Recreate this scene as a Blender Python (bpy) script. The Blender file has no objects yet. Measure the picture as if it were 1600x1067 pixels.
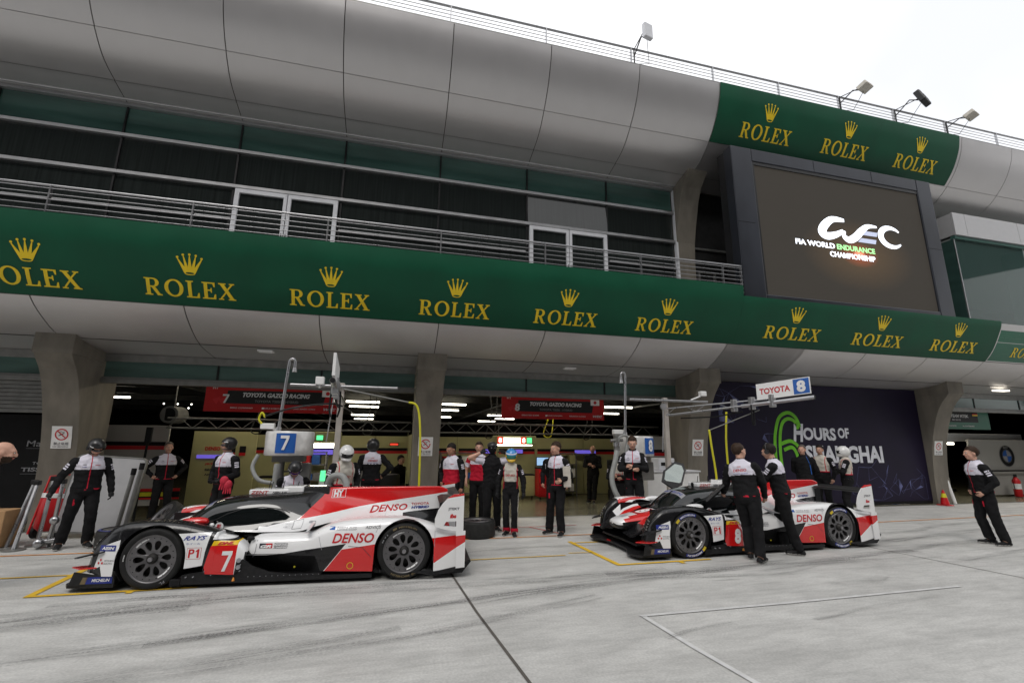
import bpy, bmesh, math, random
import numpy as np
from mathutils import Vector, Matrix, noise, geometry
from mathutils.bvhtree import BVHTree
random.seed(7)
R = math.radians
scene = bpy.context.scene
COL = scene.collection

# ------------------------------------------------------------------ camera
cam_d = bpy.data.cameras.new("camera")
cam_d.sensor_width = 36.0
cam_d.lens = 725.8 / 1600 * 36.0
cam_d.clip_end = 600
cam = bpy.data.objects.new("camera", cam_d)
COL.objects.link(cam)
yaw, pitch, roll = 0.2471, 0.21407, 0.00931
fwd = Vector((math.sin(yaw) * math.cos(pitch), math.cos(yaw) * math.cos(pitch), math.sin(pitch)))
rgt = Vector((math.cos(yaw), -math.sin(yaw), 0))
upv = rgt.cross(fwd)
r2 = rgt * math.cos(roll) + upv * math.sin(roll)
u2 = upv * math.cos(roll) - rgt * math.sin(roll)
cam.matrix_world = Matrix(((r2.x, u2.x, -fwd.x, 0), (r2.y, u2.y, -fwd.y, 0), (r2.z, u2.z, -fwd.z, 1.779), (0, 0, 0, 1)))
scene.camera = cam

# ------------------------------------------------------------------ world, sun, exposure
SUN_EL, SUN_AZ = R(52), R(205)
world = bpy.data.worlds.new("World")
scene.world = world
world.use_nodes = True
nt = world.node_tree
bg = nt.nodes["Background"]
sky = nt.nodes.new("ShaderNodeTexSky")
sky.sky_type = 'NISHITA'
sky.sun_disc = False
sky.sun_elevation = SUN_EL
sky.sun_rotation = SUN_AZ
sky.dust_density = 6
tc = nt.nodes.new("ShaderNodeTexCoord")
cl = nt.nodes.new("ShaderNodeTexNoise")
cl.inputs["Scale"].default_value = 1.6
cl.inputs["Detail"].default_value = 4
cr = nt.nodes.new("ShaderNodeValToRGB")
cr.color_ramp.elements[0].color = (0.66, 0.67, 0.70, 1)
cr.color_ramp.elements[1].color = (1.0, 1.0, 1.0, 1)
cr.color_ramp.elements[0].position = 0.3
cr.color_ramp.elements[1].position = 0.7
sc_ = nt.nodes.new("ShaderNodeVectorMath")
sc_.operation = 'SCALE'
sc_.inputs[3].default_value = 11.5
mx = nt.nodes.new("ShaderNodeMixRGB")
mx.inputs[0].default_value = 0.9
L_ = nt.links.new
L_(tc.outputs["Generated"], cl.inputs["Vector"])
L_(cl.outputs["Fac"], cr.inputs[0])
L_(cr.outputs[0], sc_.inputs[0])
L_(sky.outputs[0], mx.inputs[1])
L_(sc_.outputs[0], mx.inputs[2])
L_(mx.outputs[0], bg.inputs[0])
bg.inputs[1].default_value = 0.115
sun_d = bpy.data.lights.new("sun", 'SUN')
sun_d.energy = 0.9
sun_d.angle = R(25)
sun_d.color = (1, 0.97, 0.93)
sun = bpy.data.objects.new("sun", sun_d)
sun.rotation_euler = (R(90) - SUN_EL, 0, -SUN_AZ + R(180))
sun.rotation_euler = Vector((math.sin(SUN_AZ) * math.cos(SUN_EL), math.cos(SUN_AZ) * math.cos(SUN_EL), math.sin(SUN_EL))).to_track_quat('Z', 'Y').to_euler()
COL.objects.link(sun)
scene.view_settings.view_transform = 'Standard'
scene.view_settings.look = 'None'
scene.view_settings.exposure = 0.28
scene.view_settings.gamma = 1
scene.render.engine = 'CYCLES'
scene.cycles.max_bounces = 6
scene.cycles.diffuse_bounces = 3
scene.cycles.glossy_bounces = 3
scene.cycles.transmission_bounces = 4
scene.cycles.transparent_max_bounces = 8
scene.cycles.use_denoising = True

# ------------------------------------------------------------------ materials
MATS = {}
def mat(name, rgb, rough=0.5, metal=0.0, coat=0.0, emit=0.0, var=0.12, scale=6.0, bump=0.0, bscale=60.0, alpha=1.0, spec=0.5, stretch=(1, 1, 1)):
    if name in MATS: return MATS[name]
    m = bpy.data.materials.new(name)
    m.use_nodes = True
    n = m.node_tree.nodes
    L = m.node_tree.links.new
    b = n["Principled BSDF"]
    b.inputs["Roughness"].default_value = rough
    b.inputs["Metallic"].default_value = metal
    b.inputs["Specular IOR Level"].default_value = spec
    b.inputs["Coat Weight"].default_value = coat
    b.inputs["Coat Roughness"].default_value = 0.06
    b.inputs["Alpha"].default_value = alpha
    t = n.new("ShaderNodeTexCoord")
    mp = n.new("ShaderNodeMapping")
    mp.inputs["Scale"].default_value = stretch
    L(t.outputs["Object"], mp.inputs[0])
    nz = n.new("ShaderNodeTexNoise")
    nz.inputs["Scale"].default_value = scale
    nz.inputs["Detail"].default_value = 5
    L(mp.outputs[0], nz.inputs["Vector"])
    rp = n.new("ShaderNodeMapRange")
    rp.inputs[1].default_value = 0.3
    rp.inputs[2].default_value = 0.7
    rp.inputs[3].default_value = 1 - var
    rp.inputs[4].default_value = 1 + var
    L(nz.outputs["Fac"], rp.inputs[0])
    vm = n.new("ShaderNodeVectorMath")
    vm.operation = 'SCALE'
    vm.inputs[0].default_value = rgb
    L(rp.outputs[0], vm.inputs[3])
    L(vm.outputs[0], b.inputs["Base Color"])
    rr = n.new("ShaderNodeMapRange")
    rr.inputs[3].default_value = max(0.0, rough - 0.06 if rough > 0.12 else rough * 0.7)
    rr.inputs[4].default_value = min(1.0, rough + 0.08 if rough > 0.12 else rough * 1.3)
    L(nz.outputs["Fac"], rr.inputs[0])
    L(rr.outputs[0], b.inputs["Roughness"])
    if bump:
        n2 = n.new("ShaderNodeTexNoise")
        n2.inputs["Scale"].default_value = bscale
        n2.inputs["Detail"].default_value = 4
        L(mp.outputs[0], n2.inputs["Vector"])
        bp = n.new("ShaderNodeBump")
        bp.inputs["Strength"].default_value = bump
        bp.inputs["Distance"].default_value = 0.01
        L(n2.outputs["Fac"], bp.inputs["Height"])
        L(bp.outputs[0], b.inputs["Normal"])
    if emit:
        b.inputs["Emission Color"].default_value = (*rgb, 1)
        b.inputs["Emission Strength"].default_value = emit
    MATS[name] = m
    return m

mat('concrete', (0.18, 0.163, 0.135), 0.85, var=0.22, scale=2.2, bump=0.35, bscale=25, stretch=(1.6, 1.6, 0.6))
mat('panel', (0.57, 0.555, 0.555), 0.36, metal=0.6, var=0.025, scale=1.2, stretch=(1.5, 1, 0.8))
mat('gap', (0.09, 0.08, 0.07), 0.9)
mat('alu', (0.45, 0.45, 0.46), 0.35, metal=0.7, var=0.06)
mat('steel', (0.40, 0.40, 0.41), 0.28, metal=0.9, var=0.08)
mat('dull_metal', (0.22, 0.22, 0.21), 0.5, metal=0.6, var=0.15)
mat('white', (0.78, 0.78, 0.77), 0.45, var=0.04)
mat('frame_white', (0.64, 0.65, 0.68), 0.4, var=0.05)
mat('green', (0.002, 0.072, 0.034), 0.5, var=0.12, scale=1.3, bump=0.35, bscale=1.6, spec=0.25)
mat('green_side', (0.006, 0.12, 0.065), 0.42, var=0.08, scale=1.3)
mat('gold', (0.80, 0.58, 0.02), 0.45, var=0.05, spec=0.3)
mat('dark_glass', (0.020, 0.024, 0.023), 0.045, var=0.30, scale=4.0, spec=0.5, stretch=(5, 1, 0.12))
mat('green_glass', (0.05, 0.11, 0.095), 0.10, var=0.25, scale=1.2, stretch=(0.4, 1, 3), spec=0.6)
mat('lower_glass', (0.075, 0.13, 0.115), 0.15, var=0.35, scale=1.2, stretch=(0.4, 1, 3))
mat('black_metal', (0.012, 0.012, 0.013), 0.35, var=0.2, spec=0.35)
mat('screen_frame', (0.028, 0.031, 0.040), 0.32, metal=0.4, var=0.35, scale=0.9, stretch=(1, 1, 0.5))
mat('black', (0.010, 0.010, 0.011), 0.6, var=0.2, spec=0.2)
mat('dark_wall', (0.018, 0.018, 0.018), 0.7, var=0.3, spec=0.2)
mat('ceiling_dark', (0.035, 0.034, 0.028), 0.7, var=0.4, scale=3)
mat('cream_wall', (0.40, 0.385, 0.19), 0.6, var=0.10, scale=1.5)
mat('grey_wall', (0.40, 0.39, 0.36), 0.6, var=0.08, scale=1.5)
mat('red', (0.52, 0.008, 0.012), 0.4, var=0.05)
mat('banner_red', (0.42, 0.012, 0.012), 0.5, var=0.12, scale=2, spec=0.3)
mat('banner_dark', (0.022, 0.022, 0.022), 0.5, spec=0.2)
mat('banner_text', (0.62, 0.62, 0.62), 0.5)
mat('banner_grey', (0.22, 0.22, 0.22), 0.5)
mat('poster', (0.013, 0.009, 0.027), 0.55, var=0.25, scale=1.0, bump=0.05, bscale=4, spec=0.2)
mat('poster_web', (0.11, 0.12, 0.25), 0.55, var=0.5, scale=3, spec=0.2)
mat('poster_green', (0.17, 0.55, 0.03), 0.55, spec=0.25)
mat('poster_white', (0.70, 0.71, 0.76), 0.55, spec=0.25)
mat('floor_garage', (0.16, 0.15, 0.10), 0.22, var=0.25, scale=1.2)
mat('yellow', (0.72, 0.45, 0.03), 0.6, var=0.12, scale=5)
mat('orange', (0.72, 0.27, 0.04), 0.6, var=0.15, scale=5)
mat('red_line', (0.6, 0.05, 0.04), 0.6, var=0.1)
mat('white_line', (0.59, 0.59, 0.58), 0.6, var=0.12, scale=8)
mat('light', (1.0, 0.93, 0.78), emit=9, var=0)
mat('light_fill', (1.0, 0.90, 0.70), emit=16, var=0)
mat('light_small', (1.0, 0.95, 0.85), emit=5, var=0)
mat('screen_green', (0.1, 0.8, 0.3), emit=1.2, var=0)
mat('screen_red', (0.8, 0.06, 0.03), emit=.8, var=0)
mat('screen_purple', (0.15, 0.11, 0.62), emit=.6, var=0)
mat('lcd', (0.25, 0.4, 0.6), emit=1.0, var=0)
mat('logo_white', (0.85, 0.9, 1.0), emit=1.5, var=0)
mat('logo_grey', (0.35, 0.38, 0.5), emit=0.9, var=0)
mat('logo_green', (0.30, 0.75, 0.28), emit=1.3, var=0)
mat('blue', (0.01, 0.10, 0.40), 0.5, var=0.05)
mat('navy', (0.012, 0.025, 0.22), 0.4, var=0.05)
mat('silver_cloth', (0.72, 0.71, 0.69), 0.38, metal=0.25, var=0.2, scale=5, bump=0.9, bscale=9)
mat('hose_grey', (0.30, 0.31, 0.30), 0.5, bump=0.5, bscale=90)
mat('hose_yellow', (0.62, 0.58, 0.02), 0.45)
mat('card', (0.42, 0.25, 0.12), 0.8)
mat('glass_clear', (0.05, 0.10, 0.09), 0.03, alpha=0.45, var=0)
mat('soffit_white', (0.46, 0.46, 0.47), 0.45, metal=0.2, var=0.04)
mat('ceiling_grey', (0.20, 0.22, 0.21), 0.7)
mat('lamp_soft', (1.0, 0.93, 0.8), emit=1.6, var=0)
mat('hose_black', (0.02, 0.02, 0.02), 0.5)
mat('crate_grey', (0.16, 0.16, 0.17), 0.5)
mat('lens', (0.02, 0.02, 0.02), 0.05)
mat('stand_grey', (0.07, 0.07, 0.075), 0.8, var=0.3, scale=0.3)
mat('stand_roof', (0.05, 0.05, 0.055), 0.6)
# car
mat('car_white', (0.80, 0.80, 0.80), 0.22, coat=0.8, var=0.015)
mat('car_red', (0.60, 0.009, 0.010), 0.22, coat=0.8, var=0.02)
mat('car_black', (0.008, 0.008, 0.009), 0.25, coat=0.35, var=0.15, spec=0.35)
mat('carbon', (0.014, 0.014, 0.015), 0.42, var=0.3, scale=30, spec=0.3)
mat('car_glass', (0.006, 0.008, 0.008), 0.04, coat=0.5, var=0.1, spec=0.5)
mat('car_yellow', (0.78, 0.50, 0.01), 0.3, coat=0.3)
mat('text_red', (0.50, 0.010, 0.016), 0.4)
mat('text_black', (0.02, 0.02, 0.03), 0.4)
mat('text_white', (0.75, 0.75, 0.75), 0.45)
mat('text_grey', (0.30, 0.30, 0.32), 0.5)
mat('text_blue', (0.02, 0.04, 0.25), 0.4)
mat('tyre', (0.017, 0.017, 0.017), 0.62, var=0.25, scale=9, bump=0.15, bscale=120, spec=0.18)
mat('tread', (0.026, 0.026, 0.025), 0.55, var=0.25, scale=14, spec=0.2)
mat('rim', (0.18, 0.175, 0.18), 0.36, metal=0.8, var=0.1)
mat('rim_light', (0.30, 0.29, 0.30), 0.35, metal=0.8)
mat('brake', (0.03, 0.028, 0.026), 0.5, metal=0.5)
mat('tyre_yellow', (0.60, 0.45, 0.02), 0.5)
mat('tyre_gold', (0.16, 0.12, 0.06), 0.5)
# cloth and people
for nm, c in dict(skin=(0.58, 0.33, 0.24), skin_tan=(0.40, 0.20, 0.13), lips=(0.36, 0.12, 0.10), eye=(0.6, 0.6, 0.58), iris=(0.03, 0.02, 0.015),
                  hair_dark=(0.018, 0.014, 0.012), hair_brown=(0.038, 0.023, 0.015), hair_grey=(0.12, 0.10, 0.09)).items():
    mat(nm, c, 0.55, var=0.10, scale=14, bump=0.2 if 'hair' in nm else 0.0, bscale=180, spec=.15 if 'hair' in nm else .4)
mat('cloth_black', (0.013, 0.013, 0.014), 0.85, var=0.25, scale=8, bump=0.6, bscale=22, spec=0.12)
mat('cloth_trouser', (0.014, 0.014, 0.015), 0.9, var=0.3, scale=8, bump=0.7, bscale=16, spec=0.1)
mat('cloth_white', (0.66, 0.64, 0.72), 0.8, var=0.07, scale=8, bump=0.5, bscale=22, spec=0.2)
mat('cloth_red', (0.50, 0.012, 0.035), 0.7, var=0.12, scale=8, bump=0.6, bscale=22, spec=0.2)
mat('cloth_cream', (0.55, 0.52, 0.46), 0.8, var=0.1, scale=8, bump=0.5, bscale=22, spec=0.2)
mat('cloth_navy', (0.018, 0.020, 0.028), 0.85, var=0.1, bump=0.4, bscale=22, spec=0.1)
mat('glove', (0.015, 0.015, 0.016), 0.6, bump=0.3, spec=0.25)
mat('glove_red', (0.55, 0.02, 0.05), 0.6, bump=0.3)
mat('shoe', (0.015, 0.015, 0.016), 0.6, bump=0.3, spec=0.2)
mat('sole', (0.45, 0.44, 0.42), 0.7)
mat('helmet_black', (0.018, 0.018, 0.019), 0.35, coat=0.3, spec=0.35)
mat('helmet_white', (0.74, 0.74, 0.73), 0.25, coat=0.6)
mat('helmet_blue', (0.03, 0.22, 0.55), 0.25, coat=0.6)
mat('helmet_yellow', (0.75, 0.48, 0.03), 0.25, coat=0.6)
mat('helmet_red', (0.55, 0.04, 0.02), 0.25, coat=0.6)
mat('visor', (0.01, 0.01, 0.012), 0.05, coat=0.5)
mat('visor_purple', (0.07, 0.02, 0.14), 0.06, coat=0.5)
mat('visor_green', (0.02, 0.20, 0.16), 0.06, coat=0.5)

# ------------------------------------------------------------------ mesh accumulator
ORIGIN = {}
class MB:
    def __init__(s): s.v = []; s.f = []; s.m = []; s.sm = []
    def add(s, vs, fs, m=0, smooth=False):
        k = len(s.v)
        s.v += [tuple(v) for v in vs]
        for f in fs:
            s.f.append(tuple(i + k for i in f)); s.m.append(m); s.sm.append(smooth)
        return s
    def box(s, a, b, m=0, M=None):
        x0, y0, z0 = a; x1, y1, z1 = b
        vs = [Vector(p) for p in ((x0,y0,z0),(x1,y0,z0),(x1,y1,z0),(x0,y1,z0),(x0,y0,z1),(x1,y0,z1),(x1,y1,z1),(x0,y1,z1))]
        if M: vs = [M @ v for v in vs]
        return s.add(vs, [(0,3,2,1),(4,5,6,7),(0,1,5,4),(1,2,6,5),(2,3,7,6),(3,0,4,7)], m)
    def bbox(s, a, b, bev=0.01, m=0, M=None):          # bevelled box
        bm = bmesh.new()
        c = [(a[i] + b[i]) / 2 for i in range(3)]; d = [b[i] - a[i] for i in range(3)]
        bmesh.ops.create_cube(bm, size=1, matrix=Matrix.Translation(c) @ Matrix.Diagonal((*d, 1)))
        bmesh.ops.bevel(bm, geom=bm.edges[:], offset=bev, segments=2, affect='EDGES', profile=0.5)
        s.bm(bm, m, M); return s
    def bm(s, bm, m=0, M=None, smooth=False):
        bm.verts.index_update()
        s.add([(M @ v.co if M else v.co) for v in bm.verts], [[v.index for v in f.verts] for f in bm.faces], m, smooth)
        bm.free(); return s
    def tube(s, pts, r, m=0, n=8, cap=True, smooth=True):
        pts = [Vector(p) for p in pts]
        rs = r if isinstance(r, (list, tuple)) else [r] * len(pts)
        rings = []; prev = None
        for i, p in enumerate(pts):
            d = (pts[min(i + 1, len(pts) - 1)] - pts[max(i - 1, 0)]).normalized()
            if prev is None:
                a = Vector((0, 0, 1)) if abs(d.z) < 0.9 else Vector((1, 0, 0))
                u = d.cross(a).normalized()
            else:
                u = (prev - d * prev.dot(d)).normalized()
            prev = u
            w = d.cross(u)
            rings.append([p + (u * math.cos(t) + w * math.sin(t)) * rs[i] for t in [2 * math.pi * k / n for k in range(n)]])
        vs = [q for rg in rings for q in rg]; fs = []
        for i in range(len(pts) - 1):
            for k in range(n):
                a = i * n + k; b = i * n + (k + 1) % n
                fs.append((a, b, b + n, a + n))
        s.add(vs, fs, m, smooth)
        if cap:
            s.add(rings[0], [tuple(range(n))[::-1]], m); s.add(rings[-1], [tuple(range(n))], m)
        return s
    def ball(s, c, r, m=0, seg=12, M=None):
        if not isinstance(r, (tuple, list)): r = (r, r, r)
        bm = bmesh.new()
        bmesh.ops.create_uvsphere(bm, u_segments=seg, v_segments=max(6, seg * 2 // 3), radius=1)
        T = Matrix.Translation(c) @ (M or Matrix()) @ Matrix.Diagonal((*r, 1))
        return s.bm(bm, m, T, True)
    def sheet(s, rows, m=0, smooth=True, flip=False):
        n = len(rows[0]); vs = [p for r in rows for p in r]; fs = []
        for i in range(len(rows) - 1):
            for k in range(n - 1):
                a = i * n + k
                q = (a, a + 1, a + n + 1, a + n)
                fs.append(q[::-1] if flip else q)
        return s.add(vs, fs, m, smooth)
    def flat(s, V, F, fn, m=0, flip=False):
        return s.add([fn(x, y) for x, y in V], [tuple(f[::-1]) if flip else tuple(f) for f in F], m)
    def prism(s, loop, fa, fb, m=0, mside=None, holes=()):
        """2-D loop (with holes) mapped by fa / fb to two faces, closed by sides"""
        loops = [list(loop)] + [list(h) for h in holes]
        V, F = fill2d(loops)
        s.add([fa(x, y) for x, y in V], F, m)
        s.add([fb(x, y) for x, y in V], [f[::-1] for f in F], m)
        for lp in loops:
            n = len(lp)
            s.add([fa(x, y) for x, y in lp] + [fb(x, y) for x, y in lp], [(i, i + n, (i + 1) % n + n, (i + 1) % n) for i in range(n)], m if mside is None else mside)
        return s
    def build(s, name, mats, parent=None, origin=None, kind=None, label=None, smooth=None, weld=False):
        me = bpy.data.meshes.new(name)
        if parent is not None and origin is None:
            origin = ORIGIN.get(parent.name, (0, 0, 0))
        o = origin or (0, 0, 0)
        me.from_pydata([(v[0] - o[0], v[1] - o[1], v[2] - o[2]) for v in s.v], [], s.f)
        if isinstance(mats, str): mats = [mats]
        for q in mats: me.materials.append(MATS[q])
        if len(me.polygons):
            me.polygons.foreach_set('material_index', s.m)
            me.polygons.foreach_set('use_smooth', s.sm if smooth is None else [smooth] * len(s.m))
        if weld or True:
            bm = bmesh.new(); bm.from_mesh(me)
            if weld: bmesh.ops.remove_doubles(bm, verts=bm.verts, dist=1e-4)
            bmesh.ops.recalc_face_normals(bm, faces=bm.faces)
            bm.to_mesh(me); bm.free()
        ob = bpy.data.objects.new(name, me)
        COL.objects.link(ob)
        if parent is not None:
            ob.parent = parent
            ORIGIN[ob.name] = ORIGIN.get(parent.name, (0, 0, 0)) if origin is None else o
        else:
            ob.location = o
            ORIGIN[ob.name] = o
        if kind: ob['kind'] = kind
        if label: ob['label'] = label
        return ob

def fill2d(loops):
    V = [(p[0], p[1]) for l in loops for p in l]
    tris = geometry.tessellate_polygon([[Vector((p[0], p[1], 0)) for p in l] for l in loops])
    return V, [tuple(t) for t in tris]

def thing(name, label, cat, loc=(0, 0, 0), group=None, rz=0):
    o = bpy.data.objects.new(name, None)
    o.empty_display_size = 0.2
    COL.objects.link(o)
    o.location = loc
    o.rotation_euler = (0, 0, rz)
    o['label'] = label; o['category'] = cat
    if group: o['group'] = group
    ORIGIN[o.name] = tuple(loc)
    return o
def tag(o, label, cat, group=None):
    o['label'] = label; o['category'] = cat
    if group: o['group'] = group
    return o
def inst(src, name, parent, off):
    """a further piece that shares the mesh of src, moved by off"""
    c = src.copy(); COL.objects.link(c); c.name = name
    c.parent = parent
    c.location = Vector(src.location) + Vector(off)
    ORIGIN[c.name] = ORIGIN.get(src.name)
    return c
def circle(cx, cy, r, n=24, ry=None, a0=0):
    ry = r if ry is None else ry
    return [(cx + r * math.cos(a0 + 2 * math.pi * i / n), cy + ry * math.sin(a0 + 2 * math.pi * i / n)) for i in range(n)]
def lerp(x, tab):
    """piecewise linear table lookup"""
    if x <= tab[0][0]: return tab[0][1]
    for (a, u), (b, v) in zip(tab, tab[1:]):
        if x <= b: return u + (v - u) * (x - a) / (b - a) if b > a else v
    return tab[-1][1]
def smooth_tab(tab, n=6):
    """Catmull-Rom resample of [(x,y)...]"""
    out = []
    P = [tab[0]] + list(tab) + [tab[-1]]
    for i in range(1, len(P) - 2):
        p0, p1, p2, p3 = [Vector(P[i + j]) for j in (-1, 0, 1, 2)]
        for k in range(n):
            t = k / n
            out.append(tuple(0.5 * ((2 * p1) + (p2 - p0) * t + (2 * p0 - 5 * p1 + 4 * p2 - p3) * t * t + (3 * p1 - p0 - 3 * p2 + p3) * t ** 3)))
    out.append(tuple(tab[-1]))
    return out

# ------------------------------------------------------------------ lettering
_tc = {}
def text2d(s, bold=0.0, shear=0.0, space=1.0):
    key = (s, bold, shear, space)
    if key in _tc: return _tc[key]
    own = {'7': [[(0, 1), (1, 1), (1, .83), (.52, 0), (.20, 0), (.68, .80), (0, .80)]],
           'P1': [[(0, 0), (0, 1), (.34, 1), (.46, .96), (.53, .88), (.55, .74), (.53, .58), (.46, .48), (.34, .43), (.17, .43), (.17, 0)], [(.17, .84), (.30, .84), (.37, .80), (.38, .71), (.35, .62), (.28, .59), (.17, .59)], [(.80, 0), (.80, .72), (.66, .64), (.66, .79), (.86, 1), (1, 1), (1, 0)]]}.get(s)
    if own:
        if s == 'P1': a, fa = fill2d(own[:2]); b, fb = fill2d(own[2:]); V = a + b; F = fa + [tuple(i + len(a) for i in t) for t in fb]
        else: V, F = fill2d(own)
        V = [(x + shear * .4 * y, y) for x, y in V]; k = 1 + shear * .4
        V = [(x / k, y) for x, y in V]
        _tc[key] = (V, F); return V, F
    c = bpy.data.curves.new("lettering", 'FONT')
    c.body = s; c.offset = bold; c.shear = shear; c.space_character = space
    c.resolution_u = 3; c.dimensions = '2D'; c.fill_mode = 'FRONT'
    o = bpy.data.objects.new("lettering", c)
    COL.objects.link(o)
    dg = bpy.context.evaluated_depsgraph_get(); dg.update()
    me = bpy.data.meshes.new_from_object(o.evaluated_get(dg))
    V = [(v.co.x, v.co.y) for v in me.vertices]
    F = [tuple(p.vertices) for p in me.polygons]
    bpy.data.objects.remove(o); bpy.data.curves.remove(c); bpy.data.meshes.remove(me)
    if V:
        x0 = min(v[0] for v in V); x1 = max(v[0] for v in V); y0 = min(v[1] for v in V); y1 = max(v[1] for v in V)
        V = [((x - x0) / max(x1 - x0, 1e-6), (y - y0) / max(y1 - y0, 1e-6)) for x, y in V]
    _tc[key] = (V, F)
    return V, F
def densify(V, F, mx=.05):
    b = bmesh.new(); vs = [b.verts.new((x, y, 0)) for x, y in V]
    for f in F:
        try: b.faces.new([vs[i] for i in f])
        except ValueError: pass
    xs_ = [v[0] for v in V]; ys_ = [v[1] for v in V]
    x = min(xs_) + mx
    while x < max(xs_) - mx * .3:
        bmesh.ops.bisect_plane(b, geom=b.verts[:] + b.edges[:] + b.faces[:], plane_co=(x, 0, 0), plane_no=(1, 0, 0)); x += mx
    y = min(ys_) + mx
    while y < max(ys_) - mx * .3:
        bmesh.ops.bisect_plane(b, geom=b.verts[:] + b.edges[:] + b.faces[:], plane_co=(0, y, 0), plane_no=(0, 1, 0)); y += mx
    b.verts.index_update()
    out = [(v.co.x, v.co.y) for v in b.verts], [tuple(v.index for v in f.verts) for f in b.faces]
    b.free(); return out
def put(mb, s, x, y, w, h, fn, m=0, bold=0.02, shear=0.0, space=1.0, flip=False):
    """text filling the box x..x+w, y..y+h of the 2-D frame mapped by fn"""
    V, F = text2d(s, bold, shear, space)
    mb.flat([(x + a * w, y + b * h) for a, b in V], F, fn, m, flip)
def rect(mb, x0, y0, x1, y1, fn, m=0):
    mb.add([fn(x0, y0), fn(x1, y0), fn(x1, y1), fn(x0, y1)], [(0, 1, 2, 3)], m)
def ribbon(pts, ws):
    L = []; Rr = []
    n = len(pts)
    for i in range(n):
        a = Vector(pts[max(0, i - 1)]); b = Vector(pts[min(n - 1, i + 1)])
        d = (b - a).normalized(); nn = Vector((-d.y, d.x)); w = ws[i] if isinstance(ws, (list, tuple)) else ws
        p = Vector(pts[i]); L.append(tuple(p + nn * w / 2)); Rr.append(tuple(p - nn * w / 2))
    V = L + Rr
    return V, [(i, i + 1, n + i + 1, n + i) for i in range(n - 1)]

def serif(ch):
    arc = lambda cx, cy, rx, ry, a, b, n=8: [(cx + rx * math.cos(R(a + (b - a) * i / n)), cy + ry * math.sin(R(a + (b - a) * i / n))) for i in range(n + 1)]
    if ch == 'R':
        return [[(0,0),(0,.06),(.10,.08),(.10,.92),(0,.94),(0,1)] + arc(.45,.74,.27,.26,90,-75) + [(.74,.08),(.84,.06),(.84,0),(.60,0),(.34,.46),(.28,.46),(.28,.08),(.38,.06),(.38,0)],
                [(.28,.93)] + arc(.42,.735,.12,.195,90,-90) + [(.28,.54)]], .84
    if ch == 'O': return [circle(.47, .5, .47, 28, .52), circle(.47, .5, .28, 24, .43)], .94
    if ch == 'L': return [[(0,0),(0,.06),(.1,.08),(.1,.92),(0,.94),(0,1),(.38,1),(.38,.94),(.28,.92),(.28,.08),(.52,.08),(.60,.3),(.67,.3),(.66,0)]], .67
    if ch == 'E': return [[(0,0),(0,.06),(.1,.08),(.1,.92),(0,.94),(0,1),(.66,1),(.66,.72),(.6,.72),(.54,.92),(.28,.92),(.28,.56),(.42,.56),(.45,.66),(.5,.66),(.5,.38),(.45,.38),(.42,.48),(.28,.48),(.28,.08),(.56,.08),(.64,.3),(.7,.3),(.69,0)]], .70
    if ch == 'X': return [[(0,0),(0,.06),(.08,.08),(.36,.47),(.10,.92),(.01,.94),(.01,1),(.40,1),(.40,.94),(.31,.92),(.465,.66),(.64,.92),(.56,.94),(.56,1),(.84,1),(.84,.94),(.75,.92),(.51,.59),(.80,.08),(.9,.06),(.9,0),(.5,0),(.5,.06),(.59,.08),(.405,.40),(.18,.08),(.27,.06),(.27,0)]], .9
def serif_word(word, space=.13):
    V = []; F = []; x = 0
    for ch in word:
        lp, w = serif(ch)
        v, f = fill2d(lp); k = len(V)
        V += [(a + x, b) for a, b in v]; F += [tuple(i + k for i in t) for t in f]
        x += w + space
    W = x - space
    return [(a / W, b) for a, b in V], F
ROLEX = serif_word("ROLEX")
def crown2d():
    half = [(-.235,.09),(-.515,.73),(-.475,.75),(-.205,.36),(-.275,.86),(-.235,.87),(-.075,.38),(-.02,.90)]
    lp = half + [(-x, y) for x, y in half[::-1]] + [(.19,.03),(.1,.005),(0,0),(-.1,.005),(-.19,.03)]
    loops = [lp, circle(0, .085, .185, 16, .045)]
    V, F = fill2d(loops)
    for cx, cy in ((-.5,.80),(-.265,.925),(0,.96),(.265,.925),(.5,.80)):
        k = len(V); V += circle(cx, cy, .055, 12); F.append(tuple(range(k, k + 12)))
    return V, F
CROWN = crown2d()
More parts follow.
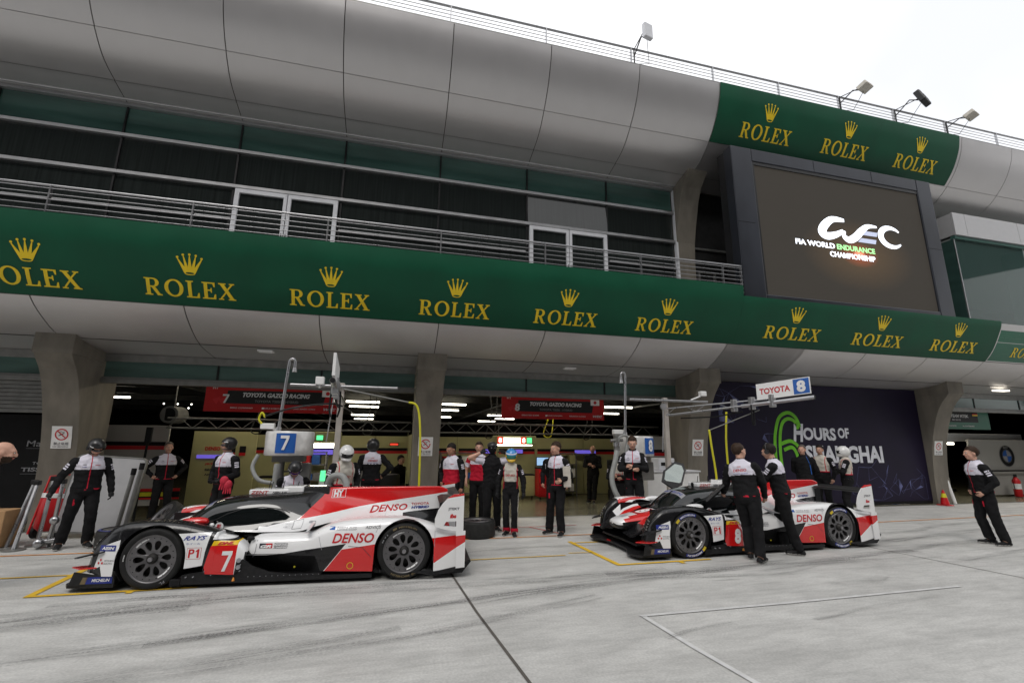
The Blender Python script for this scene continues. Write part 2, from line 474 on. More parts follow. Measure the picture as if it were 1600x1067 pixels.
# ------------------------------------------------------------------ ground
def ground_material():
    m = bpy.data.materials.new("pit_concrete"); m.use_nodes = True
    n = m.node_tree.nodes; L = m.node_tree.links.new; b = n["Principled BSDF"]
    t = n.new("ShaderNodeTexCoord")
    def noise_(scale, detail, stretch, rot=0.0, dist=0.0):
        mp = n.new("ShaderNodeMapping"); mp.inputs["Scale"].default_value = stretch; mp.inputs["Rotation"].default_value = (0, 0, rot)
        L(t.outputs["Object"], mp.inputs[0])
        z = n.new("ShaderNodeTexNoise"); z.inputs["Scale"].default_value = scale; z.inputs["Detail"].default_value = detail
        z.inputs["Distortion"].default_value = dist
        L(mp.outputs[0], z.inputs["Vector"]); return z.outputs["Fac"]
    def rng(x, a, b_, c, d):
        r = n.new("ShaderNodeMapRange"); r.inputs[1].default_value = a; r.inputs[2].default_value = b_; r.inputs[3].default_value = c; r.inputs[4].default_value = d
        L(x, r.inputs[0]); return r.outputs[0]
    def mul(a, b_):
        q = n.new("ShaderNodeMath"); q.operation = 'MULTIPLY'; L(a, q.inputs[0]); L(b_, q.inputs[1]); return q.outputs[0]
    big = rng(noise_(0.35, 6, (1, 1.4, 1)), 0.3, 0.7, 0.90, 1.07)
    mid = rng(noise_(2.2, 8, (0.6, 1.4, 1)), 0.35, 0.65, 0.88, 1.06)
    fine = rng(noise_(45, 8, (1, 1, 1)), 0.35, 0.65, 0.88, 1.07)
    streak = rng(noise_(1.6, 7, (0.10, 2.6, 1), R(4), 0.4), 0.52, 0.78, 1.0, 0.84)
    streak2 = rng(noise_(2.6, 9, (0.22, 3.2, 1), R(-5), 0.6), 0.62, 0.74, 1.0, 0.76)
    blots = rng(noise_(1.1, 5, (1, 1.6, 1)), 0.62, 0.70, 1.0, 0.86)
    grain = rng(noise_(9, 8, (0.5, 1.6, 1)), 0.45, 0.6, 1.0, 0.91)
    v = mul(mul(mul(big, mid), mul(fine, streak)), mul(mul(streak2, blots), grain))
    s = n.new("ShaderNodeVectorMath"); s.operation = 'SCALE'; s.inputs[0].default_value = (0.53, 0.525, 0.503); L(v, s.inputs[3])
    L(s.outputs[0], b.inputs["Base Color"])
    L(rng(noise_(1.3, 6, (0.4, 1.5, 1)), 0.3, 0.7, 0.52, 0.82), b.inputs["Roughness"])
    bp = n.new("ShaderNodeBump"); bp.inputs["Strength"].default_value = 0.12; bp.inputs["Distance"].default_value = 0.01
    L(noise_(70, 5, (1, 1, 1)), bp.inputs["Height"]); L(bp.outputs[0], b.inputs["Normal"])
    MATS['ground'] = m
ground_material()
def rubber_material():
    m = bpy.data.materials.new("tyre_rubber_marks"); m.use_nodes = True
    n = m.node_tree.nodes; L = m.node_tree.links.new; b = n["Principled BSDF"]
    b.inputs["Base Color"].default_value = (0.035, 0.035, 0.037, 1); b.inputs["Roughness"].default_value = 0.7
    t = n.new("ShaderNodeUVMap")
    def nz(st, lo, hi, det=8):
        mp = n.new("ShaderNodeMapping"); mp.inputs["Scale"].default_value = st
        L(t.outputs[0], mp.inputs[0])
        z = n.new("ShaderNodeTexNoise"); z.inputs["Scale"].default_value = 1; z.inputs["Detail"].default_value = det
        L(mp.outputs[0], z.inputs["Vector"])
        r = n.new("ShaderNodeMapRange"); r.inputs[1].default_value = lo; r.inputs[2].default_value = hi
        L(z.outputs["Fac"], r.inputs[0]); return r.outputs[0]
    a = nz((1.0, 9, 1), 0.36, 0.62); c = nz((34, 46, 1), 0.42, 0.6, 3); d = nz((0.6, 1.2, 1), 0.34, 0.58, 3)
    sx = n.new("ShaderNodeSeparateXYZ"); L(t.outputs[0], sx.inputs[0])
    # fade at both long edges: v in 0..1
    e = n.new("ShaderNodeMath"); e.operation = 'PINGPONG'; e.inputs[1].default_value = 0.5; L(sx.outputs[1], e.inputs[0])
    f = n.new("ShaderNodeMapRange"); f.inputs[1].default_value = 0.0; f.inputs[2].default_value = 0.3; L(e.outputs[0], f.inputs[0])
    def mul(a, b_):
        q = n.new("ShaderNodeMath"); q.operation = 'MULTIPLY'; L(a, q.inputs[0])
        if isinstance(b_, float): q.inputs[1].default_value = b_
        else: L(b_, q.inputs[1])
        return q.outputs[0]
    L(mul(mul(mul(a, c), mul(d, f.outputs[0])), 0.72), b.inputs["Alpha"])
    MATS['rubber'] = m
rubber_material()
g = MB()
g.add([(-150, -120, 0), (200, -120, 0), (200, 11.55, 0), (-150, 11.55, 0)], [(0, 1, 2, 3)])
g.build('pit_lane_ground', 'ground', kind='structure')
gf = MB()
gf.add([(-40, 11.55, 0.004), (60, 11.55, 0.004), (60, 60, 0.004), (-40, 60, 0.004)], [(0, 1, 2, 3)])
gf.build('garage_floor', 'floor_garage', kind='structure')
g2 = MB(); g2.box((-40, 11.50, 0.001), (60, 11.56, 0.010)); g2.build('garage_threshold', 'dull_metal', kind='structure')
def strip(mb, pts, w, z=0.004):
    V, F = ribbon(pts, w)
    mb.flat(V, F, lambda x, y: (x, y, z))
# slab joints (recessed dark filler)
jt = MB()
strip(jt, [(0.88, 11.5), (0.93, 9.2), (0.90, 7.23), (1.0, 5.4), (1.13, 3.83), (1.2, -10)], 0.030)
strip(jt, [(8.15, 11.5), (8.48, 6.8), (8.66, 5.04), (8.9, -10)], 0.018)
strip(jt, [(16.4, 11.5), (16.6, -10)], 0.02)
strip(jt, [(-6.9, 11.5), (-6.7, -10)], 0.02)
jt.build('slab_joint', 'gap', kind='structure')
ln = MB()
strip(ln, [(-30, 9.33), (-5.7, 9.36), (1.4, 9.20), (4, 9.18), (11.2, 9.22), (17, 9.40), (30, 9.5)], 0.045, 0.008)
ln.build('orange_boundary_line', 'orange', kind='structure')
yl = MB()
strip(yl, [(-4.02, 8.35), (-3.92, 7.0)], 0.085, 0.008); strip(yl, [(-3.96, 7.0), (-2.20, 7.0)], 0.065, 0.0085)
strip(yl, [(-2.9, 6.99), (-2.9, 6.9)], 0.07, 0.008)
strip(yl, [(-9.0, 7.97), (-4.03, 7.93)], 0.045, 0.008); strip(yl, [(1.30, 7.64), (2.85, 7.62)], 0.035, 0.008)
strip(yl, [(3.30, 8.62), (3.42, 6.88)], 0.085, 0.008); strip(yl, [(3.39, 6.88), (5.02, 6.90)], 0.065, 0.0085)
strip(yl, [(4.45, 6.88), (4.45, 6.76)], 0.07, 0.008)
strip(yl, [(3.35, 8.50), (4.0, 8.47)], 0.05, 0.0085); strip(yl, [(2.95, 7.75), (3.36, 7.72)], 0.03, 0.008)
yl.build('yellow_pit_box_marks', 'yellow', kind='structure')
rl = MB()
for a, b in (((-4.75, 9.75), (-4.45, 10.5)), ((2.5, 9.3), (2.25, 10.2)), ((3.4, 9.4), (3.0, 10.2))): strip(rl, [a, b], 0.035, 0.008)
strip(rl, [(1.7, 10.2), (4.1, 10.25)], 0.03, 0.0085)
rl.build('red_floor_tape', 'red_line', kind='structure')
wl = MB()
strip(wl, [(2.66, 4.90), (4.6, 4.90), (7.3, 4.95)], 0.05, 0.008); strip(wl, [(2.69, 4.88), (2.74, 4.1), (2.85, 3.1), (2.9, 1.0)], 0.055, 0.008)
wl.build('white_pit_box_line', 'white_line', kind='structure')
def rubber(paths):
    me = bpy.data.meshes.new('rubber'); bm = bmesh.new(); uv = bm.loops.layers.uv.new("UVMap")
    for k, (pts, w) in enumerate(paths):
        pts = smooth_tab(pts, 5); V, F = ribbon(pts, w); n = len(pts)
        vs = [bm.verts.new((x, y, 0.005 + 0.0006 * k)) for x, y in V]
        for i in range(n - 1):
            f = bm.faces.new((vs[i], vs[i + 1], vs[n + i + 1], vs[n + i]))
            u0 = pts[i][0] + 7 * k; u1 = pts[i + 1][0] + 7 * k
            for lp, q in zip(f.loops, ((u0, 0), (u1, 0), (u1, 1), (u0, 1))): lp[uv].uv = q
    bm.to_mesh(me); bm.free(); me.materials.append(MATS['rubber'])
    o = bpy.data.objects.new('rubber_marks', me); COL.objects.link(o); o['kind'] = 'structure'
rubber([([(-9, 5.2), (-4, 6.0), (-1.4, 6.45), (1.0, 6.35), (4, 6.4), (9, 6.7)], 0.34), ([(-6, 4.6), (-2.5, 5.2), (0.5, 5.75), (3.4, 6.2), (6, 6.35), (9, 6.2)], 0.30),
        ([(-3.5, 6.6), (-2.4, 6.68), (-0.6, 6.62), (1.5, 6.55), (4, 6.6)], 0.28), ([(-4.3, 5.95), (-3.2, 6.3), (-2.5, 6.42)], 0.22),
        ([(3, 6.45), (5, 6.2), (7, 6.45), (9.5, 6.9), (12, 7.2), (16, 7.4)], 0.3), ([(8.6, 7.3), (10.5, 7.6), (13, 8.0), (18, 8.5)], 0.34), ([(9, 6.0), (11, 6.3), (13.5, 6.5)], 0.22),
        ([(1, 5.6), (2.2, 5.9), (3.6, 6.1), (5.6, 5.9)], 0.2), ([(-4.5, 3.9), (-2, 4.5), (0.6, 5.0), (2.5, 5.6)], 0.26),        ([(4.4, 4.4), (5.6, 4.6), (6.6, 4.7)], 0.10), ([(6.6, 3.9), (7.3, 3.95), (8.0, 3.9)], 0.10), ([(-1.2, 3.4), (0, 3.7), (1.0, 3.9)], 0.25), ([(2.6, 4.3), (3.0, 4.45), (3.5, 4.5)], 0.10),
        ([(-8, 5.85), (-5, 6.2), (-3.4, 6.35), (-1.9, 6.5)], .20), ([(-5.2, 5.55), (-3.9, 5.8), (-2.9, 6.05), (-2.0, 6.2)], .30), ([(-9, 8.8), (-5, 8.95), (-3.8, 8.9)], .16), ([(1.2, 8.1), (2.6, 8.3), (4.0, 8.15)], .14), ([(-2, 5.2), (.4, 5.65), (2.4, 6.05), (4.2, 6.35)], .16), ([(-3.6, 4.2), (-1.5, 4.75), (.2, 5.1)], .22), ([(9.2, 8.0), (11, 8.15), (12.6, 8.6), (16, 8.8)], .25), ([(7.8, 7.0), (9.6, 7.0), (10.6, 6.4)], .12), ([(6.2, 5.4), (6.5, 5.35), (6.75, 5.45)], .05), ([(5.2, 5.9), (5.8, 6.0), (6.3, 6.15)], .07)])

# ------------------------------------------------------------------ building shell
LPf = smooth_tab([(5.80, 9.30), (5.35, 9.33), (5.05, 9.44), (4.62, 9.66), (4.30, 9.91), (4.10, 10.15), (3.83, 10.65), (3.70, 11.1), (3.60, 12.0)], 4)   # (z, y)
UPf = smooth_tab([(11.50, 9.26), (11.25, 9.30), (11.0, 9.37), (10.55, 9.58), (10.12, 9.91), (9.76, 10.34), (9.60, 10.83), (9.47, 11.40)], 4)
def prof(z, P):
    for (za, ya), (zb, yb) in zip(P, P[1:]):
        if za >= z >= zb: return ya + (yb - ya) * (za - z) / (za - zb)
    return P[0][1] if z > P[0][0] else P[-1][1]
JL = [-6.48 + 2.443 * k for k in range(-7, 7)]            # panel joints up to x = 8.18
JR = [8.178 + 2.255 * k for k in range(1, 9)]
JOINTS = JL + JR
BLD = thing('pit_building', 'long grey pit building with curved metal fascias, glazed upper floor and open garages', 'building', (0, 12, 0))
def fascia_panel(name, P, z0, z1, x0, w):
    zs = [z0 - (z0 - z1) * i / 8 for i in range(9)]
    m = MB(); g = 0.010
    pts = [(prof(z, P), z) for z in zs]
    z_ = [z - (.008 if i == 0 else -.008 if i == 8 else 0) for i, (_, z) in enumerate(pts)]
    for xa, xb, ya, yb, sm in ((x0 + g, x0 + w - g, 0, 0, True), (x0 + g, x0 + g, .03, 0, False), (x0 + w - g, x0 + w - g, 0, .03, False)):
        m.sheet([[(xa, y + ya, z), (xb, y + yb, z)] for (y, _), z in zip(pts, z_)], smooth=sm)
    y, z = pts[0]; m.add([(x0 + g, y, z - .008), (x0 + w - g, y, z - .008), (x0 + w - g, y + .03, z - .008), (x0 + g, y + .03, z - .008)], [(0, 1, 2, 3)])
    y, z = pts[-1]; m.add([(x0 + g, y, z + .008), (x0 + w - g, y, z + .008), (x0 + w - g, y + .03, z + .008), (x0 + g, y + .03, z + .008)], [(3, 2, 1, 0)])
    return m.build(name, 'panel', BLD)
for P, rows in ((UPf, [('fascia_panel', 11.5, 10.12), ('fascia_panel', 10.12, 9.60), ('soffit_panel', 9.60, 9.47)]), (LPf, [('fascia_panel', 5.35, 4.30), ('soffit_panel', 4.30, 3.74), ('soffit_panel', 3.74, 3.60)])):
    for nm, z0, z1 in rows:
        for J, w in ((JL, 2.443), (JR, 2.255)):
            base = None
            for x in J:
                xx = x if J is JL else x - 2.255
                if J is JR and xx < 8.0: continue
                if base is None: base = fascia_panel(nm, P, z0, z1, xx, w); bx = xx
                else: inst(base, nm, BLD, (xx - bx, 0, 0))
# JL covers panels starting at each joint; dark backing behind the joints
bk = MB()
for P in (UPf, LPf):
    bk.sheet([[(-24, y + .045, z), (26.4, y + .045, z)] for z, y in P if z < 5.34 or P is UPf], 0)
bk.build('fascia_backing', 'gap', BLD)
sl = MB()
sl.box((-24, 9.42, 5.26), (26.4, 12.0, 5.38)); sl.build('balcony_slab', 'dull_metal', BLD)
rf = MB(); rf.box((-24, 9.34, 11.36), (26.4, 60, 11.49)); rf.box((-24, 9.27, 11.49), (26.4, 9.45, 11.53)); rf.build('roof', 'dull_metal', BLD)
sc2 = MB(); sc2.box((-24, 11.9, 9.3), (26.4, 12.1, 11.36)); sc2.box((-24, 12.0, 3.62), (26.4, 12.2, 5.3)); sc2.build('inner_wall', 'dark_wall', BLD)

# columns with curved brackets
def column(x, prof_, hw=.31, back=12.5, cap=None, mb=None):
    m = mb or MB()
    pts = prof_ + [(back, prof_[-1][1]), (back, prof_[0][1])]
    m.prism(pts, lambda y, z: (x - hw, y, z), lambda y, z: (x + hw, y, z))
    if cap: m.bbox((x - hw - .022, cap[0] - .012, cap[1]), (x + hw + .022, back - .3, cap[2]), .008)
    return m
LOWC = [(10.80, 3.90), (10.80, 3.40), (10.86, 3.32), (11.02, 3.14), (11.15, 2.93), (11.25, 2.70), (11.34, 2.45), (11.43, 2.15), (11.52, 1.75), (11.58, 1.3), (11.62, .8), (11.64, 0.0)]
UPC = [(10.56, 9.85), (10.58, 9.58), (10.70, 9.48), (10.90, 9.28), (11.05, 8.95), (11.15, 8.6), (11.28, 8.15), (11.38, 7.7), (11.43, 7.1), (11.45, 5.48)]
cols = []
for i, x in enumerate((-13.86, -6.48, 0.82, 8.25, 17.20, 24.6)):
    c = column(x, LOWC, cap=(10.78, 3.40, 3.86)).build('column', 'concrete', BLD)
for x in (8.25,):
    column(x, UPC, hw=.31, back=12.4).build('column', 'concrete', BLD)

# upper window wall, plane y = 11.5
MU = [x + .0 for x in JL]
wx0, wx1 = MU[0], 7.93
bars = [(9.40, 9.47, .10), (8.62, 8.70, .07), (7.68, 7.76, .07), (6.86, 6.92, .05)]
for i, x in enumerate(MU[:-1]):
    xa = x + .02; xb = min(MU[i + 1] - .02, 7.9)
    door = abs(x - (-4.04)) < .3 or abs(x - 3.29) < .3
    def pane(z0, z1, nm, mt, tilt=0):
        m = MB(); m.box((xa, 11.50 - tilt, z0), (xb, 11.52, z1))
        if tilt: m = MB(); m.prism([(11.50, z1), (11.52, z1), (11.52 - tilt, z0), (11.50 - tilt, z0)], lambda y, z: (xa, y, z), lambda y, z: (xb, y, z))
        return m.build(nm, mt, BLD)
    pane(8.70, 9.40, 'window_pane', 'green_glass')
    pane(7.76, 8.62, 'window_pane', 'dark_glass', 0.07 if abs(x - 3.29) < .3 else 0)
    if not door:
        pane(6.92, 7.68, 'window_pane', 'dark_glass'); pane(5.5, 6.86, 'window_pane', 'dark_glass')
    else:
        fr = MB(); a, b = xa + .04, xb - .04; mid = (a + b) / 2
        for u, v in ((a, a + .10), (mid - .085, mid - .01), (mid + .01, mid + .085), (b - .10, b)): fr.box((u, 11.40, 5.5), (v, 11.50, 7.66))
        fr.box((a + .10, 11.40, 7.56), (mid - .085, 11.50, 7.66)); fr.box((mid + .085, 11.40, 7.56), (b - .1, 11.50, 7.66))
        d = fr.build('balcony_door', 'frame_white', BLD)
        for u, v in ((a + .10, mid - .085), (mid + .085, b - .1)):
            m = MB(); m.box((u, 11.46, 5.5), (v, 11.475, 7.56)); m.build('door_pane', 'dark_glass', d)
        h = MB(); h.tube([(mid - .05, 11.37, 6.45), (mid - .05, 11.37, 6.6)], .012); h.tube([(mid + .05, 11.37, 6.45), (mid + .05, 11.37, 6.6)], .012)
        h.build('handle', 'black_metal', d)
for x in MU:
    m = MB(); m.box((x - .02, 11.46, 5.5), (x + .02, 11.53, 9.40)); m.build('mullion', 'black_metal', BLD)
m = MB(); m.box((7.93, 11.38, 5.5), (7.99, 11.50, 9.40)); m.build('mullion', 'frame_white', BLD)
for z0, z1, d in bars:
    m = MB()
    if z0 > 6.9: m.bbox((wx0, 11.50 - d - .02, z0), (7.93, 11.497, z1), .006)
    else:
        segs = [(-24, -4.0), (-1.6, 3.25), (5.76, 7.93)]
        for a, b in segs: m.bbox((max(a, wx0), 11.50 - d, z0), (b, 11.497, z1), .006)
    m.build('window_bar', 'alu', BLD)
m = MB(); m.tube([(wx0, 11.30, 9.50), (7.93, 11.30, 9.50)], .035); m.build('eaves_rail', 'alu', BLD)
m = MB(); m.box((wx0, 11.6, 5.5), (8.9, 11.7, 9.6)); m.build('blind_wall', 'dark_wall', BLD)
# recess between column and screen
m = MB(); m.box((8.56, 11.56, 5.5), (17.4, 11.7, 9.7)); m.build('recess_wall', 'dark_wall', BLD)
fr = MB(); fr.box((8.70, 11.50, 5.5), (8.76, 11.56, 6.9)); fr.box((9.25, 11.50, 5.5), (9.31, 11.56, 6.9)); fr.box((8.76, 11.50, 6.84), (9.25, 11.56, 6.9)); fr.build('recess_door_frame', 'dull_metal', BLD)
m = MB(); m.box((8.56, 11.50, 7.6), (10.2, 11.56, 7.66)); m.build('window_bar', 'dull_metal', BLD)

# balcony and roof railings
def railing(name, label, xs, y, z0, z1, nr, group):
    t = thing(name, label, 'railing', (xs[0], y, z0), group)
    for x in xs:
        m = MB(); m.box((x - .012, y - .03, z0), (x + .012, y + .03, z1 - .01)); m.build('post', 'steel', t)
    m = MB(); m.tube([(xs[0] - .1, y, z1), (xs[-1] + .03, y, z1)], .024); m.build('top_rail', 'steel', t)
    base = None
    for k in range(nr):
        z = z0 + (z1 - z0) * (k + .4) / nr
        if base is None:
            m = MB(); m.tube([(xs[0] - .1, y - .02, z), (xs[-1] + .03, y - .02, z)], .009, n=6); base = m.build('rail', 'steel', t); bz = z
        else: inst(base, 'rail', t, (0, 0, z - bz))
    return t
railing('balcony_railing', 'steel balcony railing above the long green banner, in front of the dark windows', [-15.8, -13.4, -11.0, -8.6, -6.24, -3.96, -1.52, .78, 3.15, 5.57, 7.86, 8.40], 9.46, 5.50, 6.25, 7, None)
for z in (5.48, 5.62):
    pass
railing('roof_railing', 'thin steel railing along the roof edge against the white sky', [-15.6, -13.2, -10.8, -8.4, -6.1, -3.9, -1.6, .78, 3.23, 5.63, 8.17, 10.4, 12.6, 14.76, 16.96, 19.3, 21.6, 24.0], 9.50, 11.5, 12.22, 7, None)

# ------------------------------------------------------------------ banners
def banner(name, label, x0, x1, ztop, zbot, P, words_, mt='green', off=.03, steps=24, zoff=0.0, slant=0.0, step_at=None):
    t = thing(name, label, 'banner', ((x0 + x1) / 2, prof(ztop, P) - off, zbot))
    m = MB(); zs = [ztop + (zbot - ztop) * i / steps for i in range(steps + 1)]
    fn = lambda x, z, o=off: (x, prof(z - zoff, P) - o, z)
    m.sheet([[fn(x0, z), fn(x1, z)] for z in zs]); m.sheet([[fn(x0, z, off - .018), fn(x1, z, off - .018)] for z in zs])
    for x in (x0, x1): m.sheet([[fn(x, z), fn(x, z, off - .018)] for z in zs], smooth=False)
    m.add([fn(x0, ztop), fn(x1, ztop), fn(x1, ztop, off - .018), fn(x0, ztop, off - .018)], [(0, 1, 2, 3)])
    m.build('banner_sheet', mt, t)
    for (cx, w, zb, h, cz0, cz1, cw) in words_:
        m = MB(); V, F = ROLEX; V, F = densify([(cx - w / 2 + a * w, zb + b * h) for a, b in V], F, h / 5)
        m.flat(V, F, lambda x, z: fn(x, z, off + .008))
        m.build('lettering', 'gold', t)
        m = MB(); V, F = CROWN; V, F = densify([(cx + a * cw, cz0 + b * (cz1 - cz0)) for a, b in V], F, .06)
        m.flat(V, F, lambda x, z: fn(x, z, off + .006))
        m.build('crown_emblem', 'gold', t)
    return t
W1 = [(c, 1.53, 4.43, .275, 4.80, 5.16, .40) for c in (-11.4, -8.9, -6.38, -3.86, -1.365, 1.165, 3.71, 6.25)]
banner('green_banner', 'long green banner with yellow crown logos below the balcony railing, left of the video screen', -16, 8.28, 5.66, 4.30, LPf, W1)
W2 = [(c, 1.75, 4.47, .285, 4.86, 5.24, .43) for c in (9.98, 12.82, 15.65)]
banner('green_banner', 'green banner with three yellow crown logos directly under the video screen', 8.283, 17.22, 5.40, 4.30, LPf, W2)
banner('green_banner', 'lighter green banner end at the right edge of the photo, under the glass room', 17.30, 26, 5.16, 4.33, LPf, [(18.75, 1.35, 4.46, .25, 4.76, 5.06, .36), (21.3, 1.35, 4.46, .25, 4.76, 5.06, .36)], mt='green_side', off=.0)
W3 = [(c, 1.70, 10.30, .33, 10.74, 11.20, .42) for c in (9.87, 12.70, 15.49)]
banner('green_banner', 'curved green banner with three yellow crown logos on the roof fascia above the screen', 8.18, 17.05, 11.51, 10.12, UPf, W3)

# ------------------------------------------------------------------ video screen
SCR = thing('video_screen', 'big video screen in dark metal frame showing a racing championship logo', 'screen', (12.0, 9.4, 5.4))
Y0 = 9.42
m = MB()
m.bbox((8.44, Y0, 5.35), (9.10, Y0 + .3, 9.74), .02); m.bbox((15.05, Y0, 5.35), (15.62, Y0 + .3, 9.74), .02)
m.bbox((9.10, Y0 + .002, 9.36), (15.05, Y0 + .3, 9.74), .02); m.bbox((9.10, Y0 + .002, 5.35), (15.05, Y0 + .3, 5.55), .02)
m.build('screen_frame', 'screen_frame', SCR)
m = MB(); m.box((8.46, Y0 + .3, 5.35), (15.60, 9.98, 9.7)); m.build('screen_housing', 'black_metal', SCR)
for x in (8.44, 15.05):
    m = MB(); m.box((x + .01, Y0 - .003, 7.5), (x + .55, Y0, 7.512)); m.build('frame_seam', 'black', SCR)
for x in (11.2, 13.3):
    m = MB(); m.box((x, Y0 - .003, 9.38), (x + .01, Y0, 9.72)); m.build('frame_seam', 'black', SCR)
m = MB(); m.box((9.10, Y0 + .02, 9.27), (15.05, Y0 + .05, 9.36)); m.box((9.10, Y0 + .02, 5.55), (9.16, Y0 + .05, 9.27)); m.build('inner_trim', 'black_metal', SCR)
def screen_material():
    m = bpy.data.materials.new("led_panel"); m.use_nodes = True
    n = m.node_tree.nodes; L = m.node_tree.links.new; b = n["Principled BSDF"]
    b.inputs["Base Color"].default_value = (0.010, 0.009, 0.008, 1); b.inputs["Roughness"].default_value = 0.8; b.inputs["Specular IOR Level"].default_value = 0.15
    t = n.new("ShaderNodeTexCoord")
    def wave(axis, sc):
        w = n.new("ShaderNodeTexWave"); w.bands_direction = axis; w.inputs["Scale"].default_value = sc; L(t.outputs["Object"], w.inputs[0]); return w.outputs["Fac"]
    mp = n.new("ShaderNodeMapping"); mp.inputs["Scale"].default_value = (.6, 1, 9); L(t.outputs["Object"], mp.inputs[0])
    z = n.new("ShaderNodeTexNoise"); z.inputs["Scale"].default_value = 2; z.inputs["Detail"].default_value = 4; L(mp.outputs[0], z.inputs[0])
    a = n.new("ShaderNodeMath"); a.operation = 'MULTIPLY_ADD'; L(z.outputs["Fac"], a.inputs[0]); a.inputs[1].default_value = .5; L(wave('Z', 9), a.inputs[2])
    r = n.new("ShaderNodeMapRange"); r.inputs[3].default_value = .8; r.inputs[4].default_value = 1.2; r.inputs[1].default_value = 0; r.inputs[2].default_value = 1.5; L(a.outputs[0], r.inputs[0])
    # the flare the video shows, centred low right of the logo
    v = n.new("ShaderNodeVectorMath"); v.operation = 'SUBTRACT'; L(t.outputs["Object"], v.inputs[0]); v.inputs[1].default_value = (0.45, 0.05, 1.62)
    v2 = n.new("ShaderNodeVectorMath"); v2.operation = 'MULTIPLY'; L(v.outputs[0], v2.inputs[0]); v2.inputs[1].default_value = (.5, 0, .9)
    d = n.new("ShaderNodeVectorMath"); d.operation = 'LENGTH'; L(v2.outputs[0], d.inputs[0])
    cr = n.new("ShaderNodeValToRGB"); e = cr.color_ramp.elements
    e[0].position = 0; e[0].color = (1.6, .55, .35, 1); e[1].position = 1; e[1].color = (.034, .030, .025, 1)
    q = cr.color_ramp.elements.new(.12); q.color = (.26, .075, .035, 1); q = cr.color_ramp.elements.new(.35); q.color = (.075, .052, .032, 1)
    L(d.outputs["Value"], cr.inputs[0])
    s = n.new("ShaderNodeVectorMath"); s.operation = 'SCALE'; L(cr.outputs[0], s.inputs[0]); L(r.outputs[0], s.inputs[3])
    L(s.outputs[0], b.inputs["Emission Color"]); b.inputs["Emission Strength"].default_value = 1.0
    MATS['led'] = m
screen_material()
m = MB(); m.box((9.16, Y0 + .055, 5.55), (15.05, Y0 + .08, 9.27)); m.build('led_display', 'led', SCR)
sg = lambda x, z: (x, Y0 + .050, z)
sf = lambda x, z: (12.72 + (x - 12.72) * .84, Y0 + .050, 7.42 + (z - 7.42) * .74)
m = MB()
# swooping W E C emblem
W = smooth_tab([(11.95, 8.22), (11.45, 8.20), (11.10, 7.92), (10.95, 7.62), (11.15, 7.48), (11.55, 7.60), (11.85, 7.80)], 5)
V, F = ribbon(W, [.03 + .30 * math.sin(math.pi * min(1, (i + 2) / (len(W) + 2))) ** .7 for i in range(len(W))]); m.flat(V, F, sf)
W = smooth_tab([(11.92, 7.78), (11.85, 7.58), (12.05, 7.44), (12.35, 7.60), (12.65, 7.90), (12.95, 8.12), (13.35, 8.15)], 5)
V, F = ribbon(W, [.03 + .26 * math.sin(math.pi * (i + 1.5) / (len(W) + 2)) for i in range(len(W))]); m.flat(V, F, sf)
m.build('logo_stroke', 'logo_white', SCR)
m = MB()
for z, a, b in ((7.82, 12.62, 13.28), (7.50, 12.42, 13.18)):
    m.add([sf(a, z - .09), sf(b, z - .09), sf(b + .06, z + .09), sf(a + .16, z + .09)], [(0, 1, 2, 3)])
m.build('logo_bar', 'logo_grey', SCR)
m = MB(); W = [(13.95 + .48 * math.cos(R(a)), 7.80 + .40 * math.sin(R(a))) for a in range(40, 321, 14)]
V, F = ribbon(W, [.03 + .22 * math.sin(math.pi * (i + 1) / (len(W) + 1)) for i in range(len(W))]); m.flat(V, F, sf); m.build('logo_stroke', 'logo_white', SCR)
m = MB(); put(m, 'FIA WORLD', 10.28, 7.10, 1.33, .16, sg, bold=.035); m.build('lettering', 'logo_white', SCR)
m = MB(); put(m, 'ENDURANCE', 11.68, 7.10, 1.35, .16, sg, bold=.035); m.build('lettering', 'logo_green', SCR)
m = MB(); put(m, 'CHAMPIONSHIP', 11.40, 6.86, 1.60, .16, sg, bold=.035); m.build('lettering', 'logo_white', SCR)

# ------------------------------------------------------------------ glass room at the right
GR = thing('glass_room', 'projecting glazed room with white header panels right of the video screen', 'glass room', (17, 9.8, 5.4))
hx = [16.97, 17.5, 19.9, 22.3, 24.7, 27.1, 29.5]
for a, b in zip(hx, hx[1:]):
    m = MB(); m.box((a + .008, 9.80, 8.36), (b - .008, 9.86, 9.12)); m.build('header_panel', 'soffit_white', GR)
m = MB(); m.box((16.975, 9.87, 8.37), (17.0, 10.3, 9.1)); m.build('side_panel', 'soffit_white', GR)
m = MB(); m.box((16.98, 9.84, 8.24), (29.5, 9.98, 8.35)); m.build('header_rail', 'green_glass', GR)
for a, b in ((16.98, 20.1), (20.1, 23.2), (23.2, 26.3), (26.3, 29.4)):
    m = MB(); m.box((a + .01, 9.90, 5.3), (b - .01, 9.915, 8.24)); m.build('glass_pane', 'glass_clear', GR)
m = MB(); m.box((16.98, 9.93, 5.3), (16.995, 11.5, 8.24)); m.build('glass_pane', 'glass_clear', GR)
for x in (16.97, 20.08, 23.18):
    m = MB(); m.box((x, 9.885, 5.3), (x + .025, 9.90, 8.24)); m.build('glass_joint', 'alu', GR)
    m = MB(); m.box((x + .02, 9.93, 5.3), (x + .035, 10.5, 8.24)); m.build('glass_fin', 'green_glass', GR)
m = MB(); m.box((17.0, 9.93, 8.245), (29.5, 20, 8.30)); m.build('room_ceiling', 'ceiling_grey', GR)
m = MB(); m.box((17.1, 15.5, 5.3), (29.5, 15.6, 8.24)); m.box((29.4, 9.93, 5.3), (29.5, 15.5, 8.24)); m.box((17.0, 11.7, 5.35), (29.5, 15.5, 5.4)); m.build('room_back_wall', 'dark_wall', GR)
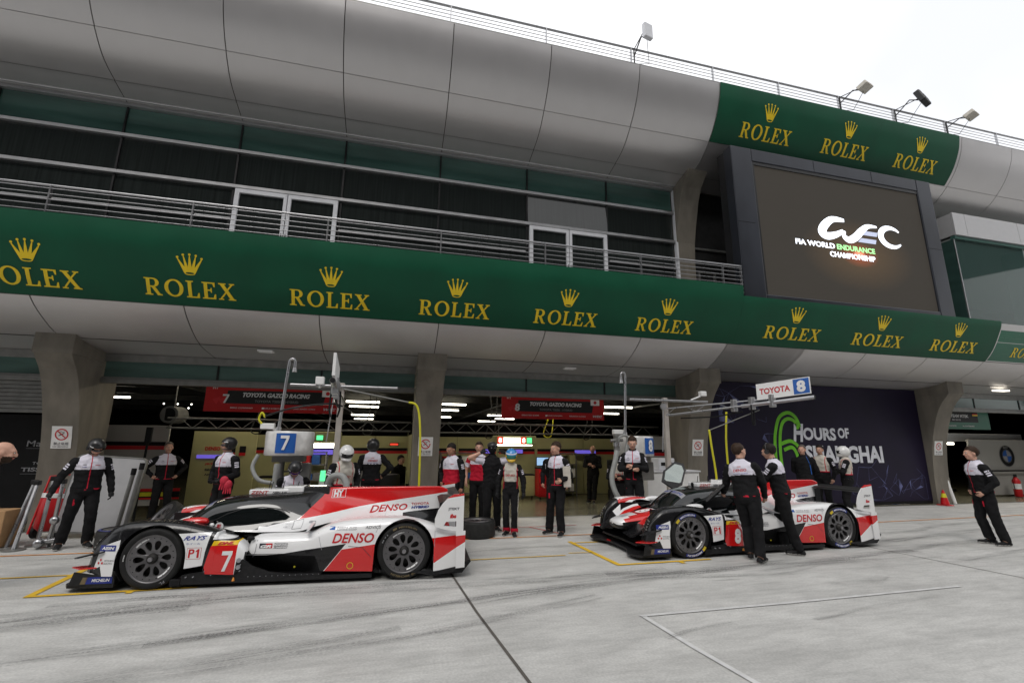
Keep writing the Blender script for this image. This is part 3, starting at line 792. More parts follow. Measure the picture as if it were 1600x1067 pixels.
for x, y in ((18.6, 11.5), (21.0, 12.5), (18.0, 13.3)):
    m = MB(); m.tube([(x, y, 8.2), (x, y, 8.24)], .16, n=12); m.build('ceiling_speaker', 'dull_metal', GR)

# ------------------------------------------------------------------ lower facade: transoms, shutter, soffit lamps
def bay(x0, x1):
    m = MB(); m.bbox((x0, 11.86, 3.44), (x1, 11.99, 3.61), .008); m.bbox((x0, 11.84, 2.96), (x1, 11.99, 3.06), .008); m.box((x0, 11.87, 3.06), (x1, 11.93, 3.10)); m.build('transom_bar', 'dull_metal', BLD)
    n = 3; w = (x1 - x0) / n
    for k in range(n):
        m = MB(); m.box((x0 + k * w + .02, 11.90, 3.10), (x0 + (k + 1) * w - .02, 11.92, 3.44)); m.build('transom_pane', 'lower_glass', BLD)
        if k: m = MB(); m.box((x0 + k * w - .02, 11.88, 3.10), (x0 + k * w + .02, 11.93, 3.44)); m.build('transom_mullion', 'black_metal', BLD)
for a, b in ((-13.5, -6.8), (-6.16, .50), (1.14, 7.93), (17.52, 24.2)): bay(a, b)
m = MB(); m.box((8.57, 11.88, 2.9), (16.88, 11.98, 3.61)); m.build('transom_bar', 'dull_metal', BLD)
for k in range(8):
    m = MB(); m.bbox((-13.5, 11.98, 2.30 + .083 * k), (-6.82, 12.02, 2.375 + .083 * k), .006); m.build('shutter_slat', 'dull_metal', BLD)
for x, y in ((-2.75, 10.9), (4.35, 11.15)):
    m = MB(); z = prof(3.70, LPf); zz = 3.672
    for a, b, c, d in ((-.15, -.1, .15, -.085), (-.15, .085, .15, .1), (-.15, -.085, -.135, .085), (.135, -.085, .15, .085)): m.box((x + a, y + b, zz - .03), (x + c, y + d, zz))
    m.build('recessed_lamp', 'white', BLD)
m = MB(); m.box((19.4, 10.95, 3.60), (19.95, 11.12, 3.65)); m.build('recessed_lamp', 'lamp_soft', BLD)
# floodlights and antennas on the roof rail
def roof_device(x, z, kind, label, cat, px):
    t = thing('floodlight' if 'lamp' in cat else 'antenna_box', label, cat, (px, 9.5, 11.9))
    m = MB(); m.tube([(px, 9.46, 11.6), (px, 9.46, 12.15)], .02); m.tube([(px, 9.45, 11.95), ((px + x) / 2, 9.3, z - .12), (x, 9.25, z - .05)], .018, n=6)
    m.tube([(px, 9.45, 12.15), (x - .1, 9.25, z)], .012, n=6); m.tube([(px + .05, 9.45, 11.7), (px + .4, 9.4, 11.75), (x, 9.25, z - .1)], .008, n=5)
    m.build('bracket', 'black_metal', t)
    Mx = Matrix.Translation((x, 9.2, z)) @ Matrix.Rotation(R(-20 if kind else 0), 4, 'X') @ Matrix.Rotation(R(12), 4, 'Z')
    m = MB()
    if kind == 0: m.bbox((-.14, -.06, -.22), (.14, .06, .22), .02, M=Mx); m.build('housing', 'frame_white', t)
    elif kind == 1: m.bbox((-.19, -.14, -.07), (.19, .14, .07), .02, M=Mx); m.build('housing', 'cloth_cream', t)
    else:
        Mx = Matrix.Translation((x, 9.2, z)) @ Matrix.Rotation(R(18), 4, 'Z') @ Matrix.Rotation(R(-18), 4, 'X')
        m.bbox((-.26, -.05, -.22), (.26, .12, .22), .03, M=Mx); h = m.build('housing', 'black_metal', t)
        m = MB(); m.box((-.22, -.058, -.18), (.22, -.052, .18), M=Mx); m.build('lamp_glass', 'dark_glass', h)
        m = MB(); m.box((-.07, -.066, -.14), (.10, -.060, .10), M=Mx); m.build('reflector', 'alu', h)
roof_device(5.98, 12.55, 0, 'pale grey box antenna on a bracket at the roof railing above the grey fascia', 'antenna', 5.70)
roof_device(13.35, 12.47, 1, 'small cream lamp on a bracket above the middle of the green roof banner', 'lamp', 12.62)
roof_device(15.75, 12.62, 2, 'large black floodlight above the right part of the green roof banner', 'lamp', 14.80)
roof_device(17.75, 12.38, 1, 'small cream lamp on a bracket above the right end of the green roof banner', 'lamp', 16.98)

# ------------------------------------------------------------------ grandstand on the far side of the track (behind the camera, mirrored in the windows)
GS = thing('grandstand', 'long dark roofed grandstand across the track, behind the camera', 'grandstand', (5, -45, 0))
m = MB()
for k in range(15): m.box((-110, -34 - 2.2 * k - 2.2, 0), (120, -34 - 2.2 * k, 2.0 + 1.25 * k))
m.build('seating_tiers', 'stand_grey', GS)
m = MB(); m.prism([(-30, 37), (-30, 38), (-72, 42), (-72, 41)], lambda y, z: (-115, y, z), lambda y, z: (125, y, z)); m.build('stand_roof', 'stand_roof', GS)
m = MB(); m.box((-110, -66, 0), (120, -65, 41)); m.build('rear_wall', 'stand_grey', GS)
for x in range(-105, 125, 15): m = MB(); m.tube([(x, -62, 0), (x, -62, 40)], .5, n=8); m.build('stand_column', 'stand_grey', GS)
# ------------------------------------------------------------------ signs on the columns
LOWP = [(z, y) for y, z in LOWC[2:]]
def no_smoking(x, zc, label):
    t = thing('no_smoking_sign', label, 'sign', (x, 11.5, zc - .22), 'no smoking signs on the columns')
    fn = lambda a, b, o=.012: (x + a, prof(zc + b, LOWP) - o, zc + b)
    m = MB()
    m.sheet([[fn(-.17, b), fn(.17, b)] for b in (-.22, 0, .22)], smooth=False)
    m.sheet([[fn(-.17, b, .002), fn(.17, b, .002)] for b in (-.22, 0, .22)], smooth=False)
    m.build('sign_board', 'white', t)
    f2 = lambda a, b: fn(a, b, .016)
    m = MB()
    V, F = fill2d([circle(0, .055, .115, 28), circle(0, .055, .092, 28)]); m.flat(V, F, f2)
    V, F = ribbon([(-.064, .119), (.064, -.009)], .02); m.flat(V, F, lambda a, b: fn(a, b, .019))
    m.build('prohibition_ring', 'text_red', t)
    m = MB(); V, F = ribbon([(-.05, .03), (.045, .085)], .016); m.flat(V, F, f2); V, F = ribbon([(-.04, .105), (-.01, .115), (.02, .10), (.05, .115)], .009); m.flat(V, F, f2)
    put(m, '禁止吸烟', -.125, -.155, .25, .06, f2, bold=.01); put(m, 'NO SMOKING', -.13, -.195, .26, .022, f2, bold=.02)
    m.build('lettering', 'text_black', t)
no_smoking(-6.44, 1.80, 'white no smoking sign on the leftmost concrete column, beside the helmeted mechanic')
no_smoking(0.80, 1.67, 'white no smoking sign on the column between the two open garages')
no_smoking(8.24, 1.69, 'white no smoking sign on the column left of the dark race poster')
no_smoking(17.13, 1.73, 'white no smoking sign on the column right of the dark race poster')

# ------------------------------------------------------------------ race poster wall
PO = thing('race_poster', 'large dark purple poster wall with green six and white hours lettering', 'poster', (13, 11.8, 0))
m = MB(); m.box((8.62, 11.76, .10), (16.87, 11.80, 3.60)); m.build('poster_sheet', 'poster', PO)
m = MB(); m.box((8.62, 11.77, 0.02), (16.87, 11.80, .098)); m.build('skirting', 'black', PO)
pf = lambda x, z: (x * .992, 11.752, z)
m = MB()
for dx, w in ((0, .105), (.18, .105)):
    P6 = smooth_tab([(12.36 - dx * .45, 2.32 + dx*-.35), (12.22 - dx * .25, 2.62 - dx * .75), (11.95, 2.74 - dx), (11.62 + dx * .6, 2.58 - dx * .8), (11.42 + dx, 2.10), (11.36 + dx, 1.60), (11.36 + dx, 1.10)], 6)
    V, F = ribbon(P6, w); m.flat(V, F, lambda x, z: (x * .992 - .24, 11.752, z))
for dx, w in ((0, .105), (.18, .105)):
    P6 = smooth_tab([(11.60 + dx*.4, 1.82 - dx), (11.95, 1.90 - dx), (12.22 - dx * .75, 1.72 - dx * .6), (12.33 - dx, 1.38), (12.33 - dx, 1.02)], 6)
    V, F = ribbon(P6, w); m.flat(V, F, lambda x, z: (x * .992 - .24, 11.748, z))
m.build('figure_six', 'poster_green', PO)
m = MB()
put(m, 'H', 11.82, 1.88, .42, .54, pf, bold=.04, shear=.2); put(m, 'OURS', 12.20, 1.93, 1.25, .38, pf, bold=.04); put(m, 'OF', 13.53, 2.0, .44, .32, pf, bold=.04)
put(m, 'SHANGHAI', 12.20, 1.26, 3.02, .52, pf, bold=.04)
m.build('lettering', 'poster_white', PO)
rw = random.Random(5)
m = MB()
def web(cx, cz, sx, sz, n, seed):
    q = random.Random(seed); P = [(cx + q.gauss(0, sx), cz + q.gauss(0, sz)) for _ in range(n)]
    P = [(min(16.9, max(8.75, a)), min(3.5, max(.16, b))) for a, b in P]
    k = 0
    for i in range(n):
        d = sorted(range(n), key=lambda j: (P[j][0] - P[i][0]) ** 2 + (P[j][1] - P[i][1]) ** 2)[1:4]
        for j in d:
            if j > i:
                V, F = ribbon([P[i], P[j]], .006); k += 1
                m.flat(V, F, lambda x, z, kk=k: (x * .992, 11.7535 - .00012 * (kk % 40), z))
        if i % 5 == 0:
            m.add([(P[i][0] * .992, 11.7545 - .0001 * (i % 9), P[i][1]), (P[d[0]][0] * .992, 11.7545 - .0001 * (i % 9), P[d[0]][1]), (P[d[1]][0] * .992, 11.7545 - .0001 * (i % 9), P[d[1]][1])], [(0, 1, 2)])
web(15.3, .75, .8, .36, 40, 3); web(10.2, 2.75, .65, .4, 24, 8); web(10.9, 2.0, .25, .25, 9, 4); web(16.2, .5, .4, .25, 12, 9)
m.build('triangle_web', 'poster_web', PO, kind='stuff')

# ------------------------------------------------------------------ garage hall
HALL = thing('garage_hall', 'dark hall behind the open garages with rows of ceiling lights', 'garage', (0, 20, 0))
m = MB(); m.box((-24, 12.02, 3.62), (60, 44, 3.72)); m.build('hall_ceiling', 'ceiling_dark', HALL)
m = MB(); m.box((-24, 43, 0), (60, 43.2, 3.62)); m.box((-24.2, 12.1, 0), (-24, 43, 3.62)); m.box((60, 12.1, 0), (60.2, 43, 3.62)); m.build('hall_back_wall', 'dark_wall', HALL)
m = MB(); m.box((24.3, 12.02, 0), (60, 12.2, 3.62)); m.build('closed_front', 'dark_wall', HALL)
for y in (13.9, 16.5, 19.3, 22.4, 26, 30):
    m = MB(); m.box((-23, y, 3.38), (26, y + .14, 3.60)); m.build('ceiling_beam', 'ceiling_dark', HALL)
for x in (-5.9, -4.4, -2.2, 1.6, 4.4, 6.9, 10):
    m = MB(); m.tube([(x, 12.4, 3.30), (x, 42, 3.30)], .05, n=6); m.build('ceiling_pipe', 'dull_metal', HALL)
base = None
for x, y, w in ((-1.15, 19.0, 1.25), (-1.25, 21.6, 1.25), (-1.7, 28.6, 1.4), (-1.9, 33.6, 1.5), (-4.3, 21.5, 1.2), (-3.2, 21.4, .6), (2.25, 19.0, 1.15), (2.45, 22.6, 1.1), (2.85, 29.0, 1.1), (7.0, 29.5, 1.6), (6.6, 33.5, 1.7),
                (9.2, 18.0, 1.15), (10.6, 22.0, 1.2), (5.8, 26, 1.2), (21.5, 19.0, 1.5), (-10, 20, 1.3), (15, 20, 1.3)):
    if base is None: m = MB(); m.bbox((x - .62, y - .05, 3.24), (x + .62, y + .05, 3.30), .01); base = m.build('ceiling_light', 'light', HALL); b0 = (x, y)
    else: inst(base, 'ceiling_light', HALL, (x - b0[0], y - b0[1], 0))
for k, x in enumerate((-4.9, -3.6, -2.3, -.9, 2.0, 3.4, 4.8, 6.2, 19.0, 20.8, 22.6)):  # unseen lamps added behind the lintel to brighten the garage walls
    m = MB(); m.bbox((x - .55, 13.35, 3.34), (x + .55, 13.45, 3.40), .01); m.build('hidden_fill_light', 'light_fill', HALL)
# silver slats upper left of garage seven, every third coloured gold as if lit
for k in range(7):
    m = MB(); m.box((-6.1 + .30 * k, 13.2 + .2 * k, 3.34 - .02 * k), (-5.98 + .30 * k, 18 + .5 * k, 3.37 - .02 * k)); m.build('ceiling_slat', 'gold' if k % 3 == 0 else 'dull_metal', HALL)
# downlight cluster left
for k in range(5): m = MB(); m.ball((-6.2 + .17 * k, 15 + .3 * (k % 2), 2.75 - .09 * (k % 2)), .02, seg=8); m.build('spot_lamp', 'light_small', HALL)

# truss across both garages
def truss(name, label, x0, x1, y, z0, z1):
    t = thing(name, label, 'truss', (x0, y, z0))
    for yy in (y, y + .26):
        for z in (z0, z1): m = MB(); m.tube([(x0, yy, z), (x1, yy, z)], .022, n=6); m.build('chord', 'dull_metal', t)
    b1 = b2 = None; w = .27; n = int((x1 - x0) / w)
    for k in range(n):
        a = x0 + k * w; up = k % 2
        if not up:
            if b1 is None: m = MB(); m.tube([(a, y, z0), (a + w, y, z1)], .010, n=5, cap=False); b1 = m.build('brace', 'dull_metal', t); k1 = a
            else: inst(b1, 'brace', t, (a - k1, 0, 0))
        else:
            if b2 is None: m = MB(); m.tube([(a, y, z1), (a + w, y, z0)], .010, n=5, cap=False); b2 = m.build('brace', 'dull_metal', t); k2 = a
            else: inst(b2, 'brace', t, (a - k2, 0, 0))
    for k in range(0, n, 6):
        a = x0 + k * w; m = MB(); m.tube([(a, y, z0), (a, y + .26, z0)], .012, n=5); m.tube([(a, y, z1), (a, y + .26, z1)], .012, n=5); m.build('cross_bar', 'dull_metal', t)
    return t
truss('lighting_truss', 'grey aluminium lattice truss spanning the left garage under its red name board', -5.2, .48, 12.9, 2.05, 2.28)
truss('lighting_truss', 'grey aluminium lattice truss spanning the garage left of the race poster', 1.16, 7.9, 12.9, 2.03, 2.28)
truss('lighting_truss', 'lattice truss deep in the garage right of the race poster', 17.6, 24, 14.9, 3.0, 3.25)

# partitions
def partition(name, label, x0, x1, y, z1, mt='cream_wall', stripe=True, z0=0.02, parts_at=None):
    t = thing(name, label, 'partition', ((x0 + x1) / 2, y, 0))
    xs = parts_at or [x0, x1]
    for a, b in zip(xs, xs[1:]):
        m = MB(); m.bbox((a + .006, y, z0), (b - .006, y + .06, z1), .006); m.build('wall_panel', mt, t)
        if stripe:
            m = MB(); m.box((a + .05, y - .006, z1 - .47), (b - .05, y - .001, z1 - .38)); m.build('black_stripe', 'black', t)
            m = MB(); m.box((a + .05, y - .006, z1 - .56), (b - .05, y - .001, z1 - .472)); m.build('red_stripe', 'red', t)
    return t
p1 = partition('garage_partition', 'pale grey display wall with black and red stripes behind the helmeted mechanic at left', -6.6, -5.15, 13.0, 2.10, 'grey_wall', z0=.28)
m = MB(); m.box((-6.2, 12.985, .60), (-4.75, 12.996, .66)); m.build('red_edge', 'red', p1)
m = MB(); m.box((-6.2, 12.985, .46), (-4.75, 12.996, .60)); m.build('black_band', 'black', p1)
m = MB(); m.box((-5.55, 12.975, .49), (-4.95, 12.984, .58)); m.build('yellow_label', 'hose_yellow', p1)
m = MB(); m.box((-6.2, 12.985, .42), (-4.75, 12.996, .46)); m.build('red_edge', 'red', p1)
p2 = partition('garage_partition', 'cream yellow garage wall with sponsor names, behind the man with hands on hips', -5.10, -3.55, 14.3, 2.0, stripe=False)
fn = lambda a, b: (a, 14.29, b)
m = MB(); put(m, 'DENSO', -4.78, 1.50, .36, .10, fn, bold=.04); put(m, 'JBT', -4.74, 1.12, .2, .06, fn, bold=.04); m.build('lettering', 'text_red', p2)
m = MB(); m.box((-4.3, 14.28, 1.45), (-4.05, 14.296, 1.62)); m.box((-3.95, 14.28, 1.45), (-3.8, 14.296, 1.62)); m.build('sponsor_board', 'black', p2)
m = MB(); m.box((-4.3, 14.27, 1.37), (-4.05, 14.296, 1.448)); m.box((-3.95, 14.27, 1.37), (-3.8, 14.296, 1.448)); m.build('red_edge', 'red', p2)
m = MB(); put(m, 'BBS', -4.72, .98, .16, .06, fn, bold=.04); put(m, 'AISIN', -4.72, .86, .24, .05, fn, bold=.04); m.build('lettering', 'text_black', p2)
m = MB(); m.box((-4.95, 14.27, 1.30), (-4.35, 14.29, 1.39)); m.build('purple_display', 'screen_purple', p2)
partition('garage_partition', 'cream yellow back wall with striped band across the left garage', -4.1, .8, 16.2, 1.95, parts_at=[-4.1, -2.9, -1.7, -.5, .8])
partition('garage_partition', 'cream yellow back wall with striped band behind the driver in the blue and yellow helmet', .8, 8.6, 16.2, 1.95, parts_at=[.8, 2.2, 3.6, 5.0, 6.8, 8.6])
t = partition('garage_partition', 'side wall of the left garage next to the middle column', .4, .42, 12.4, 2.0, stripe=False)
m = MB(); m.box((.55, 12.3, 0), (.75, 16.1, 1.98)); m.build('wall_panel', 'cream_wall', t)
t = partition('garage_partition', 'grey wall panel with black and red band behind the white desk at the right garage', 6.6, 7.95, 12.5, 2.0, 'grey_wall')
# screens and cabinets in the garages
def monitor(x, y, z, w, h, mt, label, name='monitor'):
    t = thing(name, label, 'monitor', (x, y, z))
    m = MB(); m.bbox((x - w / 2 - .02, y, z - .02), (x + w / 2 + .02, y + .04, z + h + .02), .008); m.build('casing', 'black', t)
    m = MB(); m.box((x - w / 2, y - .004, z), (x + w / 2, y - .001, z + h)); m.build('display', mt, t)
monitor(5.15, 15.9, 1.02, .42, .26, 'lcd', 'small lit monitor on the back wall left of the man in black racing suit')
monitor(3.25, 15.9, 1.42, .28, .13, 'screen_purple', 'purple lit display at the left behind the blue and yellow helmet')
monitor(4.25, 15.9, 1.42, .36, .13, 'screen_purple', 'purple lit display at the right of the blue and yellow helmet')
monitor(6.75, 15.9, 1.42, .8, .12, 'screen_purple', 'long purple lit display on the back wall left of the fuel hose')
monitor(-2.05, 15.9, 1.36, .6, .15, 'screen_purple', 'purple lit display behind the silver fuel tank')
monitor(.1, 15.9, 1.66, .25, .06, 'screen_red', 'small red lit display on the back wall of the left garage')
def cabinet(x, y, w, d, h, mt, label, dark_top=True):
    t = thing('tool_cabinet', label, 'cabinet', (x, y, 0))
    m = MB(); m.bbox((x - w / 2, y, .08), (x + w / 2, y + d, h), .015); m.build('body', mt, t)
    m = MB()
    for sx in (-1, 1): m.tube([(x + sx * (w / 2 - .08), y + .1, .05), (x + sx * (w / 2 - .05), y + .1, .05)], .05, n=10)
    m.build('caster', 'black', t)
    for k in range(4):
        m = MB(); m.bbox((x - w / 2 + .03, y - .012, .14 + k * (h - .2) / 4), (x + w / 2 - .03, y - .001, .14 + (k + .88) * (h - .2) / 4), .004); m.build('drawer', mt, t)
    if dark_top: m = MB(); m.bbox((x - w / 2 - .01, y - .01, h + .001), (x + w / 2 + .01, y + d, h + .04), .008); m.build('worktop', 'black', t)
cabinet(4.02, 15.2, .30, .4, .85, 'cream_wall', 'slim cream cabinet beside the driver in the patterned suit')
cabinet(4.45, 15.3, .45, .4, .72, 'cream_wall', 'low cream cabinet with dark top near the back of the right garage')
cabinet(-3.1, 14.8, .9, .5, .75, 'cream_wall', 'cream cabinet right of the mechanic with red gloves')
cabinet(-1.35, 12.4, .55, .45, .98, 'white', 'white cabinet right of the crouching mechanic behind the first car', False)
m = MB(); m.box((-1.60, 12.36, .84), (-1.49, 12.385, 1.08)); tag(m.build('green_screen', 'screen_green', origin=(-1.5, 12.36, .82)), 'small bright green light panel right of the crouching mechanic', 'light panel')
# countdown lamp gantries
def gantry(x, y, z, w, num, label):
    t = thing('gantry_lamp', label, 'lamp', (x, y, z))
    m = MB(); m.bbox((x - w / 2, y, z), (x + w / 2, y + .5, z + .26), .03); m.build('housing', 'cream_wall', t)
    m = MB(); m.box((x - w * .32, y - .01, z + .04), (x + w * .10, y - .002, z + .20)); m.build('lit_panel', 'light_small', t)
    for a in (-.46, .12):
        m = MB(); m.box((x + a * w, y - .012, z + .03), (x + (a + .12) * w, y - .003, z + .22)); m.build('number_plate', 'screen_red', t)
        m = MB(); put(m, num, x + (a + .03) * w, z + .06, .06 * w, .13, lambda p, q: (p, y - .018, q), bold=.06); m.build('number', 'light_small', t)
    m = MB(); m.box((x + .26 * w, y - .012, z + .05), (x + .38 * w, y - .003, z + .2)); m.build('green_light', 'screen_green', t)
    m = MB(); m.box((x - w * .4, y + .05, z - .03), (x + w * .4, y + .45, z - .004)); m.build('diffuser', 'light', t)
    m = MB()
    for s in (-.4, .4): m.tube([(x + s * w, y + .2, z + .26), (x + s * w, y + .2, 2.3)], .012, n=5)
    m.build('hanger', 'dull_metal', t)
gantry(3.62, 13.7, 1.72, 1.25, '8', 'lit cream gantry lamp with red eights above the driver in blue and yellow helmet')
t = thing('gantry_lamp', 'lit cream gantry lamp with green light, right of the silver fuel tank', 'lamp', (-1.8, 13.6, 1.6))
m = MB(); m.bbox((-2.3, 13.6, 1.72), (-1.35, 14.1, 2.02), .03); m.build('housing', 'cream_wall', t)
m = MB(); m.box((-1.94, 13.59, 1.80), (-1.78, 13.598, 1.92)); m.build('green_light', 'screen_green', t)
m = MB(); m.box((-2.25, 13.62, 1.60), (-1.40, 14.05, 1.71)); m.build('diffuser', 'light', t)
# ventilator drum in left garage
t = thing('ventilator', 'round black ventilator fan hanging left in the garage above the display wall', 'fan', (-5.35, 13.4, 2.3))
m = MB(); m.tube([(-5.35, 13.3, 2.38), (-5.30, 13.8, 2.38)], .21, n=16); m.build('drum', 'dull_metal', t)
m = MB(); m.tube([(-5.352, 13.29, 2.38), (-5.35, 13.299, 2.38)], .16, n=16); m.build('fan_grille', 'black', t)
m = MB(); m.tube([(-5.33, 13.5, 2.6), (-5.33, 13.5, 3.4)], .015); m.build('hanger', 'dull_metal', t)
t = thing('tripod_stand', 'thin black stand pole in front of the striped grey wall', 'stand', (-5.35, 12.6, 0))
m = MB(); m.tube([(-5.42, 12.6, 0), (-5.40, 12.6, 2.0)], .025, n=6); m.build('pole', 'black', t)
m = MB(); m.bbox((-5.46, 12.56, 1.7), (-5.34, 12.64, 2.05), .01); m.build('head', 'black', t)

# name boards
def name_board(x0, x1, z0, z1, num, label, flag=True):
    t = thing('name_board', label, 'sign board', ((x0 + x1) / 2, 12.15, z0), 'red team name boards over the garages')
    Y = 12.15; w = x1 - x0
    m = MB(); m.box((x0, Y, z0), (x1, Y + .03, z1)); m.build('board', 'banner_red', t)
    fn = lambda a, b: (a, Y - .008, b); fa = lambda a, b: (a, Y - .004, b)
    m = MB(); m.add([fa(x0 + .42, z0 + .19), fa(x1 - .36, z0 + .19), fa(x1 - .30, z1 - .08), fa(x0 + .46, z1 - .10)], [(0, 1, 2, 3)]); m.build('dark_field', 'banner_dark', t)
    m = MB(); put(m, 'TOYOTA GAZOO RACING', x0 + .78, z0 + .345, w - 1.45, .105, fn, bold=.045, shear=.25); put(m, num, x0 + .36, z0 + .20, .14, .20, fn, bold=.04, shear=.1); put(m, 'HY', x0 + .14, z1 - .075, .12, .06, fn, bold=.03)
    put(m, 'WEC', x1 - .34, z0 + .07, .28, .06, fn, bold=.04, shear=.3); m.build('lettering', 'banner_text', t)
    m = MB(); put(m, 'TOYOTA TS050 - HYBRID', x0 + 1.05, z0 + .225, .95, .055, fn, bold=.01); m.build('lettering', 'banner_grey', t)
    names = ('MIKE CONWAY', 'KAMUI KOBAYASHI', 'JOSE MARIA LOPEZ') if num == '7' else ('SEBASTIEN BUEMI', 'KAZUKI NAKAJIMA', 'FERNANDO ALONSO')
    m = MB()
    for k, s in enumerate(names): put(m, s, x0 + .55 + .68 * k, z0 + .075, .48, .035, fn, bold=.01)
    m.build('lettering', 'banner_text', t)
    m = MB(); m.box((x1 - .40, Y - .014, z1 - .19), (x1 - .14, Y - .009, z1 - .03)); f = m.build('flag', 'white', t)
    m = MB(); V, F = fill2d([circle(x1 - .27, z1 - .11, .045, 16)]); m.flat(V, F, lambda a, b: (a, Y - .018, b)); m.build('flag_disc', 'red', f)
    m = MB(); m.box((x0 + .92 + .3, Y - .014, z0 + .072), (x0 + 1.28 - .01, Y - .009, z0 + .112)); m.build('flag', 'white', t)
    m = MB()
    for q, z in ((random.Random(2), 0),):
        for k in range(3):
            cx = x0 + .25 + .12 * k; cz = z0 + .28; m.add([(cx - .1, Y - .002 - .0003 * k, cz), (cx + .08, Y - .002 - .0003 * k, cz + .07), (cx, Y - .002 - .0003 * k, cz - .12)], [(0, 1, 2)])
    m.build('triangle_pattern', 'red', t)
name_board(-4.22, -1.30, 2.42, 3.01, '7', 'red team name board with a seven, hanging over the left garage')
name_board(2.80, 5.75, 2.41, 3.00, '8', 'red team name board with an eight, hanging over the garage behind the driver')
t = thing('name_board', 'green team name board with small striped flag over the badge garage', 'sign board', (19.6, 12.15, 2.4))
fn = lambda a, b: (a, 12.14, b)
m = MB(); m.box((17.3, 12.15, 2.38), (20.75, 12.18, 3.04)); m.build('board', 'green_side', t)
m = MB(); m.box((17.6, 12.145, 2.62), (20.2, 12.149, 2.98)); m.build('dark_field', 'banner_dark', t)
m = MB(); put(m, 'BMW TEAM MTEK', 18.5, 2.78, 1.25, .11, fn, bold=.03); put(m, 'BMW M8 GTE', 18.95, 2.68, .4, .045, fn); put(m, 'M. TOMCZYK', 18.6, 2.47, .5, .045, fn); put(m, 'N. CATSBURG', 19.4, 2.47, .55, .045, fn); m.build('lettering', 'banner_text', t)
for k, c in enumerate(('black', 'red', 'gold')): m = MB(); m.box((19.95, 12.135, 2.93 - .04 * k), (20.2, 12.141, 2.967 - .04 * k)); m.build('flag_stripe', c, t)

# right-hand garage
t = thing('garage_partition', 'pale wall with a round car maker badge in the garage at the far right', 'partition', (22, 13, 0))
m = MB(); m.bbox((20.9, 13.0, .05), (24.5, 13.08, 2.05), .01); m.build('wall_panel', 'grey_wall', t)
m = MB(); m.bbox((17.5, 13.4, 1.98), (24.5, 13.48, 2.28), .01); m.build('backstage_beam', 'soffit_white', t)
m = MB(); put(m, 'BACKSTAGE', 18.4, 2.06, 1.25, .16, lambda a, b: (a, 13.392, b), bold=.05); m.build('lettering', 'text_black', t)
cx, cz = 22.75, 1.45; fb = lambda o: (lambda a, b: (a, 12.995 - o, b))
m = MB(); V, F = fill2d([circle(cx, cz, .40, 36)]); m.flat(V, F, fb(0)); m.build('badge_disc', 'black', t)
m = MB(); V, F = fill2d([circle(cx, cz, .40, 36), circle(cx, cz, .375, 36)]); m.flat(V, F, fb(.004)); V, F = fill2d([circle(cx, cz, .25, 30), circle(cx, cz, .235, 30)]); m.flat(V, F, fb(.004))
put(m, 'BMW', cx - .13, cz + .27, .26, .085, fb(.004), bold=.04); m.build('badge_ring', 'dull_metal', t)
for k in range(4):
    q = [(cx, cz)] + [(cx + .22 * math.cos(R(90 * k + i * 15)), cz + .22 * math.sin(R(90 * k + i * 15))) for i in range(7)]
    m = MB(); V, F = fill2d([q]); m.flat(V, F, fb(.005)); m.build('badge_quarter', 'text_grey' if k % 2 == 0 else 'blue', t)
m = MB(); m.box((17.6, 13.55, 1.86), (21.0, 13.6, 1.93)); m.build('light_strip', 'light', t)
m = MB(); m.tube([(20.9, 12.85, .92), (24.5, 12.85, .92)], .03, n=6); m.build('barrier_rail', 'black', t)
m = MB(); m.bbox((17.5, 17, .0), (24.5, 17.1, 2.6), .01); m.build('wall_panel', 'grey_wall', t)
# part of a parked racing car inside that garage
t = thing('parked_race_car', 'white and blue racing car front inside the garage beside the badge wall', 'car', (19.0, 14.6, 0))
def simple_loft(mb, secs, m=0):
    mb.sheet([[(x, y, z) for (y, z) in s] for x, s in secs], m)
m = MB()
secs = []
for x, h, w in ((17.3, .55, .7), (17.8, .8, .85), (18.4, .92, .95), (19.0, .95, .95), (19.5, 1.15, .85), (20.0, 1.30, .72), (20.8, 1.32, .70), (21.3, 1.1, .8), (21.8, .95, .95)):
    secs.append((x, [(15.4 - w, .15), (15.4 - w, h * .55), (15.4 - w * .93, h * .82), (15.4 - w * .6, h), (15.4, h * 1.03), (15.4 + w * .6, h), (15.4 + w, h * .6), (15.4 + w, .15)]))
simple_loft(m, secs); m.build('body', 'car_white', t)
m = MB(); simple_loft(m, [(x, [(y - .01 if y < 15.4 else y, z) for y, z in s[:3]]) for x, s in secs[:4]]); m.build('blue_stripe', 'blue', t)
for x in (18.2, 21.2):
    m = MB(); m.tube([(x, 14.40, .34), (x, 14.7, .34)], .34, n=20); w = m.build('wheel', 'tyre', t)
    m = MB(); m.tube([(x, 14.385, .34), (x, 14.398, .34)], .22, n=20); m.build('rim', 'rim_light', w)
m = MB(); m.bbox((17.2, 14.4, .04), (22, 16.4, .14), .02); m.build('floor_tray', 'carbon', t)
def extinguisher(x, y, s, label):
    t = thing('fire_extinguisher', label, 'fire extinguisher', (x, y, 0))
    m = MB(); m.tube([(x, y, .02), (x, y, .05), (x, y, .44 * s), (x, y, .50 * s), (x, y, .53 * s)], [.07 * s, .085 * s, .085 * s, .05 * s, .025 * s], n=14); m.build('cylinder', 'red', t)
    m = MB(); m.bbox((x - .05 * s, y - .02, .53 * s), (x + .05 * s, y + .02, .60 * s), .006); m.tube([(x - .05 * s, y, .56 * s), (x - .12 * s, y, .45 * s), (x - .1 * s, y, .2 * s)], .011, n=6); m.build('valve', 'black', t)
    m = MB(); m.tube([(x, y, .22 * s), (x, y, .36 * s)], .087 * s, n=14, cap=False); m.build('paper_label', 'white', t)
extinguisher(22.25, 12.6, 1.35, 'red fire extinguisher by the pale wall in the garage at the far right')
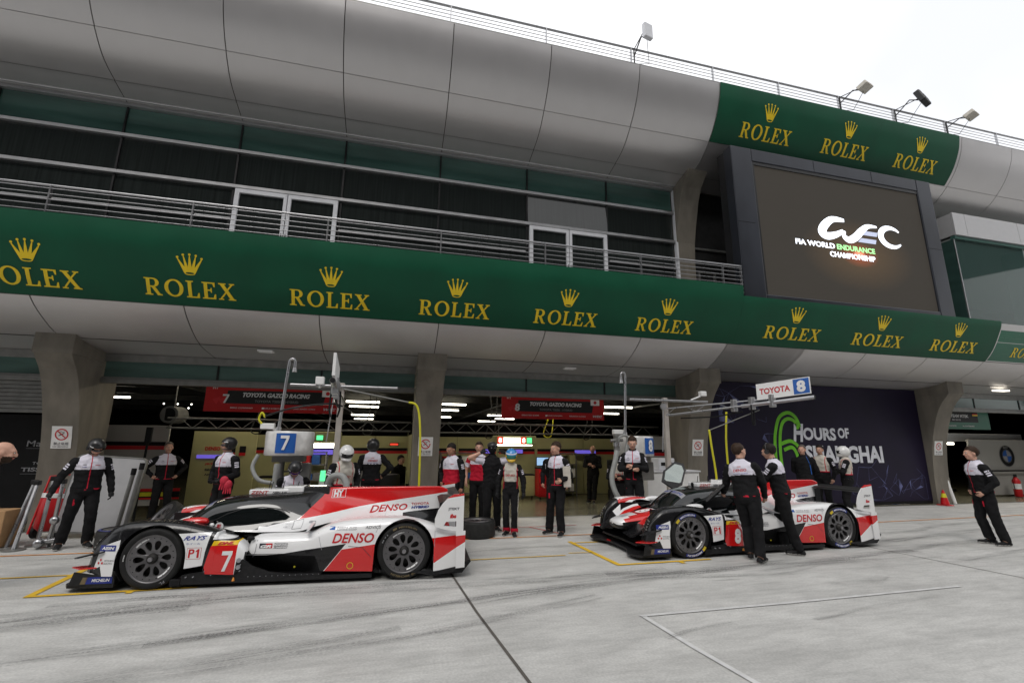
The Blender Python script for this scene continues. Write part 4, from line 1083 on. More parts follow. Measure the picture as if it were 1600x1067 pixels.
# traffic cone and white pole at the right column
t = thing('traffic_cone', 'red traffic cone with yellow band at the foot of the column', 'traffic cone', (16.75, 11.35, 0))
m = MB(); m.bbox((16.60, 11.20, 0), (16.90, 11.50, .03), .01); m.build('base', 'red', t)
m = MB(); m.tube([(16.75, 11.35, .04), (16.75, 11.35, .24)], [.115, .08], n=16); m.tube([(16.75, 11.35, .36), (16.75, 11.35, .46)], [.05, .022], n=16); m.build('cone_body', 'red', t)
m = MB(); m.tube([(16.75, 11.35, .24), (16.75, 11.35, .36)], [.08, .05], n=16, cap=False); m.build('cone_band', 'hose_yellow', t)
t = thing('barrier_post', 'slim white post with red cap standing right of the traffic cone', 'post', (17.5, 11.5, 0))
m = MB(); m.tube([(17.55, 11.6, 0), (17.42, 11.7, 1.05)], .05, n=10); m.build('pole', 'white', t)
m = MB(); m.tube([(17.415, 11.705, 1.05), (17.40, 11.72, 1.2)], .052, n=10); m.build('cap', 'red', t)
# left-hand black garage wall
t = thing('dark_display_wall', 'black garage wall with cut off white lettering at the left edge', 'display wall', (-8, 12.6, 0))
m = MB(); m.box((-13.4, 12.55, .02), (-6.85, 12.6, 2.28)); m.build('wall_panel', 'black', t)
fn = lambda a, b: (a, 12.543, b)
m = MB(); put(m, 'Matr', -7.62, 1.60, .42, .13, fn, bold=.005); put(m, 'TISSOT', -7.63, 1.08, .62, .085, fn, bold=.03); put(m, 'T+', -7.45, 1.22, .12, .06, fn, bold=.02)
m.box((-7.62, 12.542, 1.56), (-7.1, 12.546, 1.565)); m.box((-7.63, 12.542, 1.03), (-7.0, 12.546, 1.035)); m.build('lettering', 'text_grey', t)

# ------------------------------------------------------------------ pit equipment, left group
for k, (xb, yb, xt, yt, zt) in enumerate(((-6.05, 10.0, -6.05, 10.35, 1.00), (-5.82, 9.80, -5.92, 10.2, 1.00), (-5.72, 10.15, -5.86, 10.5, 1.05), (-5.42, 9.92, -5.55, 10.2, 1.02))):
    t = thing('stanchion', ['steel barrier post furthest left beside the cardboard box', 'steel barrier post second from left, nearest the camera', 'steel barrier post in front of the red fire trolley', 'steel barrier post right of the red fire trolley, next to the white board'][k], 'barrier post', (xb, yb, 0), 'steel barrier posts left of the mechanic')
    m = MB(); m.tube([(xb, yb, .015), (xt, yt, zt)], .030, n=10); m.build('pole', 'steel', t)
    m = MB(); m.tube([(xb, yb, 0), (xb, yb, .02)], .15, n=20); m.build('foot_plate', 'dull_metal', t)
    m = MB(); m.bbox((xt - .04, yt - .04, zt - .02), (xt + .04, yt + .04, zt + .06), .008); m.build('cap', 'black_metal', t)
t = thing('fire_trolley', 'red wheeled fire extinguisher with white collar beside the left column', 'fire extinguisher', (-5.95, 10.75, 0))
m = MB(); m.tube([(-5.98, 10.8, .14), (-5.98, 10.8, .2), (-5.97, 10.85, .74), (-5.97, 10.85, .84), (-5.97, 10.86, .90)], [.12, .19, .19, .12, .06], n=18); m.build('cylinder', 'red', t)
m = MB(); m.tube([(-5.975, 10.84, .70), (-5.97, 10.85, .78)], .192, n=18, cap=False); m.build('collar', 'white', t)
m = MB(); m.bbox((-6.04, 10.80, .90), (-5.90, 10.92, 1.0), .01); m.build('valve', 'red', t)
m = MB(); m.tube([(-6.2, 10.7, .1), (-6.2, 11.0, 1.08), (-5.68, 11.0, 1.12), (-5.72, 10.7, .1)], .018, n=6); m.build('frame', 'red', t)
for s in (-.23, .23): m = MB(); m.tube([(-5.98 + s - .03, 10.9, .11), (-5.98 + s + .03, 10.9, .11)], .11, n=16); m.build('wheel', 'black', t)
m = MB(); m.bbox((-6.95, 9.9, .02), (-6.10, 10.3, .60), .01)
tag(m.build('cardboard_box', 'card', origin=(-6.5, 10, 0)), 'brown cardboard box at the left edge, partly behind barrier posts', 'box')
t = thing('white_board', 'large white board with rounded corners leaning behind the helmeted mechanic', 'board', (-5.3, 10.7, 0))
Mx = Matrix.Translation((-5.28, 10.72, .10)) @ Matrix.Rotation(R(-8), 4, 'X') @ Matrix.Rotation(R(4), 4, 'Y')
lp = [(x * .56 + cx, z * .03 + 0) for x, z, cx in ()]
def rrect(x0, y0, x1, y1, r, n=5):
    out = []
    for cx, cy, a in ((x1 - r, y1 - r, 0), (x0 + r, y1 - r, 90), (x0 + r, y0 + r, 180), (x1 - r, y0 + r, 270)):
        out += [(cx + r * math.cos(R(a + 90 * i / n)), cy + r * math.sin(R(a + 90 * i / n))) for i in range(n + 1)]
    return out
m = MB(); m.prism(rrect(-.56, 0, .56, 1.34, .08), lambda x, z: Mx @ Vector((x, -.03, z)), lambda x, z: Mx @ Vector((x, .03, z)), 0, 0); m.build('board_panel', 'soffit_white', t)
o = rrect(-.585, -.025, .585, 1.365, .1); i_ = rrect(-.558, .002, .558, 1.338, .08)
m = MB(); m.prism(o, lambda x, z: Mx @ Vector((x, -.04, z)), lambda x, z: Mx @ Vector((x, .035, z)), 0, 0, holes=[i_]); m.build('board_edge', 'dull_metal', t)
for s in (-.5, .5): m = MB(); m.ball(Mx @ Vector((s, 0, -.055)), .05, seg=8); m.build('caster', 'black', t)
for x, y, h, l in ((-4.72, 10.5, 1.12, 'left one of two thin grey poles standing between mechanic and tyre'), (-4.58, 10.45, 1.22, 'right one of two thin grey poles with dark tips beside the mechanic')):
    t = thing('pole_stand', l, 'pole', (x, y, 0))
    m = MB(); m.tube([(x - .05, y, .02), (x + .05, y + .05, h)], .035, n=10); m.build('pole', 'dull_metal', t)
    m = MB(); m.tube([(x + .05, y + .05, h), (x + .056, y + .053, h + .12)], .042, n=10); m.build('tip', 'black', t)
    m = MB(); m.bbox((x - .14, y - .1, 0), (x + .06, y + .1, .03), .008); m.build('foot_plate', 'black', t)
t = thing('air_jack_lance', 'chrome air lance leaning on the board at the mechanic\'s hand', 'tool', (-5.25, 9.75, 0))
m = MB(); m.tube([(-5.40, 9.85, .12), (-5.30, 9.72, .5), (-5.26, 9.66, .85)], .028, n=8); m.build('lance_tube', 'steel', t)
m = MB(); m.ball((-5.30, 9.72, .46), (.07, .06, .07), seg=10); m.tube([(-5.56, 9.85, .10), (-5.22, 9.85, .14)], .045, n=8); m.ball((-5.5, 9.8, .1), .08, seg=10); m.build('coupling', 'steel', t)

# wheels / tyres
def wheel_profile():  # (radius, axial) half of a slick tyre, axial 0 = outer face
    return [(.272, .012), (.285, .004), (.315, .0), (.335, .006), (.347, .022), (.353, .05), (.355, .10), (.355, .21), (.353, .26), (.347, .288), (.335, .304), (.315, .31), (.285, .306), (.272, .298)]
def tyre_mesh(mb, M, m=0, mt=1, n=56):
    pr = wheel_profile(); rows = []
    for k in range(n + 1):
        a = 2 * math.pi * k / n
        rows.append([M @ Vector((r * math.cos(a), w, r * math.sin(a))) for r, w in pr])
    k0 = len(mb.m); mb.sheet(rows, m)
    c = len(pr) - 1
    for i in range(k0, len(mb.m)):
        if 4 <= (i - k0) % c <= 8: mb.m[i] = mt
def rim_face(mb, M, hole_m=None):
    """dish with ten teardrop openings, outer face at axial .03"""
    f0 = lambda x, y: M @ Vector((x, .030 + .05 * max(0, 1 - math.hypot(x, y) / .22) * .5, y)); f1 = lambda x, y: M @ Vector((x, .055, y))
    holes = []
    for k in range(10):
        a = 2 * math.pi * k / 10 + .15; hp = []
        for i in range(14):
            t_ = 2 * math.pi * i / 14; rr = .152 + .058 * math.cos(t_); ww = .034 * math.sin(t_) * (1 + .35 * math.cos(t_))
            hp.append((rr * math.cos(a) - ww * math.sin(a), rr * math.sin(a) + ww * math.cos(a)))
        holes.append(hp[::-1])
    mb.prism(circle(0, 0, .262, 48), f0, f1, 0, 0, holes=holes)
def build_wheel(parent, x, y, z, M, style, name='wheel'):
    """M places the wheel frame (outer face towards -y) in world space"""
    mb = MB(); tyre_mesh(mb, M, 0, 1); w = mb.build(name, ['tyre', 'tread'], parent)
    r = MB(); rim_face(r, M)
    pr = [(.262, .030), (.272, .008), (.276, .012), (.270, .05), (.262, .09), (.24, .2), (.25, .30)]
    r.sheet([[M @ Vector((q * math.cos(2 * math.pi * k / 48), a, q * math.sin(2 * math.pi * k / 48))) for q, a in pr] for k in range(49)])
    rim = r.build('rim', 'rim', w)
    h = MB(); h.tube([M @ Vector((0, -.005, 0)), M @ Vector((0, .02, 0)), M @ Vector((0, .07, 0))], [.036, .06, .066], n=18); h.build('hub', 'brake', w)
    h = MB(); h.tube([M @ Vector((0, -.022, 0)), M @ Vector((0, -.004, 0))], .026, n=14); h.build('wheel_nut', 'rim_light', w)
    h = MB(); h.tube([M @ Vector((0, .12, 0)), M @ Vector((0, .15, 0))], .19, n=28); h.tube([M @ Vector((0, .16, 0)), M @ Vector((0, .20, 0))], .255, n=28); h.build('brake_disc', 'brake', w)
    b = MB()
    for k in range(20):
        a = 2 * math.pi * k / 20 + .1; b.tube([M @ Vector((.236 * math.cos(a), .024, .236 * math.sin(a))), M @ Vector((.236 * math.cos(a), .03, .236 * math.sin(a)))], .006, n=6)
    b.build('rim_bolt', 'black', w, kind='stuff')
    def arc(mt, s, rad, a_mid, span, h, bold=.03, dx=0, off=-.003, flip=False):
        q = MB(); V, F = text2d(s, bold, 0, 1.05)
        sg = -1 if not flip else 1
        fn = lambda u, v: M @ Vector(((rad + (v if not flip else h - v)) * math.cos(R(a_mid) + sg * (u - .5) * R(span)), off, (rad + (v if not flip else h - v)) * math.sin(R(a_mid) + sg * (u - .5) * R(span))))
        q.flat([(a, b * h) for a, b in V], F, fn); q.build('sidewall_lettering', mt, w)
    def band(mt, rad, h, a0, a1, off=-.0015, name='sidewall_band'):
        q = MB(); n = 18; q.sheet([[M @ Vector(((rad) * math.cos(R(a0 + (a1 - a0) * i / n)), off, rad * math.sin(R(a0 + (a1 - a0) * i / n)))), M @ Vector(((rad + h) * math.cos(R(a0 + (a1 - a0) * i / n)), off + .001, (rad + h) * math.sin(R(a0 + (a1 - a0) * i / n))))] for i in range(n + 1)], smooth=False)
        q.build(name, mt, w)
    if style == 'blue':
        for c, fl in ((105, False), (285, False)):
            band('navy', .287, .042, c - 32, c + 28); band('tyre_yellow', .287, .042, c + 28, c + 42, name='yellow_mark')
            arc('text_white', 'MICHELIN', .294, c - 2, 50, .027)
            arc('text_grey', 'Pilot Sport', .300, c - 62, 28, .018, bold=.0)
    elif style == 'gold':
        for c in (100, 280):
            arc('tyre_gold', 'MICHELIN', .296, c, 46, .024); band('tyre_gold', .295, .026, c + 28, c + 38, name='gold_mark')
        arc('text_grey', 'M 7 J', .296, 165, 22, .02)
    else:
        arc('text_white', 'MICHELIN', .290, 180, 14, .012, bold=.04); arc('text_grey', 'FL', .300, 305, 10, .03, bold=.0)
    for c in (130, 318):
        q = MB(); n = 8; q.sheet([[M @ Vector((r_ * math.cos(R(c + 5 * i - 20)), .012 + (.262 - r_) * .5, r_ * math.sin(R(c + 5 * i - 20)))) for r_ in (.222, .240)] for i in range(n + 1)], smooth=False); q.build('rim_decal', 'text_white', w)
    return w
def loose_tyre(x, y, z, M, label, band=None):
    t = thing('loose_wheel', label, 'wheel', (x, y, z))
    mb = MB(); tyre_mesh(mb, M); w = mb.build('tyre', ['tyre', 'tread'], t)
    r = MB(); rim_face(r, M); r.sheet([[M @ Vector((q * math.cos(2 * math.pi * k / 32), a, q * math.sin(2 * math.pi * k / 32))) for q, a in ((.262, .03), (.272, .008), (.27, .05), (.24, .2), (.265, .30))] for k in range(33)]); r.build('rim', 'rim', t)
    if band: q = MB(); q.sheet([[M @ Vector((.3 * math.cos(R(10 * i)), -.002, .3 * math.sin(R(10 * i)))), M @ Vector((.33 * math.cos(R(10 * i)), .003, .33 * math.sin(R(10 * i))))] for i in range(37)]); q.build('sidewall_band', band, t)
    return t
UPM = Matrix.Rotation(R(-90), 4, 'X')   # outer face up
loose_tyre(-4.30, 9.72, 0, Matrix.Translation((-4.30, 9.72, .31)) @ UPM, 'racing wheel lying flat beside the mechanic who looks down', 'navy')
loose_tyre(1.72, 9.46, 0, Matrix.Translation((1.72, 9.46, .31)) @ UPM, 'racing wheel lying flat behind the tail of the first car, at the driver\'s feet')
loose_tyre(-4.02, 10.2, 0, Matrix.Translation((-4.0, 10.2, .41)) @ Matrix.Rotation(R(25), 4, 'Y') @ Matrix.Rotation(R(-62), 4, 'Z') @ Matrix.Rotation(R(-18), 4, 'X'), 'racing wheel being tilted above the nose of the first car')

# ------------------------------------------------------------------ clutter inside the garages
def shelf(x, y, label, seed, w=.9):
    t = thing('shelf_unit', label, 'shelf', (x, y, 0)); q = random.Random(seed); T_BOX = []
    ORD = ('first', 'second', 'third', 'fourth', 'fifth', 'sixth', 'seventh')
    for sx in (-1, 1):
        for dy in (0, .36): m = MB(); m.box((x + sx * w / 2 - .02, y + dy, 0), (x + sx * w / 2 + .02, y + dy + .03, 1.45)); m.build('upright', 'dull_metal', t)
    for z in (.15, .60, 1.05, 1.42):
        m = MB(); m.box((x - w / 2, y, z), (x + w / 2, y + .4, z + .025)); m.build('shelf_board', 'crate_grey', t)
    k = 0
    for z in (.175, .625, 1.075):
        xx = x - w / 2 + .06
        while xx < x + w / 2 - .2:
            ww = q.uniform(.14, .26); h = q.uniform(.14, .30)
            m = MB(); m.bbox((xx, y + .03, z + .001), (xx + ww, y + .34, z + h), .008)
            c = q.choice(['crate_grey', 'black', 'red', 'cream_wall', 'white', 'blue']); k += 1
            tag(m.build('storage_box', c, origin=(xx, y, z)), c.split('_')[-1 if c == 'crate_grey' else 0] + ' storage box, ' + ORD[sum(1 for o_ in T_BOX if o_ == z)] + ' on the ' + {.175: 'low', .625: 'middle', 1.075: 'high'}[z] + ' board of the ' + label, 'box', 'boxes on the ' + label); T_BOX.append(z); xx += ww + q.uniform(.01, .07)
shelf(-2.35, 15.6, 'metal shelf behind the fuel tank', 3)
shelf(2.15, 15.6, 'metal shelf behind the padded vest', 6, 1.1)
shelf(5.9, 15.65, 'metal shelf beside the bald man', 9, .8)
for i, (x, y, n) in enumerate(((-.05, 13.2, 3), (7.35, 14.6, 4), (1.55, 14.3, 3))):
    for k in range(n):
        loose_tyre(x, y, 0, Matrix.Translation((x + .02 * math.sin(k * 2.1), y, .312 * (k + 1))) @ UPM, 'racing wheel in the stack ' + ('beside the middle column in the left garage', 'behind the white desk', 'behind the red polo man')[i] + ', ' + ('lowest', 'second', 'third', 'topmost')[k])['group'] = 'stacked racing wheels'
cabinet(5.0, 14.9, .6, .45, .95, 'red', 'red tool cabinet at the back of the right garage')
cabinet(-.9, 15.2, .7, .45, .9, 'crate_grey', 'grey tool cabinet at the back of the left garage')
m = MB(); m.tube([(5.35 + .24 * math.cos(R(24 * k)), 15.8 - .004 * k, .62 + .30 * math.sin(R(24 * k))) for k in range(46)], .022, n=6)
tag(m.build('hose_coil', 'hose_black', origin=(5.35, 15.8, .3)), 'coiled black air hose on the cream back wall', 'hose')
for k, (x, z0, c) in enumerate(((-.7, 3.3, 'hose_black'), (2.9, 3.3, 'hose_black'), (4.75, 3.3, 'hose_yellow'), (6.1, 3.3, 'hose_black'), (-3.6, 3.3, 'hose_black'))):
    m = MB(); pts = smooth_tab([(x, 14.2, z0), (x + .05, 14.2, 2.6), (x - .12, 14.2, 2.05 - .1 * (k % 2)), (x + .12, 14.2, 1.98), (x + .20, 14.2, 2.5), (x + .22, 14.2, 3.3)], 5); m.tube(pts, .016, n=6)
    tag(m.build('hanging_cable', c, origin=(x, 14.2, 2)), ['black cable loop hanging above the back facing mechanic', 'black cable loop hanging left of the lit gantry lamp', 'yellow cable loop hanging right of the lit gantry lamp', 'black cable loop hanging above the bald man', 'black cable loop hanging above the cream sponsor wall'][k], 'cable')
# stacked wheels need hose() from below: none used here
# ------------------------------------------------------------------ racing cars
def cut_paint(bm, poly, mi, side, cond=None):
    """colour the faces of a body inside the x-z polygon: cut along its edges, then set the material"""
    n = len(poly)
    x0 = min(p[0] for p in poly) - .02; x1 = max(p[0] for p in poly) + .02; z0 = min(p[1] for p in poly) - .02; z1 = max(p[1] for p in poly) + .02
    def sel():
        fs = [f for f in bm.faces if (side == 0 or f.calc_center_median().y * side >= -0.02) and x0 - .3 < f.calc_center_median().x < x1 + .3]
        out = []
        for f in fs:
            xs = [v.co.x for v in f.verts]; zs = [v.co.z for v in f.verts]
            if max(xs) > x0 and min(xs) < x1 and max(zs) > z0 and min(zs) < z1 and (cond is None or cond(f)): out.append(f)
        return out
    for i in range(n):
        a = poly[i]; b = poly[(i + 1) % n]
        dx, dz = b[0] - a[0], b[1] - a[1]
        if abs(dx) + abs(dz) < 1e-5: continue
        fs = [f for f in sel() if max(v.co.x for v in f.verts) > min(a[0], b[0]) - .01 and min(v.co.x for v in f.verts) < max(a[0], b[0]) + .01 and max(v.co.z for v in f.verts) > min(a[1], b[1]) - .01 and min(v.co.z for v in f.verts) < max(a[1], b[1]) + .01]
        geo = set(fs)
        for f in fs: geo.update(f.edges); geo.update(f.verts)
        bmesh.ops.bisect_plane(bm, geom=list(geo), plane_co=(a[0], 0, a[1]), plane_no=(-dz, 0, dx), dist=1e-5)
    def inside(x, z):
        c = False
        for i in range(n):
            xa, za = poly[i]; xb, zb = poly[(i + 1) % n]
            if (za > z) != (zb > z) and x < (xb - xa) * (z - za) / (zb - za) + xa: c = not c
        return c
    for f in sel():
        c = f.calc_center_median()
        if inside(c.x, c.z): f.material_index = mi

def to_bm(mb):
    bm = bmesh.new(); vs = [bm.verts.new(v) for v in mb.v]
    for f, m, s in zip(mb.f, mb.m, mb.sm):
        try: q = bm.faces.new([vs[i] for i in f]); q.material_index = m; q.smooth = s
        except ValueError: pass
    bmesh.ops.remove_doubles(bm, verts=bm.verts, dist=2e-4)
    return bm

def pod_rows(xs, zt, zb, yo, yi, n=3.2, z0=.04, k=18, side=-1):
    rows = []
    for x in xs:
        T, B, O, I = lerp(x, zt), lerp(x, zb) if not callable(zb) else zb(x), lerp(x, yo), lerp(x, yi)
        yc = (O + I) / 2; a = abs(O - I) / 2; row = []
        B = min(B, T - .004)
        hb = max(0.0, (B - z0) / (T - z0)); th0 = math.asin(min(1, hb ** (n / 2)))
        for j in range(k + 1):
            th = th0 + (math.pi - 2 * th0) * j / k
            s = max(0, math.sin(th)) ** (2 / n); c = math.cos(th); c = math.copysign(abs(c) ** (2 / n), c)
            y = yc + a * c; z = z0 + (T - z0) * s
            row.append((x, side * y, z))
        rows.append(row)
    return rows

def arch(xc, zc, r, rest):
    def f(x):
        if abs(x - xc) < r: return max(zc + math.sqrt(r * r - (x - xc) ** 2), lerp(x, rest))
        return lerp(x, rest)
    return f

FZT = smooth_tab([(-.74, .26), (-.725, .34), (-.70, .44), (-.65, .55), (-.58, .64), (-.50, .71), (-.40, .755), (-.25, .775), (0, .78), (.25, .755), (.45, .715), (.63, .665), (.70, .64), (.72, .60), (.85, .575), (.95, .53), (1.03, .45), (1.06, .36)], 3)
FYO = [(-.74, .80), (-.66, .88), (-.5, .93), (-.36, .95), (.9, .955), (1.0, .945), (1.06, .92)]
FYI = [(-.74, .66), (-.5, .60), (0, .54), (.5, .56), (1.06, .62)]
RZT = smooth_tab([(1.05, .50), (1.12, .562), (1.5, .578), (1.78, .59), (1.86, .62), (1.95, .665), (2.05, .70), (2.18, .728), (2.47, .758), (2.8, .765), (3.0, .757), (3.2, .725), (3.41, .665), (3.55, .625), (3.80, .60)], 3)
RYO = [(1.05, .80), (1.09, .84), (1.2, .87), (1.6, .905), (2.2, .94), (2.6, .955), (3.2, .955), (3.8, .94)]
RYI = [(1.05, .40), (2.0, .36), (2.6, .42), (3.2, .50), (3.8, .54)]
CAN = [  # central body: x, then (y, z) half section from the crown down
 (-.06, [(0,.655),(.12,.655),(.22,.645),(.30,.63),(.36,.60),(.42,.57),(.50,.54)]),
 (.04, [(0,.72),(.12,.715),(.24,.70),(.33,.67),(.39,.63),(.45,.59),(.52,.54)]),
 (.12, [(0,.79),(.13,.785),(.25,.765),(.34,.72),(.40,.67),(.46,.61),(.54,.55)]),
 (.22, [(0,.865),(.14,.86),(.27,.825),(.36,.77),(.42,.71),(.47,.64),(.55,.55)]),
 (.36, [(0,.945),(.17,.935),(.31,.895),(.40,.825),(.45,.74),(.48,.66),(.54,.56)]),
 (.52, [(0,.985),(.18,.975),(.32,.94),(.41,.87),(.46,.77),(.49,.67),(.55,.57)]),
 (.74, [(0,1.01),(.18,1.0),(.33,.97),(.42,.90),(.47,.79),(.50,.68),(.56,.57)]),
 (1.0, [(0,1.03),(.18,1.02),(.33,.985),(.42,.91),(.47,.80),(.50,.68),(.57,.575)]),
 (1.25, [(0,1.045),(.16,1.035),(.30,.99),(.40,.91),(.46,.80),(.50,.68),(.60,.58)]),
 (1.6, [(0,1.07),(.09,1.06),(.20,1.0),(.32,.90),(.43,.78),(.52,.67),(.66,.59)]),
 (1.85, [(0,1.095),(.045,1.08),(.12,.98),(.25,.88),(.38,.79),(.50,.72),(.68,.66)]),
 (2.1, [(0,1.10),(.030,1.08),(.07,.95),(.18,.85),(.32,.78),(.46,.73),(.62,.70)]),
 (2.6, [(0,1.10),(.022,1.08),(.035,.93),(.10,.80),(.24,.74),(.40,.71),(.56,.70)]),
 (3.0, [(0,1.10),(.018,1.08),(.022,.90),(.05,.77),(.12,.70),(.22,.66),(.34,.60)]),
 (3.35,[(0,1.10),(.014,1.08),(.016,.90),(.03,.77),(.06,.68),(.10,.60),(.16,.50)]),
 (3.52,[(0,1.095),(.012,1.07),(.013,.90),(.018,.78),(.03,.70),(.05,.64),(.08,.56)]),
 (3.62,[(0,1.05),(.008,1.04),(.010,.90),(.012,.78),(.015,.72),(.02,.68),(.03,.66)])]
NOSE = [(-.875, .03, .455, .42, 0), (-.86, .13, .475, .37, 0), (-.82, .19, .50, .34, 0), (-.70, .24, .535, .31, 0), (-.5, .28, .575, .29, 0), (-.3, .32, .61, .27, 0), (-.1, .37, .645, .25, 0), (.05, .42, .66, .25, 0)]

def make_car(num, ax, yc, label, style, doors, rz=0.0, sx_=1.0):
    T = thing('race_car', label, 'race car', (ax, yc, 0), 'racing prototypes')
    o = (ax, yc, 0)
    W = lambda x, y, z: (ax + x, yc + y, z)
    # ---- main shell
    m = MB()
    xs = sorted(set([round(a[0], 4) for a in FZT] + [i * .03 - .72 for i in range(60) if i * .03 - .72 < 1.06] + [-.3851, -.3849, .3849, .3851, -.38, -.37, -.355, -.33, .33, .355, .37, .38]))
    zbF = arch(0, .355, .385, [(-.74, .21), (-.62, .21), (-.55, .18), (-.40, .18), (.40, .24), (.60, .27), (.62, .17), (.96, .15), (1.06, .30)])
    for s in (-1, 1):
        r = pod_rows(xs, FZT, zbF, FYO, FYI, n=4.2, side=s); m.sheet(r, 1)
        m.add([q for q in r[0]], [tuple(range(len(r[0])))], 1); m.add([q for q in r[-1]], [tuple(range(len(r[-1])))], 1)
    xs = sorted(set([round(a[0], 4) for a in RZT] + [i * .035 + 1.05 for i in range(90) if i * .035 + 1.05 < 3.8] + [3.02 - .3951, 3.02 + .3951, 3.02 - .385, 3.02 + .385, 3.02 - .37, 3.02 + .37, 3.02 - .34, 3.02 + .34, 1.96, 1.975]))
    zbR = arch(3.02, .355, .395, [(1.05, .40), (1.10, .345), (1.5, .35), (1.9, .33), (1.97, .15), (2.6, .13), (3.42, .10), (3.7, .13), (3.8, .2)])
    for s in (-1, 1):
        r = pod_rows(xs, RZT, zbR, RYO, RYI, n=4.6, side=s); m.sheet(r, 0)
        m.add([q for q in r[0]], [tuple(range(len(r[0])))], 0); m.add([q for q in r[-1]], [tuple(range(len(r[-1])))], 1)
    # centre body
    half = []
    xt = [c[0] for c in CAN]
    pts = [smooth_tab([(c[0],) + tuple(v for p in c[1] for v in p) for c in CAN][i:i + 2], 1) for i in ()]
    tab = [Vector([c[0]] + [v for p in c[1] for v in p]) for c in CAN]
    def cat(t0, t1, t2, t3, t): return 0.5 * ((2 * t1) + (t2 - t0) * t + (2 * t0 - 5 * t1 + 4 * t2 - t3) * t * t + (3 * t1 - t0 - 3 * t2 + t3) * t ** 3)
    rows = []
    PT = [tab[0]] + tab + [tab[-1]]
    for i in range(1, len(PT) - 2):
        for k in range(4): rows.append(cat(*[PT[i + j] for j in (-1, 0, 1, 2)], k / 4))
    rows.append(tab[-1])
    full = []
    for r in rows:
        hp = [(r[1 + 2 * j], r[2 + 2 * j]) for j in range(7)]
        hp = smooth_tab(hp, 3)
        line = [(r[0], -y, z) for y, z in hp[::-1]] + [(r[0], y, z) for y, z in hp[1:]]
        full.append(line)
    m.sheet(full, 0)
    # nose tongue
    rows = []
    for x, w, zt_, zb_, _ in [tuple(q) for q in smooth_tab(NOSE, 3)]:
        row = []
        for j in range(21):
            th = math.pi * 2 * j / 20; c, s = math.cos(th), math.sin(th)
            row.append((x, w * math.copysign(abs(c) ** .7, c), (zt_ + zb_) / 2 + (zt_ - zb_) / 2 * math.copysign(abs(s) ** .7, s)))
        rows.append(row)
    m.sheet(rows, 0); m.add(rows[0], [tuple(range(21))], 0)
    # valleys between nose and pods
    for s in (-1, 1):
        rows = []
        for x, za, zb_ in ((-.80, .30, .28), (-.66, .35, .36), (-.55, .45, .50), (-.4, .545, .62), (-.2, .60, .695), (0, .64, .72), (.2, .65, .715), (.5, .60, .66), (.8, .58, .57), (1.1, .57, .55)):
            rows.append([(x, s * (.18 + .24 * min(1, max(0, (x + .8) / .9))), za), (x, s * .45, (za + zb_) / 2 - .02), (x, s * .56, zb_), (x, s * .62, zb_ + .03)])
        m.sheet(rows, 1)
    # paint
    WH, BK, RD, GL, YE = 0, 1, 2, 3, 4
    bm = to_bm(m)
    side_only = lambda f: abs(f.calc_center_median().y) > .60
    for s in (-1, 1):
        pods = lambda f: abs(f.calc_center_median().y) > .72
        cut_paint(bm, [(-.575, .505), (-.36, .585), (-.36, .17), (-.50, .17), (-.545, .29), (-.62, .25)], WH, s, pods)
        cut_paint(bm, [(.21, .635), (.63, .645), (.60, .44), (.585, .27), (.30, .20)], WH, s, pods)
        cut_paint(bm, [(.655, .49), (.955, .49), (.955, .13), (.585, .13)], RD, s, pods)
        cut_paint(bm, [(.955, .13), (.955, .56), (.66, .56), (.68, .64), (1.08, .64), (1.08, .32), (.97, .31)], WH, s, lambda f: abs(f.calc_center_median().y) > .60)
        cut_paint(bm, [(.66, .49), (.955, .49), (.955, .535), (.68, .545)], YE, s, pods)
        # rear side: black wedge, red
        cut_paint(bm, [(1.04, .40), (1.14, .335), (1.5, .365), (1.74, .40), (2.27, .47), (1.99, .12), (1.04, .12)], BK, s, side_only)
        cut_paint(bm, [(2.22, .40), (2.70, .465), (2.72, .10), (1.985, .10)], RD, s, side_only)
        cut_paint(bm, [(3.33, .505), (3.82, .545), (3.82, .45), (3.42, .20), (3.34, .30)], RD, s, side_only)
        top = lambda f: abs(f.calc_center_median().y) < .70
        cut_paint(bm, [(-.1, .60), (.53, .60), (1.07, .585), (1.20, .65), (1.52, .71), (1.61, .78), (1.78, .98), (1.90, 1.2), (-.1, 1.2)], GL, s, lambda f: abs(f.calc_center_median().y) < .54)
        cut_paint(bm, [(.60, .975), (1.30, .93), (1.66, .90), (1.90, 1.2), (.5, 1.2)], BK, s, lambda f: abs(f.calc_center_median().y) < .54)
        cut_paint(bm, [(1.545, .715), (2.29, .83), (3.66, 1.02), (3.66, 1.2), (1.90, 1.2), (1.78, .98), (1.61, .78)], RD, s, top)
        cut_paint(bm, [(2.95, .73), (3.75, .80), (3.75, .3), (2.95, .3)], BK, s, lambda f: abs(f.calc_center_median().y) < .40)
    # white and red sheets between nose and fenders
    for f in bm.faces:
        c = f.calc_center_median()
        if f.material_index == BK and -.60 < c.x < .34 and .20 < abs(c.y) < .60 and abs(f.normal.z) > .35 and c.z < .735: f.material_index = RD if abs(c.y) < .45 else WH
    # red flanks of the nose and inner fender tops, seen from above
    for f in bm.faces:
        c = f.calc_center_median()
        if -.88 < c.x < .05 and abs(c.y) < .46 and c.z > .30:
            ay = abs(c.y); w = lerp(c.x, [(q[0], q[1]) for q in NOSE])
            if f.material_index == WH:
                if f.normal.z < -.2 or c.z < lerp(c.x, [(-.88, .43), (-.5, .47), (0, .50)]): f.material_index = BK
                elif ay > .45 * w + .03 and c.x > -.74: f.material_index = RD
        if f.material_index == BK and c.z > .60 and -.42 < c.x < .35 and .56 < abs(c.y) < .88 and f.normal.z > .3:
            if c.y > 0: f.material_index = WH if abs(c.y) > .66 else RD
    bm.to_mesh(me := bpy.data.meshes.new('body')); 
